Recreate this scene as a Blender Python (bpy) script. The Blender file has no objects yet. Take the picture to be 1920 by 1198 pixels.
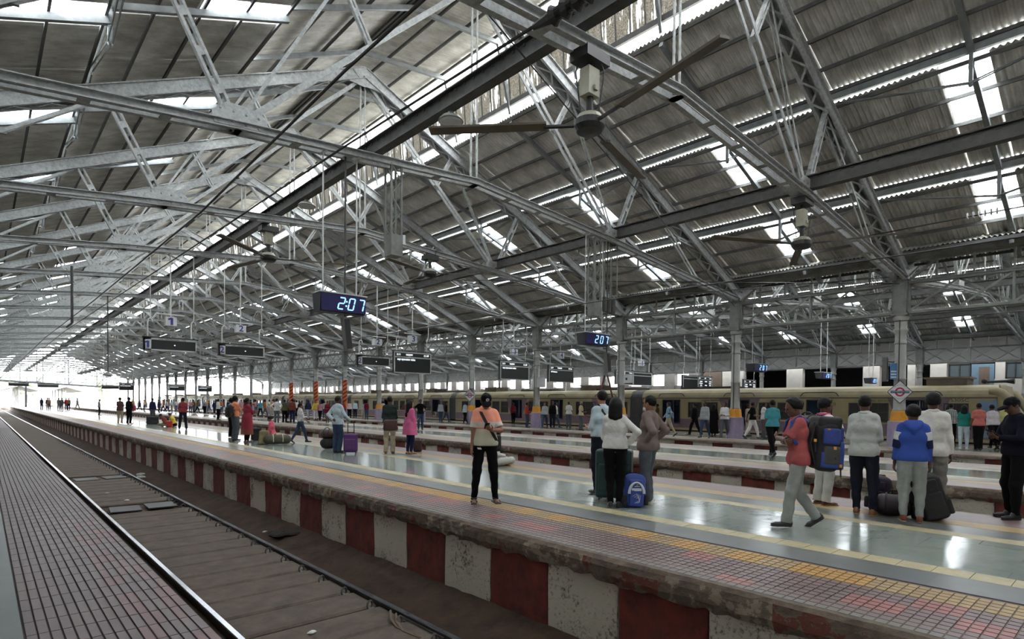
import bpy, bmesh, math, random
import numpy as np
from math import sin, cos, pi, radians, sqrt, atan, atan2, degrees
from mathutils import Vector, Matrix
random.seed(7)
scene = bpy.context.scene
COL = scene.collection
# ------------------------------------------------------------------ camera
F = 1100.0; VPX = -37.0; HC = 1.55
yaw = atan((960 - VPX) / F); pitch = radians(-1.0); roll = radians(0.5)
fw = Vector((sin(yaw)*cos(pitch), cos(yaw)*cos(pitch), sin(pitch)))
rt = Vector((cos(yaw), -sin(yaw), 0)); upv = rt.cross(fw)
r2 = rt*cos(roll) + upv*sin(roll); u2 = upv*cos(roll) - rt*sin(roll)
cam = bpy.data.objects.new('camera', bpy.data.cameras.new('camera'))
COL.objects.link(cam)
M4 = Matrix((r2, u2, -fw)).transposed().to_4x4(); M4.translation = (0, 0, HC)
cam.matrix_world = M4
cam.data.sensor_width = 36.0; cam.data.lens = F/1920*36.0
cam.data.shift_x = 0.0; cam.data.shift_y = (775.9 - 599)/1920.0
cam.data.clip_start = 0.05; cam.data.clip_end = 2000
scene.camera = cam
# ------------------------------------------------------------------ world, view
w = bpy.data.worlds.new('sky'); scene.world = w; w.use_nodes = True
bg = w.node_tree.nodes['Background']
bg.inputs[0].default_value = (0.93, 0.965, 1.0, 1); bg.inputs[1].default_value = 1.0
scene.view_settings.view_transform = 'Standard'; scene.view_settings.look = 'None'
scene.view_settings.gamma = 1.0; scene.view_settings.use_curve_mapping = False
scene.view_settings.exposure = 4.6
cy = scene.cycles
cy.max_bounces = 8; cy.diffuse_bounces = 5; cy.glossy_bounces = 4; cy.transmission_bounces = 4; cy.transparent_max_bounces = 8
cy.caustics_reflective = False; cy.caustics_refractive = False
cy.use_denoising = True
# ------------------------------------------------------------------ materials
def lin(c):
    c = c/255.0
    return c/12.92 if c <= 0.04045 else ((c+0.055)/1.055)**2.4
def rgb(*c): return (lin(c[0]), lin(c[1]), lin(c[2]), 1)
MATS = {}
def new_mat(name):
    m = bpy.data.materials.new(name); m.use_nodes = True
    return m, m.node_tree.nodes, m.node_tree.links, m.node_tree.nodes['Principled BSDF']
def mat(name, col, rough=0.6, metal=0.0, var=0.0, scale=3.0, col2=None, bump=0.0, bscale=40.0, stretch=None, spec=None):
    """procedural paint / stone / cloth: two colours mixed by noise in object space, with fine relief"""
    if name in MATS: return MATS[name]
    m, N, L, b = new_mat(name)
    b.inputs['Roughness'].default_value = rough; b.inputs['Metallic'].default_value = metal
    if spec is not None: b.inputs['Specular IOR Level'].default_value = spec
    b.inputs['Base Color'].default_value = col
    if var > 0 or bump > 0:
        tc = N.new('ShaderNodeTexCoord'); src = tc.outputs['Object']
        if stretch:
            mp = N.new('ShaderNodeMapping'); mp.inputs['Scale'].default_value = stretch
            L.new(src, mp.inputs['Vector']); src = mp.outputs[0]
    if var > 0:
        n = N.new('ShaderNodeTexNoise'); n.inputs['Scale'].default_value = scale; n.inputs['Detail'].default_value = 6; n.inputs['Roughness'].default_value = 0.65
        L.new(src, n.inputs['Vector'])
        r = N.new('ShaderNodeValToRGB'); r.color_ramp.elements[0].position = 0.35; r.color_ramp.elements[1].position = 0.68
        c2 = col2 or tuple(x*(1-var) for x in col[:3]) + (1,)
        r.color_ramp.elements[0].color = c2; r.color_ramp.elements[1].color = col
        L.new(n.outputs['Fac'], r.inputs['Fac']); L.new(r.outputs['Color'], b.inputs['Base Color'])
    if bump > 0:
        n2 = N.new('ShaderNodeTexNoise'); n2.inputs['Scale'].default_value = bscale; n2.inputs['Detail'].default_value = 4
        L.new(src, n2.inputs['Vector'])
        bp = N.new('ShaderNodeBump'); bp.inputs['Strength'].default_value = bump; bp.inputs['Distance'].default_value = 0.02
        L.new(n2.outputs['Fac'], bp.inputs['Height']); L.new(bp.outputs['Normal'], b.inputs['Normal'])
    MATS[name] = m
    return m
def emit(name, col, s):
    if name in MATS: return MATS[name]
    m, N, L, b = new_mat(name)
    b.inputs['Base Color'].default_value = (0, 0, 0, 1)
    b.inputs['Emission Color'].default_value = col; b.inputs['Emission Strength'].default_value = s
    MATS[name] = m; return m
def bands(name, axis, stops, rough=0.85, bump=0.3, wave=0.0):
    """cloth or paint in bands along an object-space axis: stops = [(coordinate, colour), ...] from low to high"""
    if name in MATS: return MATS[name]
    m, N, L, b = new_mat(name); b.inputs['Roughness'].default_value = rough
    tc = N.new('ShaderNodeTexCoord'); sp = N.new('ShaderNodeSeparateXYZ'); L.new(tc.outputs['Object'], sp.inputs[0])
    lo, hi = stops[0][0], stops[-1][0] + 0.01
    mr = N.new('ShaderNodeMapRange'); mr.inputs['From Min'].default_value = lo; mr.inputs['From Max'].default_value = hi
    L.new(sp.outputs['XYZ'.index(axis)], mr.inputs['Value'])
    r = N.new('ShaderNodeValToRGB'); r.color_ramp.interpolation = 'CONSTANT'
    while len(r.color_ramp.elements) < len(stops): r.color_ramp.elements.new(0.5)
    for e, (p, c) in zip(r.color_ramp.elements, stops): e.position = (p-lo)/(hi-lo); e.color = c
    L.new(mr.outputs[0], r.inputs['Fac']); L.new(r.outputs['Color'], b.inputs['Base Color'])
    MATS[name] = m; return m

STEEL = mat('painted_steel', rgb(176, 179, 177), 0.62, 0, 0.42, 9.0, bump=0.25, bscale=60)
STEELD = mat('dark_painted_steel', rgb(74, 74, 70), 0.6, 0, 0.5, 4.0, bump=0.25, bscale=50)
LATT = mat('lattice_paint', rgb(120, 122, 116), 0.65, 0, 0.4, 4.0, bump=0.2)
PURL = mat('purlin_paint', rgb(82, 82, 80), 0.7, 0, 0.4, 4.0)
RAFT = mat('rafter_paint', rgb(128, 132, 132), 0.65, 0, 0.35, 4.0)
COLM = mat('column_paint', rgb(158, 158, 152), 0.55, 0, 0.25, 2.0, bump=0.15)
YEL = mat('yellow_paint', rgb(205, 140, 28), 0.6, 0, 0.3, 6.0)
LIL = mat('lilac_paint', rgb(146, 134, 160), 0.7, 0, 0.2, 4.0)
BLACK = mat('black_metal', rgb(28, 28, 28), 0.5, 0, 0.3, 8)
WHITEP = mat('white_paint', rgb(214, 214, 210), 0.6, 0, 0.12, 5)
WIRE = mat('cable_black', rgb(30, 30, 30), 0.5)
SHEET = mat('roof_sheet_grey', rgb(212, 210, 203), 0.8, 0, 0.4, 1.3, rgb(168, 166, 158), stretch=(1, 1.6, 1))
def pane_mat():
    m, N, L, b = new_mat('skylight_pane')
    out = N['Material Output']; t = N.new('ShaderNodeBsdfTransparent'); t.inputs[0].default_value = (0.95, 0.97, 1, 1)
    tr = N.new('ShaderNodeBsdfTranslucent'); tr.inputs[0].default_value = (0.85, 0.88, 0.88, 1)
    mx = N.new('ShaderNodeMixShader'); mx.inputs[0].default_value = 0.35
    L.new(t.outputs[0], mx.inputs[1]); L.new(tr.outputs[0], mx.inputs[2]); L.new(mx.outputs[0], out.inputs['Surface'])
    N.remove(b); return m
PANE = pane_mat()
def dirty_glass():
    m, N, L, b = new_mat('dirty_wired_glass')
    out = N['Material Output']; t = N.new('ShaderNodeBsdfTransparent'); t.inputs[0].default_value = (0.9, 0.93, 0.95, 1); tl = N.new('ShaderNodeBsdfTranslucent')
    tc = N.new('ShaderNodeTexCoord'); mp = N.new('ShaderNodeMapping'); mp.inputs['Scale'].default_value = (1, 5.0, 0.7); L.new(tc.outputs['Object'], mp.inputs['Vector'])
    n = N.new('ShaderNodeTexNoise'); n.inputs['Scale'].default_value = 0.9; n.inputs['Detail'].default_value = 6; n.inputs['Roughness'].default_value = 0.65; L.new(mp.outputs[0], n.inputs['Vector'])
    n2 = N.new('ShaderNodeTexNoise'); n2.inputs['Scale'].default_value = 24; n2.inputs['Detail'].default_value = 3; L.new(tc.outputs['Object'], n2.inputs['Vector'])
    c = N.new('ShaderNodeValToRGB'); c.color_ramp.elements[0].color = (0.010, 0.009, 0.007, 1); c.color_ramp.elements[1].color = (0.036, 0.033, 0.027, 1); c.color_ramp.elements[0].position = 0.35; c.color_ramp.elements[1].position = 0.7; L.new(n2.outputs['Fac'], c.inputs['Fac']); L.new(c.outputs['Color'], tl.inputs[0])
    r = N.new('ShaderNodeValToRGB'); r.color_ramp.elements[0].position = 0.36; r.color_ramp.elements[1].position = 0.44
    r.color_ramp.elements[0].color = (0.72, 0.72, 0.72, 1); r.color_ramp.elements[1].color = (1, 1, 1, 1); L.new(n.outputs['Fac'], r.inputs['Fac'])
    mx = N.new('ShaderNodeMixShader'); L.new(r.outputs['Color'], mx.inputs[0]); L.new(t.outputs[0], mx.inputs[1]); L.new(tl.outputs[0], mx.inputs[2]); L.new(mx.outputs[0], out.inputs['Surface']); N.remove(b)
    return m
DGLASS = dirty_glass()

# ------------------------------------------------------------------ mesh helpers
class MB:
    """collects simple solids; build() links them as ONE mesh object"""
    def __init__(s): s.v = []; s.f = []
    def add(s, vs, fs):
        n = len(s.v); s.v.extend([tuple(p) for p in vs]); s.f.extend([tuple(i+n for i in f) for f in fs]); return s
    def box(s, c, d, rz=0.0):
        x, y, z = d[0]/2, d[1]/2, d[2]/2
        vs = [(-x,-y,-z),(x,-y,-z),(x,y,-z),(-x,y,-z),(-x,-y,z),(x,-y,z),(x,y,z),(-x,y,z)]
        if rz: vs = [(a*cos(rz)-b*sin(rz), a*sin(rz)+b*cos(rz), e) for a, b, e in vs]
        return s.add([(a+c[0], b+c[1], e+c[2]) for a, b, e in vs], [(3,2,1,0),(4,5,6,7),(0,1,5,4),(1,2,6,5),(2,3,7,6),(3,0,4,7)])
    def mm(s, lo, hi): return s.box([(a+b)/2 for a, b in zip(lo, hi)], [abs(b-a) for a, b in zip(lo, hi)])
    def bar(s, p0, p1, w, h, up=(0, 1, 0), off=(0, 0)):
        """bar from p0 to p1: w along 'up' made square to the bar, h the other way"""
        p0 = Vector(p0); p1 = Vector(p1); d = (p1-p0).normalized(); u = Vector(up); u = (u-d*u.dot(d)).normalized(); n = d.cross(u)
        vs = []
        for p in (p0, p1):
            for a, b in ((-1,-1),(1,-1),(1,1),(-1,1)): vs.append(p+u*(off[0]+a*w/2)+n*(off[1]+b*h/2))
        return s.add(vs, [(0,1,2,3),(7,6,5,4),(0,4,5,1),(1,5,6,2),(2,6,7,3),(3,7,4,0)])
    def tube(s, pts, r, n=6, cap=True):
        pts = [Vector(p) for p in pts]; rs = r if isinstance(r, (list, tuple)) else [r]*len(pts)
        vs, fs = [], []; u = None
        for i, p in enumerate(pts):
            d = (pts[min(i+1, len(pts)-1)]-pts[max(i-1, 0)]).normalized()
            if u is None: u = d.orthogonal().normalized()
            u = (u-d*u.dot(d)).normalized(); b = d.cross(u)
            vs += [p+(u*cos(2*pi*k/n)+b*sin(2*pi*k/n))*rs[i] for k in range(n)]
        for i in range(len(pts)-1):
            for k in range(n): fs.append((i*n+k, i*n+(k+1)%n, (i+1)*n+(k+1)%n, (i+1)*n+k))
        if cap: fs.append(tuple(range(n-1, -1, -1))); fs.append(tuple((len(pts)-1)*n+k for k in range(n)))
        return s.add(vs, fs)
    def lathe(s, prof, n=16, c=(0, 0, 0), ph=0.0):
        vs, fs = [], []
        for r, z in prof: vs += [(c[0]+r*cos(2*pi*k/n+ph), c[1]+r*sin(2*pi*k/n+ph), c[2]+z) for k in range(n)]
        for i in range(len(prof)-1):
            for k in range(n): fs.append((i*n+k, i*n+(k+1)%n, (i+1)*n+(k+1)%n, (i+1)*n+k))
        fs.append(tuple(range(n-1, -1, -1))); fs.append(tuple((len(prof)-1)*n+k for k in range(n)))
        return s.add(vs, fs)
    def prism(s, poly, a, b, axis='y'):
        """closed polygon in the plane across 'axis', from a to b"""
        n = len(poly)
        def P(p, t): return (p[0], t, p[1]) if axis == 'y' else (t, p[0], p[1]) if axis == 'x' else (p[0], p[1], t)
        vs = [P(p, a) for p in poly]+[P(p, b) for p in poly]
        return s.add(vs, [tuple(range(n)), tuple(range(2*n-1, n-1, -1))]+[(i, i+n, (i+1) % n+n, (i+1) % n) for i in range(n)])
    def ball(s, c, r, n=10, m=6):
        r = r if isinstance(r, (tuple, list)) else (r, r, r)
        vs = [(c[0], c[1], c[2]-r[2])]; fs = []
        for j in range(1, m):
            t = -pi/2+pi*j/m
            vs += [(c[0]+r[0]*cos(t)*cos(2*pi*k/n), c[1]+r[1]*cos(t)*sin(2*pi*k/n), c[2]+r[2]*sin(t)) for k in range(n)]
        vs.append((c[0], c[1], c[2]+r[2])); e = len(vs)-1
        for k in range(n):
            fs.append((0, 1+(k+1) % n, 1+k)); fs.append((e, e-n+k, e-n+(k+1) % n))
            for j in range(m-2): a = 1+j*n; fs.append((a+k, a+(k+1) % n, a+n+(k+1) % n, a+n+k))
        return s.add(vs, fs)
    def mesh(s, name, m, smooth=False):
        me = bpy.data.meshes.new(name); me.from_pydata(s.v, [], s.f); me.update()
        for q in (m if isinstance(m, (list, tuple)) else [m]): me.materials.append(q)
        bm = bmesh.new(); bm.from_mesh(me); bmesh.ops.recalc_face_normals(bm, faces=bm.faces); bm.to_mesh(me); bm.free()
        if smooth: me.polygons.foreach_set('use_smooth', [True]*len(me.polygons))
        return me
    def build(s, name, m, parent=None, loc=(0, 0, 0), rz=0.0, smooth=False): return obj(name, s.mesh(name, m, smooth), parent, loc, rz)
def obj(name, me, parent=None, loc=(0, 0, 0), rz=0.0):
    o = bpy.data.objects.new(name, me); COL.objects.link(o); o.location = loc
    if rz: o.rotation_euler = (0, 0, rz)
    if parent is not None: o.parent = parent
    return o
def tag(o, label=None, cat=None, group=None, kind=None):
    if label: o['label'] = label
    if cat: o['category'] = cat
    if group: o['group'] = group
    if kind: o['kind'] = kind
    return o
def thing(name, label=None, cat=None, loc=(0, 0, 0), rz=0.0, group=None, kind=None):
    o = obj(name, None, None, loc, rz); o.empty_display_size = 0.2
    return tag(o, label, cat, group, kind)
def smooth(o):
    o.data.polygons.foreach_set('use_smooth', [True]*len(o.data.polygons)); return o
ORD = ['first','second','third','fourth','fifth','sixth','seventh','eighth','ninth','tenth','eleventh','twelfth','thirteenth','fourteenth','fifteenth','sixteenth','seventeenth','eighteenth','nineteenth','twentieth','twenty-first','twenty-second','twenty-third','twenty-fourth','twenty-fifth','twenty-sixth','twenty-seventh','twenty-eighth','twenty-ninth','thirtieth']
# ------------------------------------------------------------------ the train shed: two spans alike
XC = 10.65; SPAN = 31.7; BAY = 6.7; Y0 = 6.8; NB = 25; SL = 0.445
YS, YE = -6.6, Y0+BAY*(NB-1)+3.35          # roof runs from behind the camera to the open end
def chz(d): return 13.78-SL*abs(d)          # centre line of the rafter chord
def tiez(d):
    d = abs(d); return 7.95-0.5*d/6.55 if d < 6.55 else 7.45-(d-6.55)*0.95/9.3
def rfz(d): return 14.65-SL*abs(d)          # roof plane
# --- one truss, in its own plane (x across, y along the track), parts kept for every truss
def ladder(m, p0, p1, wd=0.22, dp=0.12, step=0.62):
    p0 = Vector(p0); p1 = Vector(p1); d = (p1-p0); L_ = d.length; d.normalize(); n = d.cross(Vector((0, 1, 0)))
    for s in (-1, 1): m.bar(p0+n*s*(wd/2-0.03), p1+n*s*(wd/2-0.03), dp, 0.06)
    k = max(2, int(L_/step))
    for i in range(k+1):
        c = p0+d*(L_*i/k); m.bar(c-d*0.09, c+d*0.09, dp*0.9, wd)
def flats(m, p0, p1, gap=0.16, wd=0.09, th=0.03):
    for s in (-1, 1): m.bar(p0, p1, th, wd, off=(s*gap/2, 0))
def chord_parts(s):
    a = Vector((0, 0, chz(0))); b = Vector((s*15.9, 0, chz(15.9))); d = (b-a).normalized(); n = Vector((0, 1, 0)).cross(d)
    m = MB(); n = n if n.z > 0 else -n
    for y in (-0.15, 0.15):
        m.bar(a+Vector((0, y, 0)), b+Vector((0, y, 0)), 0.022, 0.38)
        for t in (-0.18, 0.18): m.bar(a+n*t+Vector((0, y*1.25, 0)), b+n*t+Vector((0, y*1.25, 0)), 0.09, 0.025)
    m.bar(a+n*0.2, b+n*0.2, 0.42, 0.02)
    lc = MB(); L_ = (b-a).length; k = int(L_/0.42)
    for i in range(k):
        p = a+d*(L_*i/k)-n*0.2; q = a+d*(L_*(i+1)/k)-n*0.2; sg = 0.15 if i % 2 else -0.15
        lc.bar(p+Vector((0, sg, 0)), q+Vector((0, -sg, 0)), 0.06, 0.014)
    rv = MB(); k = int(L_/0.16)
    for i in range(k):
        c = a+d*(L_*(i+0.5)/k)
        for t in (-0.155, 0.155):
            for y in (-0.166, 0.166): rv.box(c+n*t+Vector((0, y, 0)), (0.035, 0.02, 0.035))
    return m.mesh('top_chord', STEEL), lc.mesh('lacing', STEEL), rv.mesh('rivets', STEEL)
def tie_mesh(s):
    m = MB()
    for d0, d1 in ((0, 6.55), (6.55, 15.85)):
        p = Vector((s*d0, 0, tiez(d0))); q = Vector((s*d1, 0, tiez(d1)))
        for y in (-0.11, 0.11):
            m.bar(p+Vector((0, y, 0)), q+Vector((0, y, 0)), 0.02, 0.17)
            for t in (-0.08, 0.08): m.bar(p+Vector((0, y*1.32, t)), q+Vector((0, y*1.4, t)), 0.12, 0.02)
        L_ = (q-p).length; k = int(L_/1.3)
        for i in range(k+1):
            c = p.lerp(q, i/k); m.box(c+Vector((0, 0, -0.09)), (0.2, 0.3, 0.012))
    return m.mesh('bottom_tie', STEEL)
def brk(s, p0, p1, f): m = MB(); f(m, (s*p0[0], 0, p0[1]), (s*p1[0], 0, p1[1])); return m
TR = []      # (name, mesh, parent index or None)
def add_tr(name, me, par=None): TR.append((name, me, par)); return len(TR)-1
for s in (-1, 1):
    c, l, rv = chord_parts(s)
    i = add_tr('top_chord', c); add_tr('lacing', l, i); add_tr('rivets', rv, i)
    add_tr('bottom_tie', tie_mesh(s))
    G = (6.55, tiez(6.55)+0.02); P2 = (7.9, chz(7.9)-0.12); P3 = (4.1, chz(4.1)-0.15); mid = (3.35, (G[1]+chz(0))/2-0.1)
    add_tr('ladder_strut', brk(s, G, P2, ladder).mesh('ladder_strut', STEEL))
    add_tr('short_strut', brk(s, P3, mid, lambda m, a, b: ladder(m, a, b, 0.16, 0.1, 0.5)).mesh('short_strut', STEEL))
    add_tr('diagonal', brk(s, (G[0], G[1]), (0.15, chz(0)-0.3), lambda m, a, b: flats(m, a, b, 0.2, 0.12, 0.03)).mesh('diagonal', STEEL))
    add_tr('inner_brace', brk(s, P3, G, lambda m, a, b: flats(m, a, b, 0.1, 0.07, 0.02)).mesh('inner_brace', STEEL))
    E2 = (12.4, tiez(12.4)); add_tr('outer_brace', brk(s, (P2[0], P2[1]), E2, lambda m, a, b: flats(m, a, b, 0.14, 0.09, 0.025)).mesh('outer_brace', STEEL))
    Q = (10.2, (P2[1]+E2[1])/2-0.02); add_tr('short_strut', brk(s, (11.9, chz(11.9)-0.15), Q, lambda m, a, b: ladder(m, a, b, 0.16, 0.1, 0.5)).mesh('outer_strut', STEEL))
    g = MB(); rr = MB()
    for y in (-0.135, 0.135):
        g.prism([(s*(6.55-0.55), tiez(6.0)-0.02), (s*7.0, tiez(7.0)-0.02), (s*7.05, tiez(7)+0.22), (s*6.75, G[1]+0.42), (s*6.1, G[1]+0.42), (s*5.9, tiez(6)+0.24)], y-0.008, y+0.008)
        for a in range(4):
            for b in range(2): rr.ball((s*(6.1+a*0.26), y*1.08, G[1]+0.03+b*0.22), 0.028, 6, 4)
    i = add_tr('gusset_plate', g.mesh('gusset_plate', STEEL)); add_tr('rivets', rr.mesh('rivets', STEEL), i)
    k = MB()
    k.bar((s*0.11, 0, tiez(0)-0.05), (s*0.09, 0, chz(0)-0.1), 0.03, 0.06)
    add_tr('king_rod', k.mesh('king_rod', STEEL))
cap = MB()
for y in (-0.18, 0.18): cap.prism([(-0.7, chz(0.7)-0.2), (0.7, chz(0.7)-0.2), (0.5, chz(0.5)+0.2), (0, chz(0)+0.22), (-0.5, chz(0.5)+0.2), (0, chz(0)-0.55)], y-0.01, y+0.01)
add_tr('apex_plate', cap.mesh('apex_plate', STEEL))
joined = MB()
for nme, me, par in TR:
    joined.add([v.co for v in me.vertices], [tuple(p.vertices) for p in me.polygons]) if nme != 'rivets' else None
JT = joined.mesh('roof_truss', STEEL)
for span in (0, 1):
    for k in range(NB):
        loc = (XC+SPAN*span, Y0+BAY*k, 0)
        if span == 0:
            t = thing('roof_truss', f'grey riveted steel roof truss over the near platforms, {ORD[k]} from the camera', 'truss', loc, 0, 'roof trusses of the near span')
            made = []
            for nme, me, par in TR:
                made.append(obj(nme, me, t if par is None else made[par]))
                if nme in ('rivets', 'lacing'): made[-1]['kind'] = 'stuff'
        else:
            tag(obj('roof_truss', JT, None, loc), f'grey roof truss of the far span behind the lattice girders, {ORD[k]} from the camera', 'truss', 'roof trusses of the far span')
# --- roof covering
def sheet(d0, d1, z0, z1, ya, yb, seg=8, thick=True):
    """corrugated sheeting between offsets d0..d1, waves running down the slope"""
    pitch_, amp = 0.146, 0.03
    n = max(4, int(round((yb-ya)/pitch_))*seg); vs, fs = [], []
    for i in range(n+1):
        y = ya+(yb-ya)*i/n; h = amp*cos(2*pi*(y-ya)/pitch_)
        vs += [(d0, y, z0+h), (d1, y, z1+h)]
    for i in range(n): fs.append((2*i, 2*i+1, 2*i+3, 2*i+2))
    m = MB(); m.add(vs, fs); return m
TIERS_R = [(4.4, 8.42), (8.48, 12.62), (12.7, 16.95)]
TIERS_L = [(4.1, 8.3), (8.36, 12.5), (12.58, 16.6)]
def tz(d0, d1): return rfz(d0)-0.17, rfz(d1)+0.17
def lerpz(d, d0, d1):
    a, b = tz(d0, d1); return a+(b-a)*(d-d0)/(d1-d0)
sheets = {}
def get_sheet(side, tier, pane):
    key = (side, tier, pane)
    if key in sheets: return sheets[key]
    d0, d1 = (TIERS_R if side > 0 else TIERS_L)[tier]; z0, z1 = tz(d0, d1)
    out = []
    if not pane: out.append(('roof_sheet', sheet(side*d0, side*d1, z0, z1, 0.0, BAY).mesh('roof_sheet', SHEET, True), None))
    else:
        ya, yb = 3.0, 4.06
        top = d0+0.12 if side > 0 else d0+0.15
        dm = top+1.06; de = dm+1.06
        A = sheet(side*d0, side*d1, z0, z1, 0.0, ya).mesh('roof_sheet', SHEET, True)
        B = sheet(side*d0, side*d1, z0, z1, yb, BAY).mesh('roof_sheet', SHEET, True)
        Cc = sheet(side*(de-0.03), side*d1, lerpz(de-0.03, d0, d1), z1, ya, yb).mesh('roof_sheet', SHEET, True)
        out += [('roof_sheet', A, None), ('roof_sheet', B, None), ('roof_sheet', Cc, None)]
        for q0, q1 in ((d0, dm-0.03), (dm+0.03, de)):
            p = MB(); p.add([(side*q0, ya-0.04, lerpz(q0, d0, d1)+0.01), (side*q1, ya-0.04, lerpz(q1, d0, d1)+0.01), (side*q1, yb+0.04, lerpz(q1, d0, d1)+0.01), (side*q0, yb+0.04, lerpz(q0, d0, d1)+0.01)], [(0, 1, 2, 3)])
            out.append(('skylight_pane', p.mesh('skylight_pane', PANE), None))
        fr = MB(); fr.bar((side*(de+0.02), ya-0.1, lerpz(de, d0, d1)-0.02), (side*(de+0.02), yb+0.1, lerpz(de, d0, d1)-0.02), 0.07, 0.09, up=(1, 0, 0))
        out.append(('skylight_sill', fr.mesh('skylight_sill', WHITEP), None))
    sheets[key] = out; return out
LZ0 = rfz(0)+0.02                                        # ridge: the left slope runs on over the ridge as a raised lantern roof
LANT = [(-4.1, rfz(4.1)+0.17), (0.0, rfz(0)+0.2), (3.7, 15.25)]
lant = MB(); lant_n = None
for (da, za), (db, zb) in zip(LANT[:-1], LANT[1:]):
    q = sheet(da, db, za, zb, 0.0, BAY); lant.add(q.v, q.f)
LANTM = lant.mesh('lantern_sheet', SHEET, True)
pur_lines = []
for side, T in ((1, TIERS_R), (-1, TIERS_L)):
    for d0, d1 in T:
        for t in (0.012, 0.27, 0.52, 0.77, 0.985):
            d = d0+(d1-d0)*t; pur_lines.append((side*d, lerpz(d, d0, d1)-0.105))
for t in (0.02, 0.3, 0.62, 0.97):
    for (da, za), (db, zb) in zip(LANT[:-1], LANT[1:]): pur_lines.append((da+(db-da)*t, za+(zb-za)*t-0.105))
purm = MB().box((0, (YS+YE)/2, 0), (0.06, YE-YS, 0.1)).mesh('purlin', PURL)
# mid-bay rafters, trussed purlins under every step
raftm = {}
for side, T in ((1, TIERS_R), (-1, TIERS_L)):
    m = MB()
    for d0, d1 in T: m.bar((side*d0, 0, lerpz(d0, d0, d1)-0.25), (side*d1, 0, lerpz(d1, d0, d1)-0.25), 0.13, 0.16)
    raftm[side] = m.mesh('rafter', RAFT)
m = MB()
for (da, za), (db, zb) in zip(LANT[:-1], LANT[1:]): m.bar((da, 0, za-0.24), (db, 0, zb-0.24), 0.12, 0.14)
m.bar((3.75, 0, 15.0), (4.42, 0, rfz(4.4)-0.1), 0.1, 0.12)
LRAFT = m.mesh('lantern_rafter', RAFT)
m = MB()
m.bar((0, 0, 0.0), (0, BAY, 0.0), 0.14, 0.2, up=(1, 0, 0)); m.bar((0, BAY/2, 0), (0, BAY/2, -0.92), 0.09, 0.09, up=(1, 0, 0))
m.bar((0, BAY/2-0.05, -0.1), (0, BAY/2-0.28, 0.0), 0.05, 0.06, up=(1, 0, 0)); m.bar((0, BAY/2+0.05, -0.1), (0, BAY/2+0.28, 0.0), 0.05, 0.06, up=(1, 0, 0))
for s in (-0.05, 0.05):
    m.tube([(s, 0.1, -0.22), (s, BAY/2, -0.88)], 0.022, 5); m.tube([(s, BAY/2, -0.88), (s, BAY-0.1, -0.22)], 0.022, 5)
m.ball((0, BAY/2, -0.93), 0.06, 6, 4)
TPUR = m.mesh('trussed_purlin', RAFT)
# lantern glazing on its right face
gl = MB(); gl.add([(4.42, 0, rfz(4.4)+0.36), (4.42, BAY, rfz(4.4)+0.36), (4.30, BAY, 14.3), (4.30, 0, 14.3)], [(0, 1, 2, 3)])
GLZ = gl.mesh('lantern_glass', DGLASS)
gb = MB()
for i in range(13): gb.bar((4.40, i*BAY/12, rfz(4.4)+0.3), (4.28, i*BAY/12, 14.32), 0.03, 0.045, up=(0, 1, 0))
gb.bar((4.38, 0, rfz(4.4)+0.28), (4.38, BAY, rfz(4.4)+0.28), 0.1, 0.18, up=(1, 0, 0)); gb.bar((4.28, 0, 14.33), (4.28, BAY, 14.33), 0.06, 0.08, up=(1, 0, 0))
GBAR = gb.mesh('glazing_bars', PURL)
for span in (0, 1):
    root = thing('ceiling', f'corrugated station roof with white skylight panes over the {"near" if span == 0 else "far"} span', 'roof', (XC+SPAN*span, 0, 0), 0, None, 'structure')
    for d, z in pur_lines: obj('purlin', purm, root, (d, 0, z))
    for k in range(-2, NB):
        y = Y0+BAY*k
        for side in (1, -1):
            for t in range(3):
                pane = (t >= 1) if side > 0 else (t <= 1)
                for nme, me, _ in get_sheet(side, t, pane): obj(nme, me, root, (0, y, 0))
                d0 = (TIERS_R if side > 0 else TIERS_L)[t][0]
                if t > 0 and (span == 0 or side > 0): obj('trussed_purlin', TPUR, root, (side*(d0-0.03), y, rfz(d0)-0.02))
            obj('rafter', raftm[side], root, (0, y+BAY/2, 0))
        obj('lantern_sheet', LANTM, root, (0, y, 0)); obj('lantern_rafter', LRAFT, root, (0, y+BAY/2, 0)); obj('lantern_rafter', LRAFT, root, (0, y, 0))
        gp = obj('lantern_glass', GLZ, root, (0, y, 0)); obj('glazing_bars', GBAR, gp)
# --- runway girders resting on the ties
for lab, X, sp in (('dark riveted runway girder above the middle of the nearest island platform', 7.5, 0), ('dark riveted runway girder above the second island platform', 17.2, 0), ('dark runway girder in the far span over the train', 39.0, 1), ('dark runway girder in the far span furthest from the train', 48.5, 1)):
    g = MB(); zt = tiez(abs(X-XC-SPAN*sp))+0.13
    yy = (YS+YE)/2; LL = YE-YS
    root = tag(MB().box((0, yy, 0.2), (0.03, LL, 0.34)).build('runway_girder', STEELD, None, (X, 0, zt)), lab, 'girder')
    MB().box((0, yy, 0.38), (0.24, LL, 0.03)).build('flange', STEELD, root); MB().box((0, yy, 0.02), (0.24, LL, 0.03)).build('flange', STEELD, root)
    r = MB()
    for i in range(240):
        for zz in (0.07, 0.33): r.box((-0.025, -1+i*0.3, zz), (0.03, 0.05, 0.05))
    tag(r.build('rivets', STEELD, root), kind='stuff')
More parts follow.
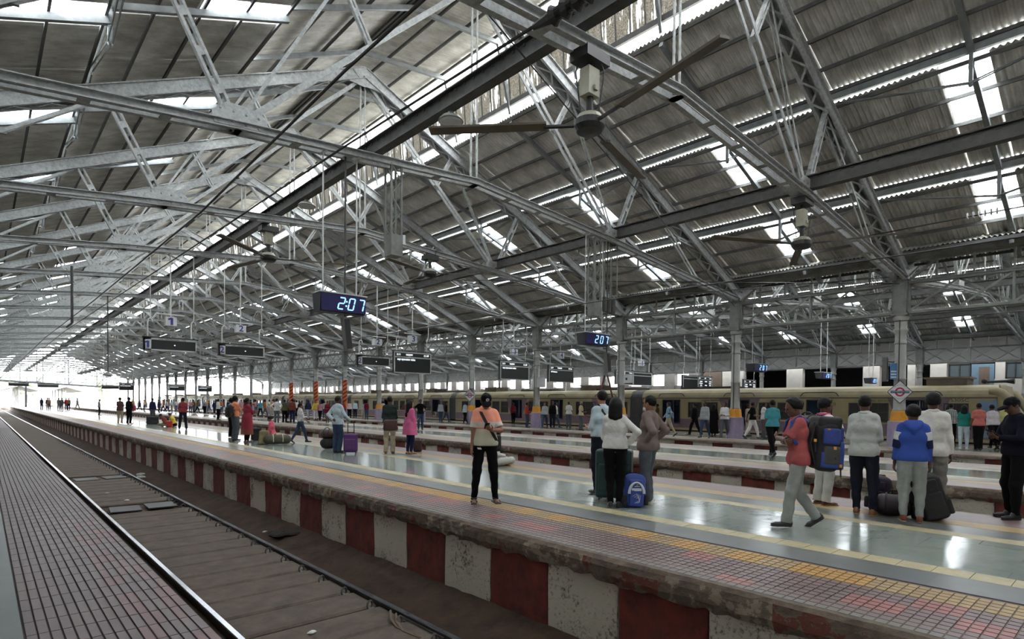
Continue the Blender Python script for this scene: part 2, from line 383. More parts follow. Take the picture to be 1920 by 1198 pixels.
# --- columns, lattice girders and gutter beams
def column(x, k, span, full=True):
    y = Y0+BAY*k
    where = {0: 'between the second track platform and the train', 1: 'beyond the train'}[span]
    t = thing('iron_column', f'grey iron column with lilac plinth and yellow band beside the train, {ORD[k]} from the camera' if span == 0 else f'slim grey iron column behind the train, {ORD[k]} from the camera', 'column', (x, y, 0), 0, 'columns along the train platform' if span == 0 else 'columns behind the train')
    for key, prof, m_, n_ in CP: obj(key, CPM[key], t)
    return t
CP = [('plinth', 0, 0, 0), ('band', 0, 0, 0), ('shaft', 0, 0, 0), ('capital', 0, 0, 0), ('head_box', 0, 0, 0)]
CPM = {
 'plinth': MB().lathe([(0.40, 0), (0.40, 0.08), (0.385, 0.98), (0.36, 1.0)], 8, ph=pi/8).mesh('plinth', LIL),
 'band': MB().lathe([(0.32, 1.0), (0.305, 1.04), (0.27, 1.34), (0.25, 1.40)], 8, ph=pi/8).mesh('band', YEL),
 'shaft': MB().lathe([(0.225, 1.38), (0.225, 1.45), (0.205, 1.5), (0.20, 2.6), (0.215, 2.61), (0.215, 2.66), (0.20, 2.67), (0.19, 4.0)], 20).mesh('shaft', COLM, True),
 'capital': MB().lathe([(0.19, 3.98), (0.22, 4.0), (0.22, 4.06), (0.19, 4.09), (0.19, 4.42), (0.25, 4.5), (0.25, 4.56), (0.21, 4.6), (0.22, 4.85), (0.27, 4.98), (0.27, 5.08)], 16).mesh('capital', COLM, True),
 'head_box': MB().box((0, 0, 5.75), (0.44, 0.44, 1.4)).box((0, 0, 5.12), (0.56, 0.56, 0.08)).box((0, 0, 6.47), (0.56, 0.56, 0.08)).box((0, -0.225, 5.75), (0.3, 0.02, 1.1)).box((-0.225, 0, 5.75), (0.02, 0.3, 1.1)).mesh('head_box', LATT)}
lg = {}
a, b = 0.26, BAY-0.26
lg['girder_chord'] = [MB().box((0, BAY/2, z), (0.26, b-a, 0.09)).box((0, BAY/2, z+0.05*s_), (0.34, b-a, 0.02)).mesh('girder_chord', LATT) for z, s_ in ((5.19, -1), (6.32, 1))]
m = MB(); nl = 4
for j in (-0.08, 0.08):
    for i in range(nl):
        y0 = a+(b-a)*i/nl; y1 = a+(b-a)*(i+1)/nl
        (m.bar((j, y0, 5.22), (j, y1, 6.28), 0.02, 0.08, up=(1, 0, 0)) if j > 0 else m.bar((j, y0, 6.28), (j, y1, 5.22), 0.02, 0.08, up=(1, 0, 0)))
    for i in range(nl+1): m.bar((j, a+(b-a)*i/nl, 5.22), (j, a+(b-a)*i/nl, 6.28), 0.02, 0.07, up=(1, 0, 0)) if i in (0, 2, 4) else None
lg['lattice_web'] = [m.mesh('lattice_web', LATT)]
lg['gutter_post'] = [MB().bar((0, i*BAY/6, 6.36), (0.05, i*BAY/6, 7.2), 0.07, 0.07).mesh('gutter_post', LATT) for i in range(1, 6)]
gut = MB(); prof = [(0.30*cos(pi+pi*i/8), 7.42+0.30*sin(pi+pi*i/8)) for i in range(9)]
gut.prism([(p[0]+0.1, p[1]) for p in prof]+[(0.42, 7.46), (-0.22, 7.46)], 0, BAY)
lg['gutter'] = [gut.mesh('gutter', LATT)]
knee = MB()
for s in (-1, 1):
    knee.bar((0, s*0.22, 6.4), (0, s*1.1, 7.1), 0.08, 0.08, up=(1, 0, 0))
kneem = knee.mesh('knee_brace', LATT)
for span, X in ((0, 26.5), (1, 58.2)):
    for k in range(NB):
        t = column(X, k, span); obj('knee_brace', kneem, t)
    for k in range(-1, NB-1):
        w_ = 'before the train' if span == 0 else 'behind the train'
        lab = f'lattice girder bay with gutter {w_}, {ORD[k+1]} from the camera'
        t = thing('lattice_girder', lab, 'girder', (X, Y0+BAY*k, 0), 0, 'lattice girders over the column rows')
        for nme, ms in lg.items():
            for me in ms: obj(nme, me, t)
# ------------------------------------------------------------------ platforms and tracks
def stone(name, base, dark, rough, sc, bump=0.1, grid=None, gridcol=None, coat=0.0):
    """slabs: noise-mottled colour, optional fine joints"""
    m, N, L, b = new_mat(name); b.inputs['Roughness'].default_value = rough; b.inputs['Coat Weight'].default_value = coat; b.inputs['Coat Roughness'].default_value = 0.08
    g = N.new('ShaderNodeNewGeometry'); n = N.new('ShaderNodeTexNoise'); n.inputs['Scale'].default_value = sc; n.inputs['Detail'].default_value = 7; n.inputs['Roughness'].default_value = 0.7
    L.new(g.outputs['Position'], n.inputs['Vector'])
    r = N.new('ShaderNodeValToRGB'); r.color_ramp.elements[0].position = 0.33; r.color_ramp.elements[1].position = 0.7
    r.color_ramp.elements[0].color = dark; r.color_ramp.elements[1].color = base; L.new(n.outputs['Fac'], r.inputs['Fac'])
    cout = r.outputs['Color']; h = n.outputs['Fac']
    if grid:
        mp = N.new('ShaderNodeMapping'); mp.inputs['Rotation'].default_value = (0, 0, pi/2)
        L.new(g.outputs['Position'], mp.inputs['Vector'])
        bk = N.new('ShaderNodeTexBrick'); bk.inputs['Scale'].default_value = 1.0; bk.inputs['Brick Width'].default_value = grid[0]; bk.inputs['Row Height'].default_value = grid[1]
        bk.inputs['Mortar Size'].default_value = grid[2]; bk.offset = grid[3]; bk.inputs['Mortar Smooth'].default_value = 0.2
        bk.inputs['Color1'].default_value = (1, 1, 1, 1); bk.inputs['Color2'].default_value = (0.86, 0.88, 0.88, 1); bk.inputs['Mortar'].default_value = gridcol or (0.4, 0.4, 0.4, 1)
        L.new(mp.outputs[0], bk.inputs['Vector'])
        mx = N.new('ShaderNodeMix'); mx.data_type = 'RGBA'; mx.blend_type = 'MULTIPLY'; mx.inputs[0].default_value = 1.0
        L.new(cout, mx.inputs[6]); L.new(bk.outputs['Color'], mx.inputs[7]); cout = mx.outputs[2]
    L.new(cout, b.inputs['Base Color'])
    if name.startswith('polished'):
        n3 = N.new('ShaderNodeTexNoise'); n3.inputs['Scale'].default_value = 4.5; n3.inputs['Detail'].default_value = 2; L.new(g.outputs['Position'], n3.inputs['Vector']); h = n3.outputs['Fac']; bump = 0.055
    if bump > 0:
        bp = N.new('ShaderNodeBump'); bp.inputs['Strength'].default_value = bump; bp.inputs['Distance'].default_value = 0.01 if not name.startswith('polished') else 0.05
        L.new(h, bp.inputs['Height']); L.new(bp.outputs['Normal'], b.inputs['Normal'])
    MATS[name] = m; return m
SLAB = stone('polished_green_slab', rgb(146, 152, 144), rgb(122, 130, 122), 0.13, 1.2, 0.0, (0.9, 0.6, 0.004, 0.5), (0.72, 0.72, 0.72, 1))
CREAM = stone('cream_tile', rgb(176, 164, 128), rgb(150, 140, 108), 0.45, 6, 0.1)
YTILE = stone('yellow_tile', rgb(158, 134, 92), rgb(138, 118, 82), 0.5, 5, 0.1)
PTILE = stone('purple_tile', rgb(116, 96, 94), rgb(92, 78, 78), 0.42, 3, 0.1)
GTILE = stone('grey_tile', rgb(112, 110, 106), rgb(92, 90, 88), 0.5, 4, 0.1)
JOINT = stone('tile_bed', rgb(116, 104, 94), rgb(92, 82, 74), 0.8, 8, 0.2)
LTILE = stone('left_tile', rgb(88, 73, 71), rgb(70, 61, 61), 0.45, 2.2, 0.1)
LTILE2 = stone('left_tile_red', rgb(100, 68, 68), rgb(82, 60, 61), 0.45, 2.2, 0.1)
CONC = stone('old_concrete', rgb(122, 110, 96), rgb(82, 72, 62), 0.9, 5, 0.6)
PLAIN = stone('grey_paving', rgb(112, 114, 112), rgb(92, 94, 92), 0.3, 1.5, 0.05, (0.9, 0.6, 0.004, 0.5), (0.7, 0.7, 0.7, 1))
DIRT = stone('track_dirt', rgb(74, 55, 40), rgb(38, 28, 21), 0.95, 3, 0.8)
SLEEP = stone('sleeper_dusty', rgb(88, 76, 65), rgb(60, 51, 44), 0.9, 4, 0.4)
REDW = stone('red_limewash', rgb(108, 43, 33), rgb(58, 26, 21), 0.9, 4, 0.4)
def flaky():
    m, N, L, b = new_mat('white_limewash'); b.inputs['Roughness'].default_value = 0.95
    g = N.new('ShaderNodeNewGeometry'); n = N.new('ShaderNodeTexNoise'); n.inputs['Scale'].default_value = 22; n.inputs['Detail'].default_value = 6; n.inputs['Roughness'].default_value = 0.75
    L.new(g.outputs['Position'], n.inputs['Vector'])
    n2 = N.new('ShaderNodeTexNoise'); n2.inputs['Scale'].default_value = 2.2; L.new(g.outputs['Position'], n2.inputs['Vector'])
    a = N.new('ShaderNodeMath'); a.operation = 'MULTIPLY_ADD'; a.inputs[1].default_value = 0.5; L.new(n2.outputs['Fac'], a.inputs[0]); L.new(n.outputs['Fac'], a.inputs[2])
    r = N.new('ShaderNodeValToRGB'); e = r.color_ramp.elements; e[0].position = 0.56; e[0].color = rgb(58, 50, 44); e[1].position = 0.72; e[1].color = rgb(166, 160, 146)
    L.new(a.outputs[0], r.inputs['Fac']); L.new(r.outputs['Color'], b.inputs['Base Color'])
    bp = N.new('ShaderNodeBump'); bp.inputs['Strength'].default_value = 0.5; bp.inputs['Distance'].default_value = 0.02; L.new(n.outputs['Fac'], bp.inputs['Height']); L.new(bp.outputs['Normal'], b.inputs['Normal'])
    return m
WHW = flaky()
FY0, FY1 = -8.0, 232.0
def strip(name, m, x0, x1, parent, z0=-0.03, z1=0.0, y0=FY0, y1=FY1): return MB().mm((x0, y0, z0), (x1, y1, z1)).build(name, m, parent)
def cope_mat(y0, pitch_, first_red):
    """old concrete kerb with the remains of red and white paint in blocks along its face"""
    m, N, L, b = new_mat('worn_kerb'); b.inputs['Roughness'].default_value = 0.92; g = N.new('ShaderNodeNewGeometry'); sp = N.new('ShaderNodeSeparateXYZ'); L.new(g.outputs['Position'], sp.inputs[0])
    n = N.new('ShaderNodeTexNoise'); n.inputs['Scale'].default_value = 5; n.inputs['Detail'].default_value = 8; n.inputs['Roughness'].default_value = 0.7; L.new(g.outputs['Position'], n.inputs['Vector'])
    def mth(op, a, bb): q = N.new('ShaderNodeMath'); q.operation = op; L.new(a, q.inputs[0]); (L.new(bb, q.inputs[1]) if not isinstance(bb, float) else setattr(q.inputs[1], 'default_value', bb)); return q.outputs[0]
    ph = mth('PINGPONG', mth('SUBTRACT', sp.outputs['Y'], y0+pitch_*0.9), pitch_); par = mth('LESS_THAN', ph, pitch_/2) if not first_red else mth('LESS_THAN', ph, pitch_/2)
    side = mth('LESS_THAN', sp.outputs['Z'], -0.035); worn = mth('GREATER_THAN', n.outputs['Fac'], 0.54); f = mth('MULTIPLY', side, worn)
    r = N.new('ShaderNodeValToRGB'); r.color_ramp.elements[0].position = 0.35; r.color_ramp.elements[1].position = 0.7; r.color_ramp.elements[0].color = rgb(70, 60, 51); r.color_ramp.elements[1].color = rgb(112, 100, 86); L.new(n.outputs['Fac'], r.inputs['Fac'])
    pc = N.new('ShaderNodeMix'); pc.data_type = 'RGBA'; L.new(par, pc.inputs[0]); pc.inputs[6].default_value = rgb(124, 114, 98); pc.inputs[7].default_value = rgb(92, 50, 40)
    mx = N.new('ShaderNodeMix'); mx.data_type = 'RGBA'; L.new(f, mx.inputs[0]); L.new(r.outputs['Color'], mx.inputs[6]); L.new(pc.outputs[2], mx.inputs[7]); L.new(mx.outputs[2], b.inputs['Base Color'])
    bp = N.new('ShaderNodeBump'); bp.inputs['Strength'].default_value = 0.7; bp.inputs['Distance'].default_value = 0.02; L.new(n.outputs['Fac'], bp.inputs['Height']); L.new(bp.outputs['Normal'], b.inputs['Normal']); return m
def coping(x, side, parent, m, seed, y1=150, th=0.25):
    """worn overhanging kerb with a broken lower edge; side = +1 when the track lies at smaller x"""
    rnd = random.Random(seed); v, f = [], []; y = FY0; n = 0; w1 = w2 = 0.0
    while y < y1:
        o = [rnd.uniform(-1, 1) for _ in range(6)]; w1 = w1*0.8+0.2*rnd.uniform(-1, 1); w2 = w2*0.7+0.3*rnd.uniform(-1, 1)
        pr = [(0.34, 0.0), (0.045+0.008*o[0], 0.002*o[1]), (0.012+0.008*o[1]+0.02*w1, -0.035), (0.0+0.010*o[2]+0.03*w1, -0.09), (0.012+0.012*o[2]+0.03*w2, -th*0.72+0.015*o[3]), (0.05+0.02*o[3]+0.03*w2, -th+0.045*w2+0.02*o[4]), (0.16, -th+0.03*w2+0.02*o[5]), (0.34, -th)]
        v += [(x+side*p[0], y, p[1]-0.002) for p in pr]; n += 1
        y += 0.11 if y < 30 else (0.3 if y < 60 else 1.2)
    K = 8
    for i in range(n-1):
        for k in range(K-1): f.append((i*K+k, i*K+k+1, i*K+K+k+1, i*K+K+k))
    mb = MB(); mb.add(v, f); return mb.build('coping', m, parent)
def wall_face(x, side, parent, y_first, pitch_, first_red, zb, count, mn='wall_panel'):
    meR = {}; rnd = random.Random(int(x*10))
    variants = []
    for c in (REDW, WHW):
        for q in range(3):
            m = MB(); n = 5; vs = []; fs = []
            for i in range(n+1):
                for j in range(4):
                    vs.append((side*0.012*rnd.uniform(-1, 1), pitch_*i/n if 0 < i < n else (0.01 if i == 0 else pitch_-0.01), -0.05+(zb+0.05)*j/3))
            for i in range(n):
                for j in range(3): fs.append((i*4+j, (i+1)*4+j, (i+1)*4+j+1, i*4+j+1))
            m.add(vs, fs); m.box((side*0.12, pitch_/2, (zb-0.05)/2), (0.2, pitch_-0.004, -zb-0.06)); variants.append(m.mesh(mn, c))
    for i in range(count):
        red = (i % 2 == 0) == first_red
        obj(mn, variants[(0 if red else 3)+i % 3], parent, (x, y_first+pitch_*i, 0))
# platform beside the camera
p0 = thing('floor', 'platform at the lower left corner with narrow grooved paving strips', 'platform', kind='structure')
DPAVE = stone('left_paving', rgb(72, 80, 78), rgb(56, 62, 62), 0.35, 1.5, 0.05); LJ = stone('left_joint', rgb(64, 54, 50), rgb(48, 42, 40), 0.8, 8, 0.2)
strip('paving', DPAVE, -12, 0.20, p0); strip('tile_bed', LJ, 0.20, 1.17, p0, -0.05, -0.012); MB().mm((-12, FY0, -1.3), (1.12, FY1, -0.05)).build('platform_body', CONC, p0)
rows = 15; rw = (1.165-0.21)/rows
nl = 0
far_l = MB(); lt = [MB().box((0, 0, 0), (rw-0.012, 0.292, 0.03)).mesh('tile', c) for c in (LTILE, LTILE2)]
for i in range(rows):
    x = 0.21+rw*(i+0.5)
    for j in range(0, 130):
        y = 3.6+0.3*j
        if j < 20: obj('tile', lt[1 if (i > 8 and random.random() < 0.45) else 0], p0, (x, y, -0.015)); nl += 1
        else: far_l.box((x, y, -0.015), (rw-0.012, 0.292, 0.03))
far_l.box((0.68, 1.5-3.2, -0.015), (0.95, 10.2, 0.03)); far_l.box((0.68, 137, -0.015), (0.95, 190, 0.03))
tag(far_l.build('tile_field', LTILE, p0), kind='stuff')
# island platforms
def island(name_label, x0, x1, near_tiles):
    r = thing('floor', name_label, 'platform', kind='structure')
    MB().mm((x0+0.2, FY0, -1.3), (x1-0.2, FY1, -0.03)).build('platform_body', CONC, r)
    e = 0.32
    L_ = [(x0+0.12, x0+0.30, GTILE), (x0+0.94, x0+0.94, None)]
    strip('tile_bed', JOINT, x0+0.3, x0+1.40, r, -0.05, -0.010); strip('tile_bed', JOINT, x1-1.40, x1-0.3, r, -0.05, -0.010)
    strip('grey_border', PLAIN, x0+1.40, x0+1.93, r); strip('slab_field', SLAB, x0+2.22, x1-2.22, r); strip('grey_border', PLAIN, x1-1.93, x1-1.40, r)
    if not near_tiles:
        strip('cream_stripe', CREAM, x0+1.93, x0+2.22, r); strip('tactile_strip', PTILE, x0+0.13, x0+0.95, r, -0.04, 0.0); strip('warning_strip', YTILE, x0+0.96, x0+1.39, r, -0.04, 0.0)
    strip('cream_stripe', CREAM, x1-2.22, x1-1.93, r); strip('tactile_strip', PTILE, x1-0.95, x1-0.13, r, -0.04, 0.0); strip('warning_strip', YTILE, x1-1.39, x1-0.96, r, -0.04, 0.0)
    return r
p1 = island('nearest island platform with yellow warning tiles and polished green slabs', 4.70, 10.9, True)
# near edge of the nearest platform: every tile laid singly as far as it can be told apart
tw = 0.0958
tm = {k: MB().box((0, 0, 0), (tw-0.016, 0.082-0.012, 0.03)).mesh('tile', c) for k, c in (('y', YTILE), ('p', PTILE), ('g', GTILE))}
ymat2 = stone('yellow_tile_bright', rgb(178, 138, 74), rgb(158, 124, 66), 0.5, 5, 0.1); tm['b'] = MB().box((0, 0, 0), (tw-0.016, 0.07, 0.03)).mesh('tile', ymat2)
tm['r'] = MB().box((0, 0, 0), (tw-0.016, 0.07, 0.03)).mesh('tile', stone('red_tile', rgb(150, 98, 92), rgb(128, 84, 80), 0.45, 4, 0.1))
fld = {k: MB() for k in tm}
rowdef = [(4.83+tw*i, 'g' if i == 0 else 'p') for i in range(9)]+[(5.70+tw*i, 'y') for i in range(4)]
cnt = {'y': 0, 'p': 0}
rnd = random.Random(3)
for j in range(700):
    y = 0.42+0.082*j
    for x, k in rowdef:
        kk = k
        blk = int(y/0.33)
        if k == 'y' and random.Random(blk*7+1).random() < 0.4: kk = 'b'
        if k == 'p' and random.Random(blk*13+int((x-4.8)/0.3)*5).random() < 0.16: kk = 'r'
        fam = 'y' if k == 'y' else 'p'
        if cnt[fam] < (150 if fam == 'y' else 150) and j < 45:
            obj('tile', tm[kk], p1, (x, y, -0.015)); cnt[fam] += 1
        else: fld[kk].box((x, y, -0.015), (tw-0.016, 0.07, 0.03))
for k, mb in fld.items():
    if mb.v: tag(mb.build('tile_field', tm[k].materials[0], p1), kind='stuff')
strip('tactile_strip', PTILE, 4.83, 5.64, p1, -0.04, 0.0, 57.9, FY1); strip('warning_strip', YTILE, 5.66, 6.08, p1, -0.04, 0.0, 57.9, FY1)
strip('tactile_strip', PTILE, 4.83, 5.64, p1, -0.04, 0.0, FY0, 0.37); strip('warning_strip', YTILE, 5.66, 6.08, p1, -0.04, 0.0, FY0, 0.37)
crm = MB().box((0, 0, 0), (0.286, 0.286, 0.03)).mesh('tile', CREAM)
for j in range(150): obj('tile', crm, p1, (6.775, 0.4+0.292*j, -0.015))
strip('cream_stripe', CREAM, 6.63, 6.92, p1, -0.03, 0.0, 44.1, FY1); strip('cream_stripe', CREAM, 6.63, 6.92, p1, -0.03, 0.0, FY0, 0.25)
strip('cream_bed', JOINT, 6.63, 6.92, p1, -0.05, -0.012, 0, 45)
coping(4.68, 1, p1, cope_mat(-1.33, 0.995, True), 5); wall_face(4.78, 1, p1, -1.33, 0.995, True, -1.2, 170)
coping(10.92, -1, p1, CONC, 6)
p2 = island('second island platform with worn red and white edge', 14.2, 20.55, False)
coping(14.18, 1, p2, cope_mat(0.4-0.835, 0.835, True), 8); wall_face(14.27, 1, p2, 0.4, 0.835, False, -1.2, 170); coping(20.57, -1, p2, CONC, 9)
p3 = island('train platform carrying the iron columns', 23.9, 31.0, False)
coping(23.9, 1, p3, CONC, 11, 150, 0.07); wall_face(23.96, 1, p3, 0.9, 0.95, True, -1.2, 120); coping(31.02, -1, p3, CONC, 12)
p4 = thing('floor', 'far platform behind the train', 'platform', kind='structure')
strip('paving', PLAIN, 34.6, 66, p4); MB().mm((34.65, FY0, -1.3), (66, FY1, -0.03)).build('platform_body', CONC, p4)
# tracks
RAILS = mat('rail_side', rgb(46, 40, 38), 0.6, 0.3, 0.4, 8); RAILT = mat('rail_head', rgb(138, 142, 150), 0.2, 1.0, 0.15, 6)
gnd = thing('ground', 'dirt track beds between the platforms', 'ground', kind='structure')
def dirt(x0, x1, near):
    nx = 10; vs = []; fs = []; ys = [FY0+0.35*i for i in range(150)]+[44.5+4*i for i in range(48)]; rn = random.Random(int(x0*10))
    for y in ys:
        for i in range(nx+1):
            t = i/nx; z = -1.13+0.22*max(0, (t-0.82)/0.18)**1.3+0.05*max(0, (0.1-t)/0.1)+rn.uniform(-0.018, 0.018); vs.append((x0+(x1-x0)*t, y, z))
    for j in range(len(ys)-1):
        for i in range(nx): fs.append((j*(nx+1)+i, j*(nx+1)+i+1, (j+1)*(nx+1)+i+1, (j+1)*(nx+1)+i))
    m = MB(); m.add(vs, fs); o = m.build('dirt_bed', DIRT, gnd); smooth(o)
dirt(1.0, 4.95, True)
for x0, x1 in ((10.7, 14.4), (20.4, 24.1), (30.8, 34.7)): strip('dirt_bed', DIRT, x0, x1, gnd, -1.2, -1.08)
sl = [MB() for _ in range(3)]
for q, m in enumerate(sl):
    rn = random.Random(q)
    m.prism([(-0.33, -0.03), (0.33, -0.03), (0.33, 0.012+0.01*q), (0.30, 0.03), (-0.29, 0.028), (-0.33, 0.008)], -0.83, 0.83, 'x')
slm = [m.mesh('sleeper', SLEEP) for m in sl]
track1 = thing('railway_track', 'railway track in the foreground with two shiny rails and dusty sleepers', 'track', (2.94, 0, 0))
for j in range(150):
    if j in (17, 18, 27, 28): continue
    obj('sleeper', slm[j % 3], track1, (0, 4.2+0.715*j, -1.085))
rp = [(-0.036, 0.155), (-0.036, 0.118), (-0.01, 0.105), (-0.01, 0.03), (-0.07, 0.012), (-0.07, 0), (0.07, 0), (0.07, 0.012), (0.01, 0.03), (0.01, 0.105), (0.036, 0.118), (0.036, 0.155)]
rpt = [(-0.036, 0.150), (-0.028, 0.165), (0.028, 0.165), (0.036, 0.150)]
def rail(x, parent, z): 
    b_ = MB().prism([(p[0]+x, p[1]+z) for p in rp], FY0, FY1).build('rail', RAILS, parent)
    MB().prism([(p[0]+x, p[1]+z) for p in rpt], FY0, FY1).build('rail_head', RAILT, b_)
for x in (-0.875, 0.875): rail(x, track1, -1.16)
clip = MB().tube([(0.055*cos(2*pi*i/10), 0.0, 0.055*sin(2*pi*i/10)) for i in range(11)], 0.014, 5).box((0.0, 0, -0.05), (0.1, 0.09, 0.03)).mesh('rail_clip', STEELD)
for j in range(60): obj('rail_clip', clip, track1, (0.72, 4.56+0.715*j, -1.03), 0.5)
cov = MB().box((0, 0, 0), (0.62, 0.8, 0.03)).mesh('drain_cover', mat('wet_concrete', rgb(40, 38, 35), 0.5, 0, 0.3, 6))
for j, (x, y) in enumerate(((-0.38, 16.6), (0.38, 16.7), (-0.38, 23.6), (0.4, 23.7))): obj('drain_cover', cov, track1, (x, y, -1.06), 0.06*(j-1.5))
jb = MB().box((0, 0, 0), (0.03, 0.9, 0.09)); [jb.ball((-0.02, -0.33+0.22*i, 0), 0.03, 6, 4) for i in range(4)]; obj('fish_plate', jb.mesh('fish_plate', STEELD), track1, (0.84, 5.7, -1.08))
bw = MB(); 
for q in (0, 0.13): bw.tube([(0.8, 6.2+q, -1.07), (0.74, 6.1+q, -0.98), (0.66, 5.95+q, -1.02), (0.62, 5.75+q, -1.05), (0.66, 5.45+q, -1.055)], 0.014, 5)
bw.build('bond_wire', mat('rusty_wire', rgb(96, 82, 66), 0.7), track1)
for i, (x, lab) in enumerate(((12.55, 'railway track between the two island platforms'), (22.2, 'railway track between second island platform and train platform'), (32.85, 'railway track under the train'))):
    t = thing('railway_track', lab, 'track', (x, 0, 0)); MB().mm((-1.3, FY0, -1.1), (1.3, FY1, -1.06)).build('sleeper_bed', SLEEP, t)
    for s in (-0.875, 0.875): rail(s, t, -1.16)

# rubbish and a rag lying in the near track bed
SCR = mat('paper_scrap', rgb(190, 190, 184), 0.8); rn = random.Random(12)
for i, (x, y, lab) in enumerate(((2.75, 6.35, 'small white paper scrap between the rails near the bottom'), (4.3, 12.2, 'white paper scrap by the platform wall'), (2.8, 17.9, 'crumpled white scrap between the drain covers'), (2.6, 19.6, 'white scrap on the sleepers further along the track'), (4.25, 24.5, 'grey plastic bag lying beside the far rail'), (4.1, 23.6, 'white plastic scrap beside the grey plastic bag'))):
    m = MB(); m.ball((0, 0, 0.01), (0.06 if i < 4 else 0.16, 0.04 if i < 4 else 0.1, 0.018 if i < 4 else 0.06), 7, 4); m.v = [(a+rn.uniform(-.012, .012), b+rn.uniform(-.012, .012), c) for a, b, c in m.v]; tag(m.build('paper_scrap', SCR, None, (x, y, -1.045 if x < 3.6 else -1.115)), lab, 'litter')
m = MB()
for i in range(14): m.ball((rn.gauss(0, 0.16), rn.gauss(0, 0.2), 0.02), (0.11, 0.12, 0.04), 6, 4)
tag(m.build('rag_heap', mat('wet_rag', rgb(44, 38, 32), 0.9, 0, 0.4, 9), None, (4.45, 11.6, -1.06)), 'dark heap of wet rags against the platform wall', 'litter', None, 'stuff')
# ------------------------------------------------------------------ walls and what lies beyond the shed
PLAST = mat('pale_plaster', rgb(176, 172, 164), 0.85, 0, 0.2, 1.2, bump=0.2, bscale=20)
PLASTD = mat('grey_plaster', rgb(120, 116, 110), 0.85, 0, 0.3, 1.0)
BLUEP = mat('blue_grey_paint', rgb(86, 112, 128), 0.7, 0, 0.15, 3)
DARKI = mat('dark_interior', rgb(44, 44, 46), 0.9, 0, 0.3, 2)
GLASS = mat('window_glass', rgb(70, 80, 84), 0.08, 0, 0, spec=0.8)
FRZ = mat('dark_frieze', rgb(60, 60, 58), 0.85, 0, 0.3, 1.0)
BROWN = mat('brown_shutter', rgb(94, 80, 68), 0.8, 0, 0.2, 5)
wr = thing('wall_right', 'pale pillared station wall beyond the train', 'wall', (62, 0, 0), kind='structure')
MB().mm((0, 36, 0), (0.5, 171, 3.9)).build('parapet', PLASTD, wr); MB().mm((0, 36, 5.25), (0.5, 171, 8.6)).build('frieze', FRZ, wr)
pil = MB().mm((-0.12, -0.72, 0), (0.6, 0.72, 5.3)).mesh('pillar', PLASTD)
for k in range(40): obj('pillar', pil, wr, (0, 36.6+3.36*k, 0))
MB().mm((0, -8, 5.3), (0.5, 36, 8.6)).build('frieze', FRZ, wr); MB().mm((0, 13, 0), (0.5, 36, 2.6)).build('parapet', PLASTD, wr)
for y0, y1, m_ in ((33.2, 36, BROWN), (30.6, 33.1, PLAST), (24.4, 26.0, PLAST), (17.5, 18.9, PLAST), (14.7, 15.3, PLAST), (12.4, 13.6, PLAST)): MB().mm((-0.12, y0, 0), (0.5, y1, 5.4)).build('pillar', m_, wr)
MB().mm((0, -8, 0), (0.5, 12.6, 3.95)).build('wall_panel', PLAST, wr); MB().mm((0, -8, 3.95), (0.5, 7.2, 5.3)).build('wall_panel', PLAST, wr); MB().mm((0, 8.5, 3.95), (0.5, 9.15, 5.3)).build('wall_panel', PLAST, wr)
for y0, y1 in ((10.75, 12.3), (7.25, 8.5)):
    f = MB()
    for a, b_ in (((y0, 3.95), (y1, 4.05)), ((y0, 5.2), (y1, 5.3)), ((y0, 3.95), (y0+0.1, 5.3)), ((y1-0.1, 3.95), (y1, 5.3)), (((y0+y1)/2-0.04, 3.95), ((y0+y1)/2+0.04, 5.3))): f.mm((-0.03, a[0], a[1]), (0.12, b_[0], b_[1]))
    fo = f.build('window_frame', BLACK, wr); MB().mm((0.05, y0, 4.0), (0.07, y1, 5.25)).build('window_pane', GLASS, fo)
dr = MB().mm((-0.06, 9.2, 2.7), (0.1, 10.7, 5.2)).build('door_surround', BLUEP, wr); MB().mm((-0.09, 9.5, 2.75), (0.0, 10.2, 4.95)).build('door_leaf', BROWN, dr)
MB().mm((-0.05, 11.3, 2.9), (0.02, 12.2, 3.5)).build('notice_panel', BLUEP, wr)
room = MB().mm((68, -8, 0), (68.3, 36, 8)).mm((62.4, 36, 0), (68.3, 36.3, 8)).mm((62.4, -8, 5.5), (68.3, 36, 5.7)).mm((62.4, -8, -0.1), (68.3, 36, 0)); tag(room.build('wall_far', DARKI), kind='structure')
sky_block = thing('ceiling', 'flat slab added between the far span and the right wall to block sky light', 'roof', kind='structure'); MB().mm((59.0, -8, 8.7), (69, 171, 8.85)).build('sky_block_slab', PLASTD, sky_block)  # added slab: closes the open gap so sky light misses the right wall
# wall behind the camera and the wall on its left, both out of the picture
wb = thing('wall_back', 'plain station wall behind the camera', 'wall', kind='structure')
for x0, x1 in ((-12, -9), (-5, -2), (3, 8), (12, 16), (22, 26), (31, 36), (41, 46), (52, 62)): MB().mm((x0, -7.6, -1.2), (x1, -7.0, 6)).build('pier', PLAST, wb)
MB().mm((-12, -7.6, 4.2), (62, -7.0, 14.5)).build('upper_wall', PLAST, wb); MB().mm((-12, -16, -0.2), (62, -15.5, 5)).build('concourse_wall', PLAST, wb); MB().mm((-12, -16, -0.2), (62, -7.6, -0.03)).build('concourse_floor', PLAIN, wb); MB().mm((-12, -16, 4.2), (62, -7.6, 4.4)).build('concourse_ceiling', PLAST, wb)
wl = thing('wall_left_block', 'unseen wall with shallow piers, closed left of the camera to cut side light', 'wall', kind='structure')  # unseen wall of assumed shape, kept solid to cut light from the left
pl = MB().mm((-6.6, -1.6, -0.2), (-6.1, 1.6, 4.4)).mesh('pier', PLAST)
for k in range(26): obj('pier', pl, wl, (0, 0.1+6.7*k, 0))
MB().mm((-6.5, -7, -0.2), (-6.2, 171, 4.4)).build('wall_panel', PLAST, wl)
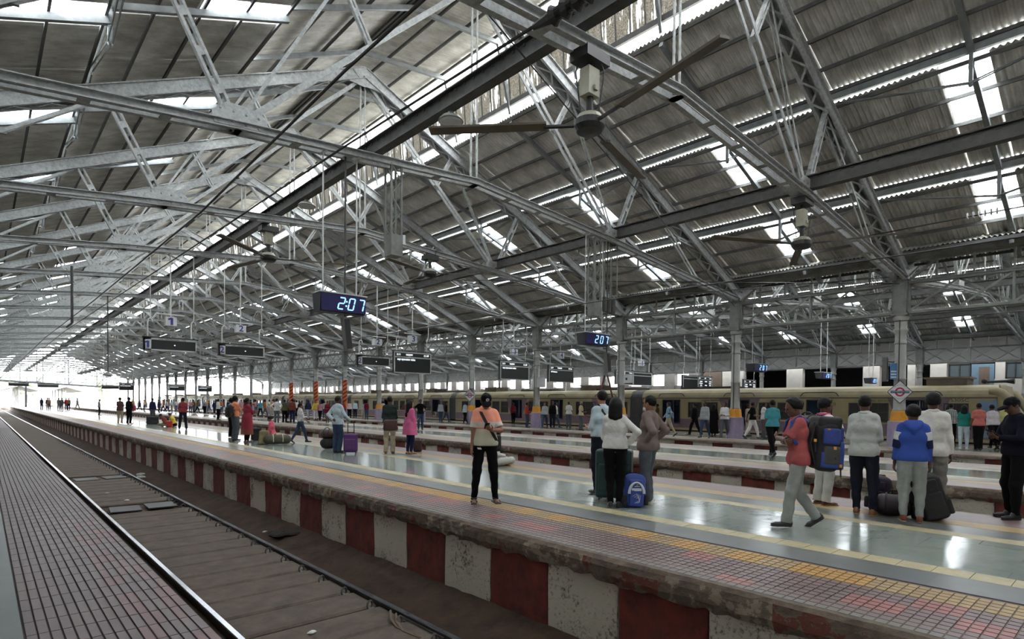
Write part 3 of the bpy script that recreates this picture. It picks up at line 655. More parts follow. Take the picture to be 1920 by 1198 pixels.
MB().mm((-6.6, -7, 4.4), (-6.1, 171, 7.3)).build('upper_wall', PLAST, wl)
# open end of the shed: louvre bars in the arch, posts, a slanting signal gantry
es = thing('end_screen', 'open end of the shed crossed by thin posts and horizontal bars', 'screen', (XC, 171.5, 0))
LV = mat('louvre_grey', rgb(120, 124, 134), 0.7)
for i in range(4):
    z = 5.6+0.8*i; half = min(15.8, (14.2-z)/SL)
    if half > 0.5: MB().box((0, 0, z), (2*half, 0.05, 0.13)).build('louvre_bar', LV, es)
for x in (-12, -8, -4, 0, 4, 8, 12): MB().box((x, 0.1, (5.2+chz(x))/2), (0.14, 0.1, chz(x)-5.2)).build('post', LV, es)
gt = thing('gantry_beam', 'slanting grey beam across the bright open end of the shed', 'beam', (0, 0, 0))
MB().bar((-9, 140, 5.5), (26.2, 169, 4.45), 0.35, 0.35, up=(0, 0, 1)).build('beam', LV, gt)
for t in (0.33, 0.5, 0.66, 0.82, 0.97):
    p = Vector((-9, 140, 5.5)).lerp(Vector((26.2, 169, 4.45)), t); q = chz(p.x-XC)
    MB().bar(p, (p.x, p.y, q), 0.16, 0.16, up=(1, 0, 0)).build('hanger_post', LV, gt); MB().bar(p+Vector((0, 0, 0.1)), (p.x+3, p.y+1.5, min(q, p.z+4)), 0.1, 0.1, up=(0, 0, 1)).build('stay', LV, gt)
MB().mm((6.6, 152, -0.0), (6.9, 152.3, 5.2)).build('mast', LV, gt)
lo = thing('ground', 'pale open ground beyond the end of the shed', 'ground', kind='structure'); MB().mm((-80, 232, -0.3), (160, 420, -0.02)).build('yard', PLAIN, lo)
CAN = mat('canopy_sheet', rgb(150, 150, 148), 0.8, 0, 0.2, 0.6)
for i, (x, y, wd, lab) in enumerate(((-1.5, 182, 7, 'leftmost pale gabled platform canopy outside the open end'), (7.5, 196, 8, 'middle pale gabled platform canopy outside the open end'), (17.4, 200, 8, 'rightmost pale gabled platform canopy outside the open end'))):
    c = thing('platform_canopy', lab, 'canopy', (x, y, 0), 0, 'canopies outside the shed'); c_ = MB()
    for s in (-1, 1): c_.prism([(0, 5.2), (s*wd/2, 3.9), (s*wd/2, 3.75), (0, 5.0)], 0, 45)
    c_.build('canopy_roof', CAN, c)
    for j in range(5): MB().lathe([(0.16, 0), (0.14, 4.9)], 8, (0, 2+10*j, 0)).build('post', CAN, c)
LEAF = mat('pale_leaves', rgb(150, 156, 132), 0.8, 0, 0.4, 2)
for i, (x, y, h) in enumerate(((-20, 300, 12), (2, 320, 13), (14, 310, 11), (40, 315, 12))):
    t = thing('broadleaf_tree', ['pale tree far left outside the open end', 'pale tree behind the middle canopy outside', 'pale low tree right of the middle canopy outside', 'pale tree beyond the platform columns outside'][i], 'tree', (x, y, 0), 0, 'trees outside the shed')
    MB().lathe([(0.35, 0), (0.25, h*0.5)], 8).build('trunk', BROWN, t); cr = MB(); rn = random.Random(i)
    for _ in range(26): cr.ball((rn.gauss(0, h*0.22), rn.gauss(0, h*0.22), h*0.68+rn.gauss(0, h*0.13)), rn.uniform(0.9, 1.8), 7, 5)
    cr.build('crown', LEAF, t)
fb = thing('far_building', 'pale three storey building outside the open end', 'building', (-8, 380, 0)); MB().mm((0, 0, 0), (60, 12, 13)).build('wall', PLAST, fb)
wn = MB().mm((-0.9, -0.1, 0), (0.9, 0.05, 1.8)).mesh('window', PLASTD)
for i in range(12):
    for j in range(3): obj('window', wn, fb, (3+5*i, 0, 2+3.8*j))
# ------------------------------------------------------------------ the train
CRM = mat('train_cream', rgb(156, 145, 108), 0.5, 0, 0.22, 1.3); CRMR = mat('train_roof_cream', rgb(156, 146, 114), 0.6, 0, 0.3, 1.0)
PUR = mat('train_mauve', rgb(112, 92, 102), 0.5, 0, 0.2, 1.5); GUT = mat('train_gutter', rgb(84, 72, 62), 0.6); TBLK = mat('train_underside', rgb(24, 22, 22), 0.8)
TINT = mat('train_inside_blue', rgb(110, 138, 170), 0.6, 0, 0.2, 2); TFR = mat('window_rubber', rgb(42, 40, 38), 0.6); BELL = mat('gangway_grey', rgb(76, 76, 78), 0.8, 0, 0.3, 4)
TGL = mat('train_glass', rgb(52, 56, 54), 0.15, 0, 0.3, 1.5); STL = mat('stainless', rgb(140, 142, 146), 0.35, 0.8)
X0 = 31.2; TW = 3.3
def side_panels(L_, ops, purple):
    """near side of a car: panels around the openings, split where the paint changes"""
    ys = sorted({0, L_, *[v for o in ops for v in o[:2]]}); c, p, ye = MB(), MB(), MB()
    for a, b_ in zip(ys[:-1], ys[1:]):
        hit = [o for o in ops if o[0] <= a+1e-6 and o[1] >= b_-1e-6]
        z0, z1 = 0.2, 2.0; segs = [(z0, z1)]
        if hit: segs = [(z0, hit[0][2]), (hit[0][3], z1)]
        for s0, s1 in segs:
            if s1-s0 < 0.01: continue
            if s0 < 0.74 and s1 > 0.74: p.mm((0, a, s0), (0.06, b_, 0.74)); c.mm((0, a, 0.74), (0.06, b_, s1))
            elif s1 <= 0.74: p.mm((0, a, s0), (0.06, b_, s1))
            else: c.mm((0, a, s0), (0.06, b_, s1))
    ye.mm((0, 0, 0.07), (0.06, L_, 0.2))
    for y0, y1 in purple: p.prism([(y0, 0.74), (y1, 0.74), (y1-0.35, 2.0), (y0+0.35, 2.0)], -0.006, 0.0, 'x')
    return c, p, ye
def clip_p(purple, ops):
    return purple
ROOFP = [(0.0, 2.0), (0.02, 2.12), (0.10, 2.28), (0.3, 2.42), (0.7, 2.52), (TW/2, 2.56)]
ROOFP = ROOFP+[(TW-x, z) for x, z in ROOFP[-2::-1]]
def make_car(L_, doors, wins):
    ops = [(d, d+1.16, 0.43, 1.85) for d in doors]+[(w_, w_+0.8, 0.87, 1.69) for w_ in wins]
    c, p, ye = side_panels(L_, ops, [])
    d = {'side_cream': (c, CRM), 'side_mauve': (p, PUR), 'skirt_strip': (ye, CRM)}
    pm = MB()
    for q in doors[::2]:
        pm.prism([(q-0.14, 0.74), (q-0.02, 0.74), (q-0.02, 1.94), (q-0.62, 1.94)], -0.008, 0.0, 'x'); pm.prism([(q+1.18, 0.74), (q+1.3, 0.74), (q+1.78, 1.94), (q+1.18, 1.94)], -0.008, 0.0, 'x')
        pm.prism([(q-0.02, 1.86), (q+1.18, 1.86), (q+1.18, 1.94), (q-0.02, 1.94)], -0.008, 0.0, 'x')
    d['door_mauve'] = (pm, PUR)
    r = MB(); r.prism(ROOFP, 0, L_); d['roof'] = (r, CRMR)
    d['gutter'] = (MB().mm((-0.03, 0, 1.94), (0.02, L_, 2.0)), GUT)
    ins = MB().mm((TW-0.1, 0, 0.1), (TW, L_, 2.0)).mm((0.06, 0, 0.36), (TW, L_, 0.43)).mm((0.06, 0, 1.96), (TW, L_, 1.99)).mm((0, 0, 0.1), (TW, 0.06, 2.0)).mm((0, L_-0.06, 0.1), (TW, L_, 2.0)); d['interior'] = (ins, TINT)
    d['underframe'] = (MB().mm((0.25, 0.4, -1.0), (TW-0.25, L_-0.4, 0.05)).mm((0.1, 0, -0.15), (TW-0.1, L_, 0.09)), TBLK)
    M_ = {k: mb.mesh(k, m_) for k, (mb, m_) in d.items()}
    return M_, ops
fr = MB()
for a in (((-0.44, -0.45), (0.44, -0.40)), ((-0.44, 0.40), (0.44, 0.45)), ((-0.44, -0.45), (-0.39, 0.45)), ((0.39, -0.45), (0.44, 0.45))): fr.mm((-0.02, a[0][0], a[0][1]), (0.03, a[1][0], a[1][1]))
fr.mm((-0.012, -0.4, -0.02), (0.02, 0.4, 0.02))
FRM = fr.mesh('window_frame', TFR)
gr = MB(); [gr.mm((0.01, -0.4, 0.05+0.07*i), (0.02, 0.4, 0.065+0.07*i)) for i in range(5)]; gr.mm((0.01, -0.01, 0.03), (0.02, 0.01, 0.4)); GRL = gr.mesh('window_grille', TFR)
WPN = MB().mm((0.03, -0.4, -0.41), (0.04, 0.4, 0.41)).mesh('window_pane', TGL)
dfm = MB().mm((-0.015, -0.62, -0.02), (0.04, -0.57, 1.46)).mm((-0.015, 0.57, -0.02), (0.04, 0.62, 1.46)).mm((-0.015, -0.62, 1.41), (0.04, 0.62, 1.46)); DFM = dfm.mesh('door_frame', TFR)
dp = MB().lathe([(0.022, 0), (0.022, 1.42)], 8, (0.25, 0, 0)); [dp.mm((1.2, -0.5+0.1*i, 1.1), (1.24, -0.46+0.1*i, 1.35)) for i in range(10)]; dp.mm((1.15, -0.55, 0.9), (1.25, 0.55, 0.95)); DPL = dp.mesh('grab_pole', STL)
arcm = MB().tube([(-0.01, -0.9, 2.06), (0.0, -0.8, 2.2), (0.03, -0.68, 2.25), (0.03, 0.68, 2.25), (0.0, 0.8, 2.2), (-0.01, 0.9, 2.06)], 0.022, 5).mesh('rain_strip', TFR)
bog = MB(); [bog.lathe([(0.44, -0.07), (0.44, 0.07)], 14, (0, 0, 0)) for _ in range(1)]
WH = MB(); n_ = 16; WH.prism([(0.46*cos(2*pi*i/n_), 0.46*sin(2*pi*i/n_)) for i in range(n_)], 0, 0.12, 'x'); WHM = WH.mesh('wheel', TBLK)
rpk = MB().mm((0.95, 0, 2.55), (2.3, 1.5, 2.88)).mm((0.85, -0.1, 2.84), (2.4, 1.6, 2.92)).mesh('roof_box', mat('roof_gear', rgb(116, 106, 92), 0.8, 0, 0.3, 3)); rpd = MB().mm((0.9, 0, 2.53), (2.4, 3.4, 2.66)).mesh('roof_tray', TFR)
D1 = [2.2, 6.4, 10.6, 14.9]; W1 = [1.0, 3.97, 4.78, 8.2, 9.2, 12.48, 13.48]
CARG = {'cab': make_car(17.6, D1, W1), 'mid': make_car(18.9, [1.5, 6.0, 10.3, 14.9], [0.3, 2.95, 3.85, 7.5, 8.7, 11.9, 13.0, 17.1])}
LBL = ['cream and mauve train car nearest the camera with sloping cab', 'second train car from the sloping cab', 'third train car from the sloping cab', 'fourth train car from the sloping cab', 'fifth train car from the sloping cab', 'sixth train car from the sloping cab', 'seventh train car from the sloping cab', 'eighth train car from the sloping cab']
cars = []
def text(name, s, m_, size, parent, loc, rot, align='CENTER', ext=0.004, sx=1.0):
    cu = bpy.data.curves.new(name, 'FONT'); cu.body = s; cu.size = size; cu.align_x = align; cu.align_y = 'CENTER'; cu.extrude = ext; cu.offset = size*0.018 if name == 'numeral' else 0.0; cu.materials.append(m_)
    o = bpy.data.objects.new(name, cu); COL.objects.link(o); o.parent = parent; o.location = loc; o.rotation_euler = rot; o.scale = (sx, 1, 1); return o
RTRAIN = (pi/2, 0, -pi/2)
for i in range(8):
    y0 = 4.5 if i == 0 else 23.0+19.8*(i-1)
    kind_ = 'cab' if i == 0 else 'mid'
    t = thing('train_car', LBL[i], 'train', (X0, y0, 0), 0, 'cars of the cream train'); cars.append(t); t['kind'] = 'thing'
    M_, ops = CARG[kind_]
    for k, me in M_.items(): obj(k, me, t)
    for a, b_, z0, z1 in ops:
        if z1-z0 > 1: f_ = obj('door_frame', DFM, t, (0, (a+b_)/2, 0.43)); obj('grab_pole', DPL, f_); obj('rain_strip', arcm, t, (0, (a+b_)/2, 0))
        else: f_ = obj('window_frame', FRM, t, (0, (a+b_)/2, 1.28)); obj('window_pane', WPN, f_); obj('window_grille', GRL, f_)
    for y in (2.2, 4.6, 13.4, 15.8):
        for x in (0.62, TW-0.74): obj('wheel', WHM, t, (x, y, -0.54))
    L_ = 17.6 if i == 0 else 18.9
    MB().prism([(x*0.96+0.07, z-0.06) for x, z in ROOFP]+[(TW-0.1, 0.1), (0.1, 0.1)], L_, L_+0.9).build('gangway', BELL, t)
    for y in ([1.2] if i == 0 else [3.6, 14.5]): obj('roof_box', rpk, t, (0, y, 0))
    for y in ([13.0] if i == 0 else [1.2, 9.0]): obj('roof_tray', rpd, t, (0, y-1, 0))
DKT = mat('train_lettering', rgb(60, 52, 44), 0.6); LTT = mat('cream_lettering', rgb(196, 188, 160), 0.6)
for y in (12.9, 4.4): text('lettering', 'CENTRAL RAILWAY', DKT, 0.13, cars[0], (-0.012, y, 1.83), RTRAIN)
text('lettering', '5305C', DKT, 0.2, cars[0], (-0.012, 1.27, 1.86), RTRAIN, sx=1.25)
for y in (7.75, 6.25, 12.0, 1.95): text('lettering', 'II', DKT, 0.24, cars[0], (-0.014, y, 1.66), RTRAIN)
text('lettering', 'CR', LTT, 0.62, cars[2], (-0.014, 2.25, 0.5), RTRAIN, sx=0.8)
for i in range(1, 5): text('lettering', 'CENTRAL RAILWAY', DKT, 0.13, cars[i], (-0.012, 8.9, 1.83), RTRAIN)
# sloping cab front of the first car, driver's side doorway in front of the first windows
cab = cars[0]
m = MB(); nose = [(0.0, 2.0), (0.0, 0.1), (-1.1, 0.1), (-1.1, 0.5), (-0.15, 2.0)]
m.prism(nose, 0.0, 0.06, 'x'); m.prism(nose, TW-0.06, TW, 'x'); m.build('cab_side', CRM, cab)
MB().prism([(-0.16, 2.0), (-1.1, 0.5), (-1.1, 0.1), (-1.0, 0.1), (-1.0, 0.48), (-0.06, 1.98)], 0.05, TW-0.05, 'x').build('cab_front', mat('cab_glass', rgb(40, 44, 48), 0.12, 0, 0, spec=0.7), cab)
for sx, q in ((0, 1), (TW, -1)):
    rim = MB().tube([(sx+q*0.16, 0.3, 2.22), (sx+q*0.15, 0.06, 2.22), (sx+q*0.14, -0.1, 2.14), (sx+q*0.14, -0.25, 1.95), (sx+q*0.13, -0.7, 1.2), (sx+q*0.12, -1.08, 0.55)], [0.17, 0.2, 0.2, 0.19, 0.18, 0.17], 12); smooth(rim.build('cab_rim', CRMR, cab))
MB().prism([(0.0, 2.0), (-0.15, 2.0), (-0.05, 2.5), (0.0, 2.52)], 0.2, TW-0.2, 'x').build('cab_roof', CRMR, cab)
hn = MB().tube([(1.0, 0.5, 2.66), (1.0, -0.1, 2.68), (1.0, -0.4, 2.68)], [0.05, 0.06, 0.13], 10).ball((1.0, 0.6, 2.7), 0.12); hn.build('horn', BLACK, cab)
MB().mm((-0.01, 0.02, 0.3), (0.02, 0.62, 1.84)).build('cab_door', TINT, cab)
# ------------------------------------------------------------------ signs, clocks, fans, lamps, wires
FRG = mat('sign_frame_grey', rgb(186, 188, 186), 0.5, 0, 0.1, 5); SGB = mat('sign_black', rgb(26, 28, 30), 0.35); LEDW = emit('led_white', (0.85, 0.95, 1, 1), 0.075); NUMB = mat('number_blue', rgb(52, 54, 128), 0.6); SGW = mat('sign_white', rgb(196, 198, 200), 0.5)
LEDB = emit('led_blue_white', (0.26, 0.52, 1.0, 1), 0.095); NAVY = mat('clock_navy', rgb(18, 18, 78), 0.35); ROD = mat('white_rod', rgb(190, 192, 190), 0.5)
RS = (pi/2, 0, 0)
def tie_at(x): return tiez(x-XC if x < 26.5 else x-XC-SPAN)-0.02
def numeral(s, size, parent, loc, sx=1.0):
    if s != '1': return text('numeral', s, NUMB, size, parent, loc, RS, sx=sx)
    h = size*0.36; x, y, z = loc; return MB().mm((x-0.02*size/0.3, y-0.004, z-h), (x+0.05*size/0.3, y, z+h)).bar((x-0.085*size/0.3, y-0.002, z+h*0.48), (x+0.01*size/0.3, y-0.002, z+h*0.9), 0.004, 0.05*size/0.3).build('numeral', NUMB, parent)
def hook_rod(root, x, z, top):
    MB().tube([(x, 0.08, z), (x, 0.08, z+0.62), (x+0.02, 0.08, z+0.72), (x+0.08, 0.08, z+0.77), (x+0.15, 0.08, z+0.72), (x+0.16, 0.08, z+0.64)], 0.028, 6).build('hook_rod', ROD, root)
    MB().tube([(x+0.1, 0.08, z+0.76), (x+0.1, 0.08, top)], 0.02, 5).box((x+0.1, 0.08, top-0.08), (0.07, 0.36, 0.03)).build('hanger_rod', ROD, root)
SY = 26.82
def near(v, f): return v*f
def number_box(x0, x1, z0, z1, Y, s, lab):
    f_ = SY/Y; x0 *= f_; x1 *= f_; z0 = 1.55+(z0-1.55)*f_; z1 = 1.55+(z1-1.55)*f_; Y = SY-0.03; top = tie_at((x0+x1)/2)
    r = thing('number_box', lab, 'sign', ((x0+x1)/2, Y, z0), 0, 'platform number boxes'); w_, h = x1-x0, z1-z0
    MB().mm((-w_/2-0.02, -0.02, 0), (w_/2+0.02, 0.22, h)).build('box', SGW, r); numeral(s, h*1.12, r, (0.0, -0.026, h*0.5), 1.1)
    MB().tube([(0, 0.1, h), (0, 0.1, top-z0)], 0.03, 6).box((0, 0.1, top-z0-0.08), (0.07, 0.36, 0.03)).build('hanger_rod', ROD, r); MB().mm((-0.5, 0.05, h+0.08), (0.5, 0.12, h+0.13)).build('cross_rail', ROD, r)
def sign(x0, x1, z0, z1, Y, rows, num, lab):
    Yt = SY if Y < 40 else (60.32 if Y < 65 else 73.72 if Y < 78 else 80.42); f_ = Yt/Y; x0 *= f_; x1 *= f_; z0 = 1.55+(z0-1.55)*f_; z1 = 1.55+(z1-1.55)*f_; Y = Yt
    r = thing('indicator_board', lab, 'sign', ((x0+x1)/2, Y, z0), 0, 'hanging train indicator boards'); w_, h = x1-x0, z1-z0; t = 0.05
    f = MB().mm((-w_/2, 0, 0), (w_/2, 0.17, h)); f.build('case', SGB, r)
    b_ = MB().mm((-w_/2, -0.03, 0), (w_/2, 0.0, t)).mm((-w_/2, -0.03, h-t*1.6), (w_/2, 0.0, h)).mm((-w_/2, -0.03, 0), (-w_/2+t, 0.0, h)).mm((w_/2-t, -0.03, 0), (w_/2, 0.0, h)); nc = 0
    if num: nc = 0.26; b_.mm((-w_/2, -0.03, 0), (-w_/2+nc, 0.0, h))
    if not num: b_.mm((-w_/2, -0.03, h*0.71), (w_/2, 0.0, h*0.76))
    b_.build('frame', FRG, r); MB().mm((-w_/2-0.02, -0.05, h), (w_/2+0.05, 0.19, h+0.04)).build('cover', BLACK, r)
    if num:
        numeral(num, h*0.72, r, (-w_/2+nc*0.5, -0.035, h*0.47)); MB().mm((0.12, -0.012, h*0.45), (0.16, -0.002, h*0.52)).build('led_dot', LEDW, r)
        text('lettering', 'TIME    DESTINATION    TYPE', SGB, 0.075, r, (0.05, -0.034, h-0.05), RS)
    for x, z, s, sz, al in rows: text('lettering', s, LEDW, sz*h, r, (x*w_, -0.012, z*h), RS, al)
    for q in (-0.42, 0.4): hook_rod(r, q*w_, h, tie_at((x0+x1)/2+q*w_)-z0)
    return r
YS_ = 28.3
DV1 = 'कल्याण'; DV2 = 'सर्व स्थानकांवर थांबेल'; DV3 = '12 डबे'
R3 = [(-0.38, 0.85, '2:11', 0.13, 'CENTER'), (-0.1, 0.85, DV1, 0.12, 'CENTER'), (0.36, 0.85, DV3, 0.12, 'CENTER'), (-0.42, 0.62, DV2, 0.115, 'LEFT')]
R4 = [(-0.38, 0.85, '2:17', 0.13, 'CENTER'), (-0.08, 0.85, 'THANE', 0.12, 'CENTER'), (0.35, 0.85, '12 Car', 0.12, 'CENTER'), (-0.42, 0.62, 'All Stations', 0.115, 'LEFT')]
RX = [(-0.4, 0.85, '2:15', 0.11, 'CENTER'), (0.0, 0.85, 'CSMT', 0.11, 'CENTER'), (0.36, 0.85, '12 Car', 0.11, 'CENTER')]+[(x, z, s, 0.12, 'CENTER') for z, q in ((0.58, ('DADAR', 'KURLA', 'THANE')), (0.42, ('BYCULLA', '', 'KALVA')), (0.26, ('SION', 'PAREL', 'DIVA')), (0.1, ('MASJID', '', ''))) for x, s in zip((-0.3, 0.05, 0.35), q) if s]
sign(5.02, 7.02, 3.65, 4.18, YS_, [], '1', 'wide dark indicator board with blue 1, leftmost of the hanging boards')
sign(7.91, 9.90, 3.60, 4.12, YS_, [], '2', 'wide dark indicator board with blue 2 right of the board with 1')
sign(14.84, 16.80, 3.52, 4.05, YS_+0.35, [], '2', 'wide dark indicator board with blue 2 touching a tall lettered board')
sign(16.86, 19.30, 3.2, 4.4, YS_, R3, '', 'tall indicator board with white Devanagari lines under number box 3, left of columns')
sign(24.6, 27.14, 3.1, 4.29, YS_, R3, '', 'tall indicator board with white Devanagari lines beside the second diamond sign column')
sign(29.05, 31.6, 3.07, 4.23, YS_, R4, '', 'tall indicator board reading 2:17 and All Stations')
sign(36.5, 38.68, 3.12, 4.21, YS_, R4, '', 'indicator board half hidden behind a grey column')
sign(38.76, 41.3, 3.1, 4.18, YS_+0.05, [], '', 'tall blank indicator board right of a column above the train')
sign(46.0, 48.5, 3.1, 4.2, YS_, [], '', 'blank dark indicator board above the train left of a full text board')
sign(48.55, 51.0, 3.1, 4.2, YS_, RX, '', 'indicator board full of white text above the train')
sign(57.3, 59.9, 3.0, 4.2, YS_, RX, '', 'small indicator board full of white text right of a column')
for a in ((5.84, 6.22, 4.73, 5.1, '1', 'white number box 1 above the leftmost indicator board'), (8.66, 9.05, 4.69, 5.02, '2', 'white number box 2 above the second indicator board from left'), (15.63, 16.07, 4.62, 4.97, '2', 'white number box 2 above the indicator board joined to a taller one'), (17.86, 18.3, 4.93, 5.32, '3', 'white number box 3 beside the hook rods of a tall Devanagari board'), (25.6, 26.05, 4.72, 5.1, '3', 'small white number box 3 near the lattice girder over column tops'), (30.05, 30.5, 4.75, 5.15, '4', 'small white number box 4 above the All Stations board'), (39.6, 40.1, 4.7, 5.1, '5', 'small white number box 5 above the blank board over the train')): number_box(a[0], a[1], a[2], a[3], YS_, a[4], a[5])
k = 0
for x0, x1, z0, z1, Y, tx, lab in ((4.5, 6.3, 2.85, 3.2, 80, 0, 'thin dark board far away, second from left at the open end'), (2.2, 3.9, 2.95, 3.3, 82, 0, 'thin dark board far away, leftmost at the open end'), (9.6, 11.2, 2.75, 3.15, 76, 0, 'thin dark board far away, third from left at the open end'), (10.3, 11.6, 2.55, 3.3, 70, 1, 'small lettered board far away beside the bright open end'), (12.6, 13.9, 2.45, 3.02, 60, 1, 'small lettered board far away in front of distant columns'), (15.0, 16.2, 2.4, 2.95, 60, 1, 'small lettered board far away over distant crowd, beside another')):
    sign(x0, x1, z0, z1, Y, [(-0.2, 0.83, '2:11', 0.16, 'CENTER'), (0.3, 0.83, '12', 0.16, 'CENTER'), (-0.42, 0.58, DV2, 0.14, 'LEFT')] if tx else [], '', lab)
SEG = {'2': 'abged', '0': 'abcdef', '7': 'abc'}
def clock(x0, x1, z0, z1, Y, colon, lab, cyl=True):
    f_ = 13.35/Y; x0 *= f_; x1 *= f_; z0 = 1.55+(z0-1.55)*f_; z1 = 1.55+(z1-1.55)*f_; Y = 13.35
    r = thing('digital_clock', lab, 'clock', ((x0+x1)/2, Y, z0), 0, 'blue digital clocks'); w_, h = x1-x0, z1-z0
    MB().prism([(0.0, 0), (0.34, 0), (0.42, h), (-0.04, h)], -w_/2, w_/2, 'x').build('case', mat('clock_case', rgb(38, 38, 42), 0.5), r); MB().mm((-w_/2+0.02, -0.045, 0.02), (w_/2-0.01, -0.02, h-0.02)).build('face', NAVY, r); MB().mm((-w_/2-0.02, -0.06, h), (w_/2+0.03, 0.44, h+0.03)).build('cover', FRG, r)
    dh = h*0.62; dw = dh*0.5; th = dh*0.105; sk = 0.12
    for ch, cx in (('2', -0.05), ('0', 0.17), ('7', 0.385)):
        d = MB(); cx *= w_*1.0
        def S(a, b_): return d.bar((cx+a[0]*dw/2+a[1]*sk*dh, -0.05, h*0.5+a[1]*dh/2), (cx+b_[0]*dw/2+b_[1]*sk*dh, -0.05, h*0.5+b_[1]*dh/2), 0.012, th)
        sg = {'a': ((-.9, 1), (.9, 1)), 'b': ((1, .95), (1, .08)), 'c': ((1, -.08), (1, -.95)), 'd': ((-.9, -1), (.9, -1)), 'e': ((-1, -.08), (-1, -.95)), 'f': ((-1, .95), (-1, .08)), 'g': ((-.85, 0), (.85, 0))}
        for c_ in SEG[ch]: S(*sg[c_])
        d.build('digit', LEDB, r)
    if colon: MB().ball((0.062*w_, -0.05, h*0.62), 0.022).ball((0.05*w_, -0.05, h*0.38), 0.022).build('colon', LEDB, r)
    for q in (-0.38, 0.36): MB().tube([(q*w_, 0.15, h), (q*w_, 0.15, tie_at((x0+x1)/2+q*w_)-z0)], 0.02, 6).box((q*w_, 0.15, tie_at((x0+x1)/2+q*w_)-z0-0.08), (0.07, 0.36, 0.03)).build('hanger_rod', ROD, r)
clock(8.33, 9.98, 4.58, 5.2, 18.7, True, 'large blue digital clock reading 2:07 above the nearest platform')
clock(19.72, 21.3, 4.2, 4.72, 17.0, False, 'blue digital clock reading 207 in front of the columns, second largest')
clock(31.25, 32.85, 3.45, 3.86, 14.9, False, 'small blue digital clock above the train, third from left')
clock(41.2, 42.7, 3.4, 3.8, 15.0, False, 'tiny blue digital clock above the train, fourth from left')
clock(50.8, 52.2, 3.35, 3.78, 15.0, False, 'tiny blue digital clock above the train, rightmost')
SPK = mat('speaker_grey', rgb(110, 110, 107), 0.6, 0, 0.2, 5)
for x, y, z, h, lab in ((6.72, 13.5, 2.82, 0.82, 'grey slanted column loudspeaker below the largest clock'), (16.9, 13.5, 2.72, 0.72, 'grey slanted column loudspeaker below the second clock'), (26.3, 7.25, 2.55, 0.95, 'grey slanted column loudspeaker left of a blue column notice')):
    s = thing('column_speaker', lab, 'loudspeaker', (x, y, z), 0, 'column loudspeakers'); MB().bar((0.04, 0, 0), (-0.06, 0, h), 0.16, 0.17).build('case', SPK, s); MB().bar((0.03, -0.085, 0.05), (-0.05, -0.085, h-0.05), 0.02, 0.13).build('grille', BLACK, s); (MB().tube([(-0.06, 0, h), (-0.06, 0, tie_at(x)-z)], 0.025, 6) if x < 26 else MB().bar((0, 0, h*0.8), (0.15, -0.4, h*0.8), 0.04, 0.04)).build('hanger_rod', STEELD, s)
FANB = mat('fan_blade', rgb(92, 84, 70), 0.6, 0, 0.3, 4); FANC = mat('fan_cream', rgb(158, 156, 136), 0.5, 0, 0.2, 4)
def fan(x, y, z, angs, lab, R_=2.85, top=7.5):
    r = thing('ceiling_fan', lab, 'fan', (x, y, z), 0, 'large ceiling fans')
    MB().lathe([(0.05, -0.14), (0.22, -0.12), (0.27, -0.04), (0.27, 0.06), (0.24, 0.08)], 20).build('hub', BLACK, r); MB().lathe([(0.24, 0.08), (0.2, 0.16), (0.1, 0.2)], 20).build('motor_cap', FANC, r)
    MB().lathe([(0.06, 0.2), (0.06, 0.48)], 10).build('shaft', BLACK, r); MB().mm((-0.15, -0.11, 0.48), (0.13, 0.11, 0.95)).mm((-0.03, -0.15, 0.56), (0.05, -0.11, 0.64)).build('drive_box', FANC, r); MB().tube([(0, 0, 0.95), (0, 0, top-z-0.02)], 0.05, 8).mm((-0.3, -0.2, top-z-0.22), (0.3, 0.2, top-z-0.03)).build('mount', BLACK, r)
    bl = MB().prism([(0.75, -0.01), (0.75, 0.03), (R_, 0.05), (R_, 0.01)], -0.09, 0.11).mesh('blade', FANB); ar = MB().mm((0.2, -0.03, -0.02), (0.8, 0.03, 0.02)).mesh('blade_arm', BLACK)
    for a in angs:
        b_ = obj('blade', bl, r, (0, 0, 0.0)); b_.rotation_euler = (radians(10), 0, radians(a)); obj('blade_arm', ar, b_)
    for q in ((-0.12, 0.1), (0.1, -0.12)): MB().tube([(q[0], q[1], top-z-0.1), (q[0]*1.7, q[1]*1.5, 0.9), (q[0], q[1], 0.2)], 0.012, 5).build('cable', WIRE, r)
fan(7.9, 6.77, 6.42, (131, 259, 17), 'large black hubbed ceiling fan nearest the camera', 2.85, 7.68)
fan(17.2, 6.87, 6.12, (149, 292, 27), 'large ceiling fan above second platform, near the upper right', 2.75, 7.42)
fan(7.7, 21.6, 6.7, (100, 220, 340), 'ceiling fan over the nearest platform, behind the nearest fan', 2.85, 7.84)
fan(13.7, 20.2, 6.85, (80, 200, 320), 'ceiling fan hanging between the two island platforms', 2.7, 7.6)
LMPM = mat('lamp_shade', rgb(120, 122, 116), 0.45, 0.2, 0.2, 5)
for x, y, z, lab in ((7.5, 10.31, 7.62, 'round grey lamp under the runway girder, nearest the camera'), (7.5, 17.8, 7.62, 'round grey lamp under the runway girder, second from camera'), (17.2, 15.21, 7.25, 'round grey lamp under the second runway girder'), (5.4, 40.3, 3.0, 'bell shaped lamp hanging below the board with blue 1')):
    l = thing('pendant_lamp', lab, 'lamp', (x, y, z), 0, 'round pendant lamps'); smooth(MB().lathe([(0.06, 0.16), (0.09, 0.1), (0.18, 0.07), (0.25, 0.0), (0.27, -0.04)], 18).build('shade', LMPM, l)); smooth(MB().lathe([(0.25, -0.04), (0.2, -0.07), (0.1, -0.085), (0.02, -0.087)], 18).build('lens', SGW, l)); MB().tube([(0, 0, 0.1), (0, 0, max(0.2, (7.75 if y < 12 or z > 7.5 else 7.58 if x > 15 else 7.5)-z))], 0.03, 6).build('stem', STEELD, l)
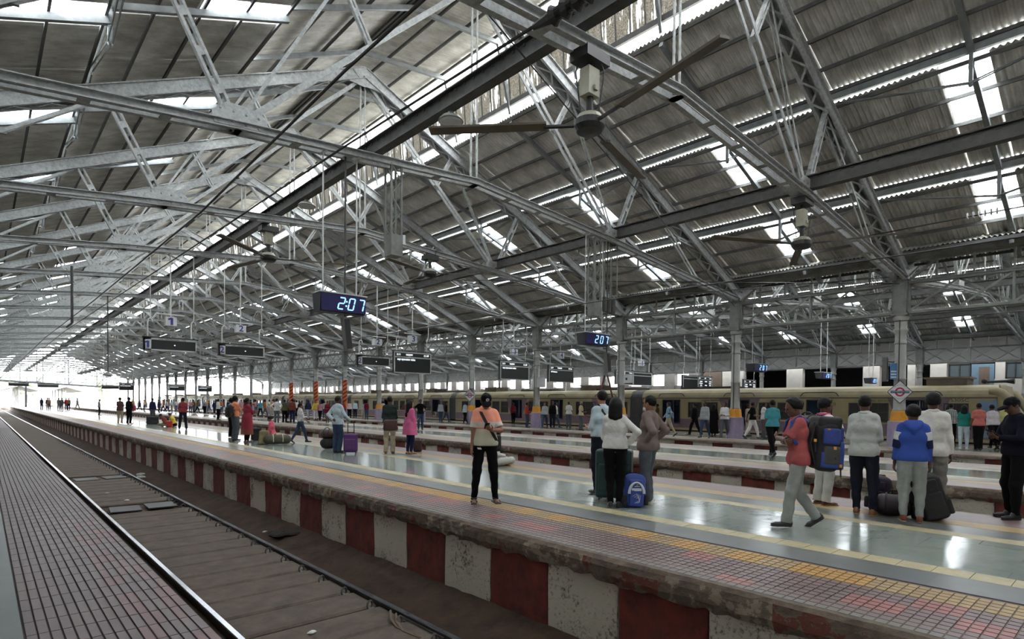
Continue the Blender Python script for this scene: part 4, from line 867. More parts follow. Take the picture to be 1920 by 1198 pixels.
def hanger(x, y, z, h, wd, lab, box=True):
    r = thing('signal_hanger', lab, 'hanger', (x, y, z))
    for a in (-1, 1):
        for b_ in (-1, 1): MB().mm((a*wd/2-0.025, b_*0.15-0.025, 0), (a*wd/2+0.025, b_*0.15+0.025, h)).build('upright', LATT, r)
    lc = MB(); n_ = int(h/0.34)
    for i in range(n_):
        z0, z1 = h*i/n_, h*(i+1)/n_; s_ = 1 if i % 2 else -1
        for b_ in (-0.15, 0.15): lc.bar((-s_*wd/2, b_, z0), (s_*wd/2, b_, z1), 0.012, 0.035)
    lc.build('lacing', LATT, r)
    if box: MB().mm((-wd/2-0.02, -0.2, -0.35), (wd/2+0.02, 0.15, 0.2)).build('box', LATT, r); MB().mm((wd/2+0.02, -0.1, 0.0), (wd/2+0.16, 0.05, 0.25)).build('small_box', SGW, r)
hanger(8.0, 13.5, 5.7, 2.0, 0.3, 'laced steel hanger with a box under the nearer tie beam')
hanger(16.1, 13.5, 5.0, 2.4, 0.3, 'laced steel hanger under the second runway girder')
cw = thing('tension_weights', 'bundle of tension rods and weights below the second runway girder', 'weights', (16.9, 13.5, 4.9))
for i in range(5): MB().tube([(-0.3+0.2*i, 0.1*(i % 2), 0.5), (-0.3+0.2*i, 0.1*(i % 2), 2.55)], 0.022, 5).build('rod', LATT, cw)
for i in range(3): MB().lathe([(0.11, 0), (0.11, 0.5)], 10, (-0.25+0.25*i, 0, 0)).build('weight', STEELD, cw)
def cable(pts, r, lab, m_=WIRE): return tag(MB().tube(pts, r, 6).build('cable', m_), lab, 'cable')
cable([(2.94, -6, 5.15), (2.94, 6, 5.13), (2.94, 11.6, 4.92), (2.94, 25, 5.0), (2.94, 45, 5.3), (2.94, 160, 5.4)], 0.018, 'upper black overhead cable along the foreground track')
cable([(2.94, 3.0, 4.24), (2.94, 6, 4.32), (2.94, 9.3, 4.36), (2.94, 34, 4.75), (2.94, 160, 4.9)], 0.013, 'lower black contact cable along the foreground track')
ins = thing('insulator', 'black ribbed insulator at the top of the picture', 'insulator', (2.94, 2.55, 4.22)); ih = MB(); pts = []; rr = []
for i in range(25): pts.append((0, 0.3-0.035*i, 0.0)); rr.append(0.045 if i % 3 else 0.07)
ih.tube(pts, rr, 14).build('ribbed_body', BLACK, ins); MB().tube([(0, 0.5, 0.015), (0, 0.3, 0.0)], [0.02, 0.05], 8).build('clevis', STEELD, ins); MB().tube([(0, -0.56, 0.0), (0, -9.5, 0.1)], 0.02, 6).build('span_wire', WIRE, ins)
dp_ = MB().tube([(2.9, 31, 7.2), (2.9, 31, 4.8)], 0.05, 6).tube([(2.9, 31, 4.8), (2.7, 31.0, 4.6)], 0.04, 6); tag(dp_.build('drop_tube', STEELD), 'dark vertical drop tube holding the foreground cable', 'tube')
for i, (p, q, lab) in enumerate((((5.0, 6.8, 7.6), (26.3, 13.5, 6.2), 'thin stay wire crossing from nearest truss to a column'), ((13, 20.2, 6.5), (26.3, 6.8, 6.3), 'thin stay wire crossing below the second ceiling fan'), ((26.4, 6.8, 6.6), (17.3, 13.4, 5.4), 'thin stay wire from the right column to tension weights'), ((12.55, -7.2, 4.3), (12.55, 150, 4.9), 'contact cable over the track between island platforms'), ((22.2, -7.2, 4.3), (22.2, 150, 4.9), 'contact cable over the track beside the column platform'), ((32.8, -7.2, 4.2), (32.8, 150, 4.8), 'contact cable over the train'))): cable([p, q], 0.014, lab)
tens = MB().tube([(12.55, 1.0, 6.15), (12.55, 3.2, 6.1)], 0.03, 6)
for i in range(6): tens.lathe([(0.02, 0), (0.1, 0.01), (0.02, 0.03)], 10, (12.55, 0, 0)) if False else None
ri = thing('insulator', 'white finned insulator on a wire at the right edge', 'insulator', (22.2, 3.3, 7.35))
for i in range(6): MB().prism([(0.1*cos(2*pi*j/12), 0.1*sin(2*pi*j/12)) for j in range(12)], 0.14*i, 0.14*i+0.03, 'y').build('fin', SGW, ri)
MB().tube([(0, -2.5, 0), (0, 4, -0.05)], 0.02, 6).build('wire', WIRE, ri)
# wrapped columns, diamond station signs, boxes on the columns
ORS = mat('orange_wrap', rgb(206, 96, 36), 0.7, 0, 0.15, 6); BRS = mat('brown_wrap', rgb(92, 38, 26), 0.7)
for k in (7, 8, 9):
    y = Y0+BAY*k; w_ = thing('column_wrap', ['nearest orange and brown spiral wrap on a column', 'middle orange and brown spiral wrap on a column', 'furthest orange and brown spiral wrap on a column'][k-7], 'wrap', (26.5, y, 1.42), 0, 'spiral wraps on columns'); MB().lathe([(0.232, 0), (0.232, 2.3)], 20).build('cloth', ORS, w_)
    for j in range(6):
        vs = []; n_ = 20
        for i in range(n_+1):
            a = -pi*1.25+1.6*pi*i/n_; z = 0.38*j-0.1+0.75*i/n_
            for dz in (0, 0.17): vs.append((0.24*cos(a), 0.24*sin(a), min(2.3, max(0, z+dz))))
        s_ = MB(); s_.add(vs, [(2*i, 2*i+1, 2*i+3, 2*i+2) for i in range(n_)]); s_.build('spiral_stripe', BRS, w_)
RED = mat('roundel_red', rgb(168, 30, 62), 0.5); DBL = mat('roundel_blue', rgb(24, 34, 62), 0.5)
def roundel(y, lab, sc):
    r = thing('station_sign', lab, 'sign', (26.22, y, 2.13), -pi/2-0.35+pi, 'diamond station signs'); r.rotation_euler = (0, 0, radians(-52)); r.scale = (sc, sc, sc)
    D = 0.44; MB().prism([(-D, 0), (0, -D), (D, 0), (0, D)], 0, 0.04).build('plate', SGW, r); e = MB()
    for a, b_ in (((-D, 0), (0, -D)), ((0, -D), (D, 0)), ((D, 0), (0, D)), ((0, D), (-D, 0))): e.bar((a[0], -0.005, a[1]), (b_[0], -0.005, b_[1]), 0.02, 0.02)
    e.build('border', SGB, r); ring = MB(); n_ = 28; vs = []
    for i in range(n_): a = 2*pi*i/n_; vs += [(0.175*cos(a), -0.008, 0.175*sin(a)), (0.115*cos(a), -0.008, 0.115*sin(a)), (0.175*cos(a), 0.0, 0.175*sin(a)), (0.115*cos(a), 0.0, 0.115*sin(a))]
    ring.add(vs, [f for i in range(n_) for f in ((4*i, 4*i+1, 4*((i+1) % n_)+1, 4*((i+1) % n_)), (4*i, 4*((i+1) % n_), 4*((i+1) % n_)+2, 4*i+2))]); ring.build('ring', RED, r)
    MB().mm((-0.33, -0.014, -0.045), (0.33, -0.006, 0.045)).build('bar', DBL, r); text('lettering', 'छत्रपति शिवाजी महाराज टर्मिनस', SGW, 0.052, r, (0, -0.018, 0), RS, ext=0.002)
    ar = MB()
    for z_ in (0.27, -0.27):
        for i in range(9):
            a = radians(50+10*i)*(1 if z_ > 0 else -1); ar.box((0.27*cos(a), -0.006, 0.27*sin(a)), (0.034, 0.006, 0.012))
    ar.build('arc_line', SGB, r)
roundel(6.72, 'white diamond station sign with red ring on the rightmost column', 1.0); roundel(33.5, 'white diamond station sign with red ring on a distant column left of the cap', 1.0)
nb = thing('column_notice', 'blue and white notice strip above the diamond sign', 'notice', (26.24, 6.95, 2.62), radians(-52)); MB().mm((-0.12, -0.02, 0), (0.12, 0.02, 0.62)).build('panel', mat('notice_blue', rgb(70, 120, 160), 0.5, 0, 0.2, 10), nb)
for z in (0.06, 0.17, 0.28): MB().mm((-0.1, -0.025, z), (0.1, -0.02, z+0.05)).build('text_strip', SGW, nb)
cb = thing('control_box', 'grey control box with conduit on the fourth column', 'box', (26.35, 26.6, 2.6)); MB().mm((-0.1, -0.35, 0), (0.3, 0.05, 0.62)).build('case', FRG, cb); MB().tube([(0.0, 0.0, 0.6), (0.0, 0.0, 1.2), (-0.1, 0.3, 1.25)], 0.03, 6).build('conduit', FRG, cb)
cb = thing('control_box', 'small white box beside the third column', 'box', (26.5, 19.75, 2.75)); MB().mm((-0.1, -0.25, 0), (0.1, 0.2, 0.42)).build('case', SGW, cb); MB().mm((-0.13, -0.05, 0.15), (-0.1, 0.05, 0.28)).build('latch', BLACK, cb)
for k in range(0, 9):
    c_ = MB().tube([(26.5-0.22, Y0+BAY*k-0.02, 0.9 if k else 2.5), (26.5-0.235, Y0+BAY*k-0.02, 2.6), (26.5-0.23, Y0+BAY*k-0.02, 4.9)], 0.022, 6).build('conduit_pipe', STEELD); tag(c_, f'thin dark conduit pipe on the {ORD[k]} iron column from the camera', 'pipe', 'conduit pipes on the columns')
# red ladder frame and hand cart at the train platform
RLD = mat('rusty_red', rgb(92, 44, 42), 0.7, 0, 0.3, 5); lad = thing('trestle_ladder', 'rusty red trestle ladder behind the third column on train platform', 'ladder', (27.3, 21.9, 0), 0.6)
for s in (-1, 1):
    for f in (-1, 1): MB().bar((s*0.5, f*0.85, 0), (s*0.2, f*0.08, 3.25), 0.06, 0.06).build('rail', RLD, lad)
for i in range(9): MB().bar((-0.5+0.033*i, -0.8+0.085*i, 0.3+0.33*i), (0.5-0.033*i, -0.8+0.085*i, 0.3+0.33*i), 0.04, 0.04, up=(0, 0, 1)).build('rung', RLD, lad)
crt = thing('hand_cart', 'rusty hand cart with spoked wheels near the train', 'cart', (28.2, 22.6, 0), 0.4)
MB().mm((-0.5, -0.9, 0.55), (0.5, 0.9, 0.62)).build('deck', RLD, crt)
for s in (-1, 1):
    MB().tube([(s*0.55, 0.42*cos(2*pi*i/20), 0.45+0.42*sin(2*pi*i/20)) for i in range(21)], 0.035, 6).build('wheel', BLACK, crt); sp = MB()
    for i in range(6): sp.tube([(s*0.55, 0, 0.45), (s*0.55, 0.42*cos(pi*i/3), 0.45+0.42*sin(pi*i/3))], 0.012, 4)
    sp.build('spokes', BLACK, crt); MB().tube([(s*0.45, 0.9, 0.6), (s*0.4, 1.5, 0.9)], 0.03, 6).build('handle', RLD, crt)
for q in (-0.8, 0.8): MB().mm((-0.5, q-0.03, 0.62), (0.5, q+0.03, 1.3)).build('end_rail', RLD, crt)
bx = thing('wooden_crate', 'dark crate lying on the hand cart', 'crate', (28.2, 22.6, 0.625), 0.4); MB().mm((-0.35, -0.45, 0), (0.35, 0.45, 0.5)).build('body', RLD, bx); MB().mm((-0.37, -0.47, 0.2), (0.37, 0.47, 0.26)).build('band', BLACK, bx)
# ------------------------------------------------------------------ figures: one continuous surface grown from tapered limbs
class SDF:
    def __init__(s): s.p = []; s.cuts = []; s.amp = 0.0; s.freq = 1.0; s.seed = 0
    def cone(s, a, b, ra, rb, k=0.03, flat=None, capa=False, capb=False): s.p.append(('c', np.array(a, float), np.array(b, float), ra, rb, k, flat, capa, capb)); return s
    def ell(s, c, r, k=0.03, R=None, sub=False): s.p.append(('e', np.array(c, float), np.array(r, float), k, R, sub)); return s
    def box(s, c, h, rd, k=0.01, R=None): s.p.append(('b', np.array(c, float), np.array(h, float), rd, k, R)); return s
    def cut(s, p, n): s.cuts.append((np.array(p, float), np.array(n, float)/np.linalg.norm(n))); return s
    def bounds(s):
        lo, hi = np.full(3, 9.0), np.full(3, -9.0)
        for q in s.p:
            if q[0] == 'c': m = max(q[3], q[4]); a = np.minimum(q[1], q[2])-m; b = np.maximum(q[1], q[2])+m
            else: m = np.max(q[2])+(q[3] if q[0] == 'b' else 0); a = q[1]-m*1.75*(q[0] == 'b')-m*(q[0] == 'e'); b = q[1]+m*1.75*(q[0] == 'b')+m*(q[0] == 'e')
            lo = np.minimum(lo, a); hi = np.maximum(hi, b)
        for p, n in s.cuts:
            for i in range(3):
                if n[i] > 0.999: hi[i] = min(hi[i], p[i])
                if n[i] < -0.999: lo[i] = max(lo[i], p[i])
        return lo, hi
    def mesh(s, vox):
        lo, hi = s.bounds(); lo = lo-2.5*vox; hi = hi+2.5*vox; n = np.maximum(4, np.ceil((hi-lo)/vox).astype(int)+1)
        ax = [lo[i]+vox*np.arange(n[i]) for i in range(3)]; D = np.full(n, 0.25, np.float32)
        for q in s.p:
            if q[0] == 'c': m = max(q[3], q[4])+q[5]+2*vox; a = np.minimum(q[1], q[2])-m; b = np.maximum(q[1], q[2])+m; k = q[5]
            else:
                k = q[4] if q[0] == 'b' else q[3]; r = (np.linalg.norm(q[2]) if q[5 if q[0] == 'b' else 4] is not None else q[2])+(q[3] if q[0] == 'b' else 0); a = q[1]-r-k-2*vox; b = q[1]+r+k+2*vox
            i0 = np.clip(((a-lo)/vox).astype(int), 0, n-1); i1 = np.clip(((b-lo)/vox).astype(int)+2, 1, n); sl = tuple(slice(i0[i], i1[i]) for i in range(3))
            X = ax[0][sl[0]][:, None, None]; Y = ax[1][sl[1]][None, :, None]; Z = ax[2][sl[2]][None, None, :]
            if q[0] == 'c':
                A, B = q[1], q[2]; f = q[6]
                if f is not None:
                    fd = np.array(f[0], float); fd /= np.linalg.norm(fd); g = 1.0/f[1]-1.0; dd = ((X-A[0])*fd[0]+(Y-A[1])*fd[1]+(Z-A[2])*fd[2])*g; X = X+dd*fd[0]; Y = Y+dd*fd[1]; Z = Z+dd*fd[2]; B = B+fd*np.dot(B-A, fd)*g
                e = B-A; L2 = max(np.dot(e, e), 1e-9); px, py, pz = X-A[0], Y-A[1], Z-A[2]; tt = (px*e[0]+py*e[1]+pz*e[2])/L2; t = np.clip(tt, 0, 1)
                d = np.sqrt((px-t*e[0])**2+(py-t*e[1])**2+(pz-t*e[2])**2)-(q[3]+(q[4]-q[3])*t); L_ = sqrt(L2)
                if q[7]: d = np.maximum(d, -tt*L_)
                if q[8]: d = np.maximum(d, (tt-1)*L_)
            else:
                R = q[5] if q[0] == 'b' else q[4]; px, py, pz = X-q[1][0], Y-q[1][1], Z-q[1][2]
                if R is not None: px, py, pz = [R[0][i]*px+R[1][i]*py+R[2][i]*pz for i in range(3)]
                if q[0] == 'e':
                    r = q[2]; k0 = np.sqrt((px/r[0])**2+(py/r[1])**2+(pz/r[2])**2); k1 = np.sqrt((px/r[0]**2)**2+(py/r[1]**2)**2+(pz/r[2]**2)**2)+1e-6; d = k0*(k0-1)/k1
                else:
                    h = q[2]; qx, qy, qz = np.abs(px)-h[0], np.abs(py)-h[1], np.abs(pz)-h[2]; d = np.sqrt(np.maximum(qx, 0)**2+np.maximum(qy, 0)**2+np.maximum(qz, 0)**2)+np.minimum(np.maximum(qx, np.maximum(qy, qz)), 0)-q[3]
            o = D[sl]; h = np.clip(0.5+0.5*(o-d)/k, 0, 1); D[sl] = o*(1-h)+d*h-k*h*(1-h)
        X = ax[0][:, None, None]; Y = ax[1][None, :, None]; Z = ax[2][None, None, :]
        if s.amp:
            g = s.freq; o = s.seed
            D = D+s.amp*(np.sin(31*g*Z+9*g*X+o+2*np.sin(11*g*Y+o))*0.6+np.sin(23*g*X-17*g*Z+13*g*Y+2.1*o)*0.4)
        for p, nn in s.cuts: D = np.maximum(D, (X-p[0])*nn[0]+(Y-p[1])*nn[1]+(Z-p[2])*nn[2])
        return nets(D, lo, vox)
def nets(D, lo, vox):
    S = D < 0; n = D.shape; C = np.zeros((n[0]-1, n[1]-1, n[2]-1), np.int8)
    for i in (0, 1):
        for j in (0, 1):
            for k in (0, 1): C += S[i:n[0]-1+i, j:n[1]-1+j, k:n[2]-1+k]
    act = (C > 0) & (C < 8); idx = np.argwhere(act)
    if len(idx) == 0: return [], []
    ids = np.full(C.shape, -1, np.int64); ids[act] = np.arange(len(idx)); acc = np.zeros((len(idx), 3)); cnt = np.zeros(len(idx))
    cor = {(i, j, k): D[idx[:, 0]+i, idx[:, 1]+j, idx[:, 2]+k] for i in (0, 1) for j in (0, 1) for k in (0, 1)}
    for a in cor:
        for q in range(3):
            if a[q] == 0:
                b = list(a); b[q] = 1; b = tuple(b); da, db = cor[a], cor[b]; m = (da < 0) != (db < 0); t = np.where(m, da/(da-db+1e-12), 0); P = np.array(a, float)[None].repeat(len(idx), 0); P[:, q] += t; acc[m] += P[m]; cnt[m] += 1
    V = (idx+acc/cnt[:, None])*vox+lo; quads = []
    for q in range(3):
        u, v = [(1, 2), (2, 0), (0, 1)][q]
        a = [slice(1, -1)]*3; b = [slice(1, -1)]*3; a[q] = slice(0, n[q]-1); b[q] = slice(1, n[q]); m = S[tuple(a)] != S[tuple(b)]; e = np.argwhere(m); e[:, u] += 1; e[:, v] += 1; sg = S[tuple(a)][m]
        def I(du, dv): f = e.copy(); f[:, u] -= du; f[:, v] -= dv; return ids[f[:, 0], f[:, 1], f[:, 2]]
        Q = np.stack([I(1, 1), I(0, 1), I(0, 0), I(1, 0)], 1); Q[~sg] = Q[~sg][:, ::-1]; quads.append(Q)
    return V, np.concatenate(quads)
def sobj(name, sd, vox, m, parent, extra=None, loc=(0, 0, 0)):
    V, Q = sd.mesh(vox)
    if len(V) == 0: return None
    me = bpy.data.meshes.new(name); V = list(map(tuple, V)); Q = [tuple(int(i) for i in q) for q in Q]
    if extra:
        for ev, ef in extra: o = len(V); V += [tuple(p) for p in ev]; Q += [tuple(i+o for i in f) for f in ef]
    me.from_pydata(V, [], Q); me.polygons.foreach_set('use_smooth', [True]*len(me.polygons)); me.update(); me.materials.append(m)
    return obj(name, me, parent, loc)
A3 = lambda *p: np.array(p, float)
def ik(a, c, l1, l2, hint):
    d = c-a; L_ = np.linalg.norm(d); mx = (l1+l2)*0.998
    if L_ > mx: c = a+d/L_*mx; d = c-a; L_ = mx
    x = (l1*l1-l2*l2+L_*L_)/(2*L_); h = sqrt(max(0, l1*l1-x*x)); u = d/L_; hh = hint-u*np.dot(hint, u); hh /= np.linalg.norm(hh)+1e-9
    return a+u*x+hh*h, c
def rot(ax, ang):
    return np.array(Matrix.Rotation(ang, 3, ax))
def hand(sd, wr, dr, pn, side, R=1.0, curl=0.5):
    """palm, five unequal bent fingers: dr = direction of the hand, pn = the way the palm faces"""
    dr = dr/np.linalg.norm(dr); pn = pn-dr*np.dot(pn, dr); pn = pn/(np.linalg.norm(pn)+1e-9); sv = np.cross(dr, pn)*side
    kn = wr+dr*0.085*R
    sd.cone(wr, wr+dr*0.04*R, 0.024*R, 0.03*R, 0.02, (pn, 0.6)); sd.cone(wr+dr*0.03*R+sv*0.012*R, kn+sv*0.018*R, 0.024*R, 0.022*R, 0.012, (pn, 0.55)); sd.cone(wr+dr*0.03*R-sv*0.012*R, kn-sv*0.02*R, 0.024*R, 0.02*R, 0.012, (pn, 0.55))
    for i, ln in enumerate((0.072, 0.08, 0.074, 0.058)):
        b = kn+sv*(0.030-0.0205*i)*R-dr*(0.0, 0.0, 0.003, 0.010)[i]*R; c1, c2 = curl*0.8, curl*1.7
        m1 = b+(dr*cos(c1)+pn*sin(c1))*ln*0.5*R; e = m1+(dr*cos(c2)+pn*sin(c2))*ln*0.5*R
        sd.cone(b, m1, 0.0092*R, 0.0086*R, 0.003); sd.cone(m1, e, 0.0086*R, 0.0068*R, 0.003)
    t0 = wr+dr*0.03*R+sv*0.03*R; t1 = t0+(dr*0.7+sv*0.6+pn*0.35)*0.045*R; t2 = t1+(dr*0.85+sv*0.1+pn*0.5)*0.034*R
    sd.cone(t0, t1, 0.0125*R, 0.0105*R, 0.008); sd.cone(t1, t2, 0.0105*R, 0.0075*R, 0.003)
SKIN = {0: mat('skin_brown', rgb(132, 88, 66), 0.5, 0, 0.12, 6), 1: mat('skin_dark', rgb(92, 60, 46), 0.5, 0, 0.12, 6), 2: mat('skin_light', rgb(176, 126, 98), 0.5, 0, 0.1, 6)}
HAIR = mat('hair_black', rgb(11, 10, 10), 0.6, 0, 0.3, 30, bump=0.12, bscale=120, spec=0.2); HAIRG = mat('hair_grey', rgb(130, 126, 120), 0.6, 0, 0.3, 30); EYEM = mat('eye_dark', rgb(24, 20, 18), 0.2); LIPM = mat('lip_brown', rgb(112, 62, 54), 0.5)
def cloth(name, c, v=0.22, sc=7.0, b=0.12):
    m_ = sum(c)/3; c = [v_+(m_-v_)*0.16 for v_ in c]
    return mat(name, rgb(*c), 0.9, 0, v, sc, bump=0.55, bscale=13, spec=0.12)
ARMS = {  # wrist target (right side, facing +y), elbow hint, palm direction, finger curl, hand direction
 'down': ((0.215, 0.05, 0.845), (0.25, -1, 0), (-1, 0.2, 0), 0.45, None), 'out': ((0.29, 0.06, 0.86), (0.5, -1, 0), (-1, 0.2, 0), 0.4, None),
 'phone': ((0.06, 0.27, 1.14), (0.7, -0.4, -0.6), (-0.3, -0.2, 1), 0.7, (-0.7, 0.55, 0.35)), 'hip': ((0.20, 0.0, 1.0), (1, -0.25, 0.05), (-1, -0.2, 0), 0.5, (-0.5, 0.75, -0.5)), 'hipback': ((0.17, -0.02, 0.99), (0.55, -1, 0.1), (-0.6, 0.8, 0), 0.5, (-0.7, -0.4, -0.6)),
 'cross': ((-0.13, 0.18, 1.14), (1, 0.35, -0.8), (0, -1, 0.3), 0.6, (-1, 0.05, 0.1)), 'cross2': ((-0.12, 0.225, 1.19), (1, 0.35, -0.8), (0, -1, 0.3), 0.6, (-1, 0, 0.15)), 'front': ((0.09, 0.25, 1.08), (0.42, -0.8, -0.5), (-0.3, 0, 1), 0.7, (-0.5, 0.8, 0.1)), 'handle': ((0.30, 0.22, 0.98), (0.4, -1, -0.3), (0, -0.2, -1), 1.1, (0.1, 0.9, -0.2)), 'behind': ((0.02, -0.17, 1.0), (1, -0.5, 0), (0.2, -1, 0), 0.5, (-1, 0, -0.2)), 'swingf': ((0.235, 0.24, 0.93), (0.3, -1, -0.2), (-1, 0, 0), 0.7, None), 'swingb': ((0.245, -0.19, 0.9), (0.3, -1, 0), (-1, 0, 0), 0.6, None), 'knee': ((0.12, 0.34, 0.98), (1, -0.3, -0.3), (-0.3, -0.3, -1), 0.5, (-0.5, 0.8, -0.3)), 'strap': ((0.15, 0.15, 1.33), (0.8, -0.2, -1), (-1, 0, 0), 1.3, (-0.4, 0.3, 0.9))}
def person(label, x, y, face, H=1.68, arms=('down', 'down'), legs='stand', head=(0, 0), top=None, bottom=None, shoes=None, hair='short', skin=0, vox=0.011, lean=0.0, female=False, group=None, extras=(), fat=1.0, twist=0.0, sit=None, z=0.0):
    """top = (material, 'long'|'short'|'mid', hem height, ease); bottom = (material, kind, ease); local frame: facing +y, feet at z = 0"""
    s = H/1.70; fine = vox < 0.016
    root = thing('person', label, 'person', (x, y, z), face, group); cx = A3(0, 0, 0)
    wid = 0.93 if female else 1.0
    def P(px, py, pz): return A3(px, py, pz)*s
    drop = 0.0 if sit is None else sit
    pel = P(0, 0, 0.93-drop); RL = rot('X', -lean) @ rot('Z', twist)
    def up(p): q = np.array(p, float)*s-A3(0, 0, 0.93*s); return pel+RL @ q
    B = SDF(); T = SDF(); Q = SDF(); fat_ = fat
    # torso (body)
    hipw = 0.088*(1.06 if female else 1)
    def torso(S, e, k=0.05):
        S.cone(up((-0.07, 0, 0.93)), up((0.07, 0, 0.93)), (0.098*fat_+e)*s, (0.098*fat_+e)*s, k, ((0, 1, 0), 0.98)); S.cone(up((-0.055, 0.0, 1.08)), up((0.055, 0.0, 1.08)), (0.092*fat_+e)*s, (0.092*fat_+e)*s, k, ((0, 1, 0), 0.95))
        S.cone(up((-0.07*wid, -0.005, 1.25)), up((0.07*wid, -0.005, 1.25)), (0.108+e)*s, (0.108+e)*s, k, ((0, 1, 0), 0.9)); S.cone(up((-0.115*wid, -0.01, 1.388)), up((0.115*wid, -0.01, 1.388)), (0.052+e)*s, (0.052+e)*s, k*0.8); S.cone(up((0, 0, 1.0)), up((0, -0.01, 1.36)), (0.09+e)*s, (0.085+e)*s, k)
    torso(B, 0.0); B.cone(up((0, -0.02, 1.40)), up((0, 0.015, 1.52)), 0.055*s, 0.05*s, 0.03)
    # head
    hp, hy = head; HR = RL @ rot('Z', -hy) @ rot('X', -hp); nk = up((0, 0.0, 1.50))
    hs_ = 0.97
    def hd(p): return nk+HR @ (A3(*p)*s*hs_)
    B.ell(hd((0, 0.012, 0.115)), A3(0.074, 0.094, 0.098)*s*hs_, 0.02, [list(r) for r in HR]); B.cone(hd((0, 0.05, 0.045)), hd((0, 0.062, 0.02)), 0.05*s, 0.038*s, 0.03); B.cone(hd((0, 0.0, 0.03)), hd((0, 0.03, 0.06)), 0.055*s, 0.055*s, 0.03)
    if fine:
        B.cone(hd((0, 0.100, 0.105)), hd((0, 0.120, 0.068)), 0.010*s, 0.0145*s, 0.012); B.cone(hd((-0.036, 0.093, 0.118)), hd((0.036, 0.093, 0.118)), 0.012*s, 0.012*s, 0.014); B.cone(hd((-0.018, 0.094, 0.040)), hd((0.018, 0.094, 0.040)), 0.011*s, 0.011*s, 0.012)
    for sg in (-1, 1): B.ell(hd((sg*0.077, -0.002, 0.088)), A3(0.013, 0.02, 0.031)*s, 0.008)
    # legs
    feet = []
    for i, sg in enumerate((1, -1)):
        hip = P(sg*hipw, 0, 0.90-drop)
        hint = A3(0.08*sg, 1, 0); pitchf = 0.0
        if legs == 'stand': an = P(sg*0.10, -0.02, 0.085)
        elif legs == 'wide': an = P(sg*0.165, -0.02, 0.085)
        elif legs == 'close': an = P(sg*0.065, -0.02+0.02*sg, 0.085)
        elif legs == 'stride': an = P(sg*0.06, 0.15 if i else -0.24, 0.085 if i else 0.15); pitchf = 0.0 if i else -0.65
        elif legs == 'walk': an = P(sg*0.06, 0.26 if i == 0 else -0.34, 0.085 if i == 0 else 0.16); pitchf = 0.0 if i == 0 else -0.6
        elif legs == 'walk2': an = P(sg*0.06, -0.34 if i == 0 else 0.26, 0.16 if i == 0 else 0.085); pitchf = -0.6 if i == 0 else 0.0
        elif legs == 'relax': an = P(sg*0.11+0.02, -0.02 if i == 0 else 0.05, 0.085); hint = A3(0.25*sg, 1, 0)
        elif legs == 'sitfloor': an = P(-sg*0.12, 0.26, 0.06); hint = A3(sg*1.0, 0.5, 0.25)
        elif legs == 'sitseat': an = P(sg*0.10, 0.36, 0.085); hint = A3(0.1*sg, 0.6, 1)
        elif legs == 'squat': an = P(sg*0.11, 0.04, 0.085); hint = A3(0.25*sg, 1, 0.2)
        kn, an = ik(hip, an, 0.415*s, 0.405*s, hint); toe = 0.12*sg; fd = A3(sin(toe), cos(toe)*cos(pitchf), sin(pitchf)) if legs != 'sitfloor' else A3(-sg*0.8, 0.5, 0)
        fd = fd/np.linalg.norm(fd); dn = A3(0, 0, -1)-fd*(-fd[2]); dn /= np.linalg.norm(dn)
        q_ = 0.8 if bottom[1] in ('slim', 'trousers', 'salwar') else 1.0; B.cone(hip, kn, 0.080*s*fat_*q_, 0.052*s*q_, 0.03); B.cone(kn, kn+(an-kn)*0.35-fd*0.010*s*q_, 0.05*s*q_, 0.05*s*q_, 0.03); B.cone(kn+(an-kn)*0.3-fd*0.008*s*q_, an, 0.048*s*q_, 0.034*s, 0.03)
        heel = an+dn*0.05*s-fd*0.035*s; ball_ = an+dn*0.058*s+fd*0.13*s; B.cone(heel, ball_, 0.032*s, 0.028*s, 0.02, (dn, 0.8)); B.cone(ball_, ball_+fd*0.045*s, 0.028*s, 0.02*s, 0.02, (dn, 0.8)); feet.append((an, fd, dn, hip, kn))
    # arms
    arm = []
    for i, sg in enumerate((1, -1)):
        a_ = ARMS[arms[i]]; m_ = A3(sg, 1, 1); sh = up(A3(0.143*wid*sg, -0.01, 1.378)); tg = up(A3(*a_[0])*m_); el, wr = ik(sh, tg, 0.285*s, 0.25*s, RL @ (A3(*a_[1])*m_))
        B.cone(sh, el, 0.046*s, 0.038*s, 0.03); B.cone(el, wr, 0.039*s, 0.026*s, 0.02); hdv = (RL @ (A3(*a_[4])*m_)) if a_[4] is not None else (wr-el)+A3(0, 0.03, 0)
        arm.append((sh, el, wr, hdv/np.linalg.norm(hdv), RL @ (A3(*a_[2])*m_), a_[3], sg))
    ex = []
    for sh, el, wr, dv, pn, cu, sg in arm:
        h_ = SDF(); hand(h_, wr-dv*0.005, dv, pn, sg, s, cu)
        V, F_ = h_.mesh(0.0058 if fine else 0.0095); ex.append((V, [tuple(int(j) for j in q) for q in F_]))
    body = sobj('body', B, vox, SKIN[skin], root, ex)
    # trousers / skirt
    bm_, bk, be = bottom; wz = 1.0 if bk != 'dress' else 0.95
    hemz = top[2] if top else 1.0
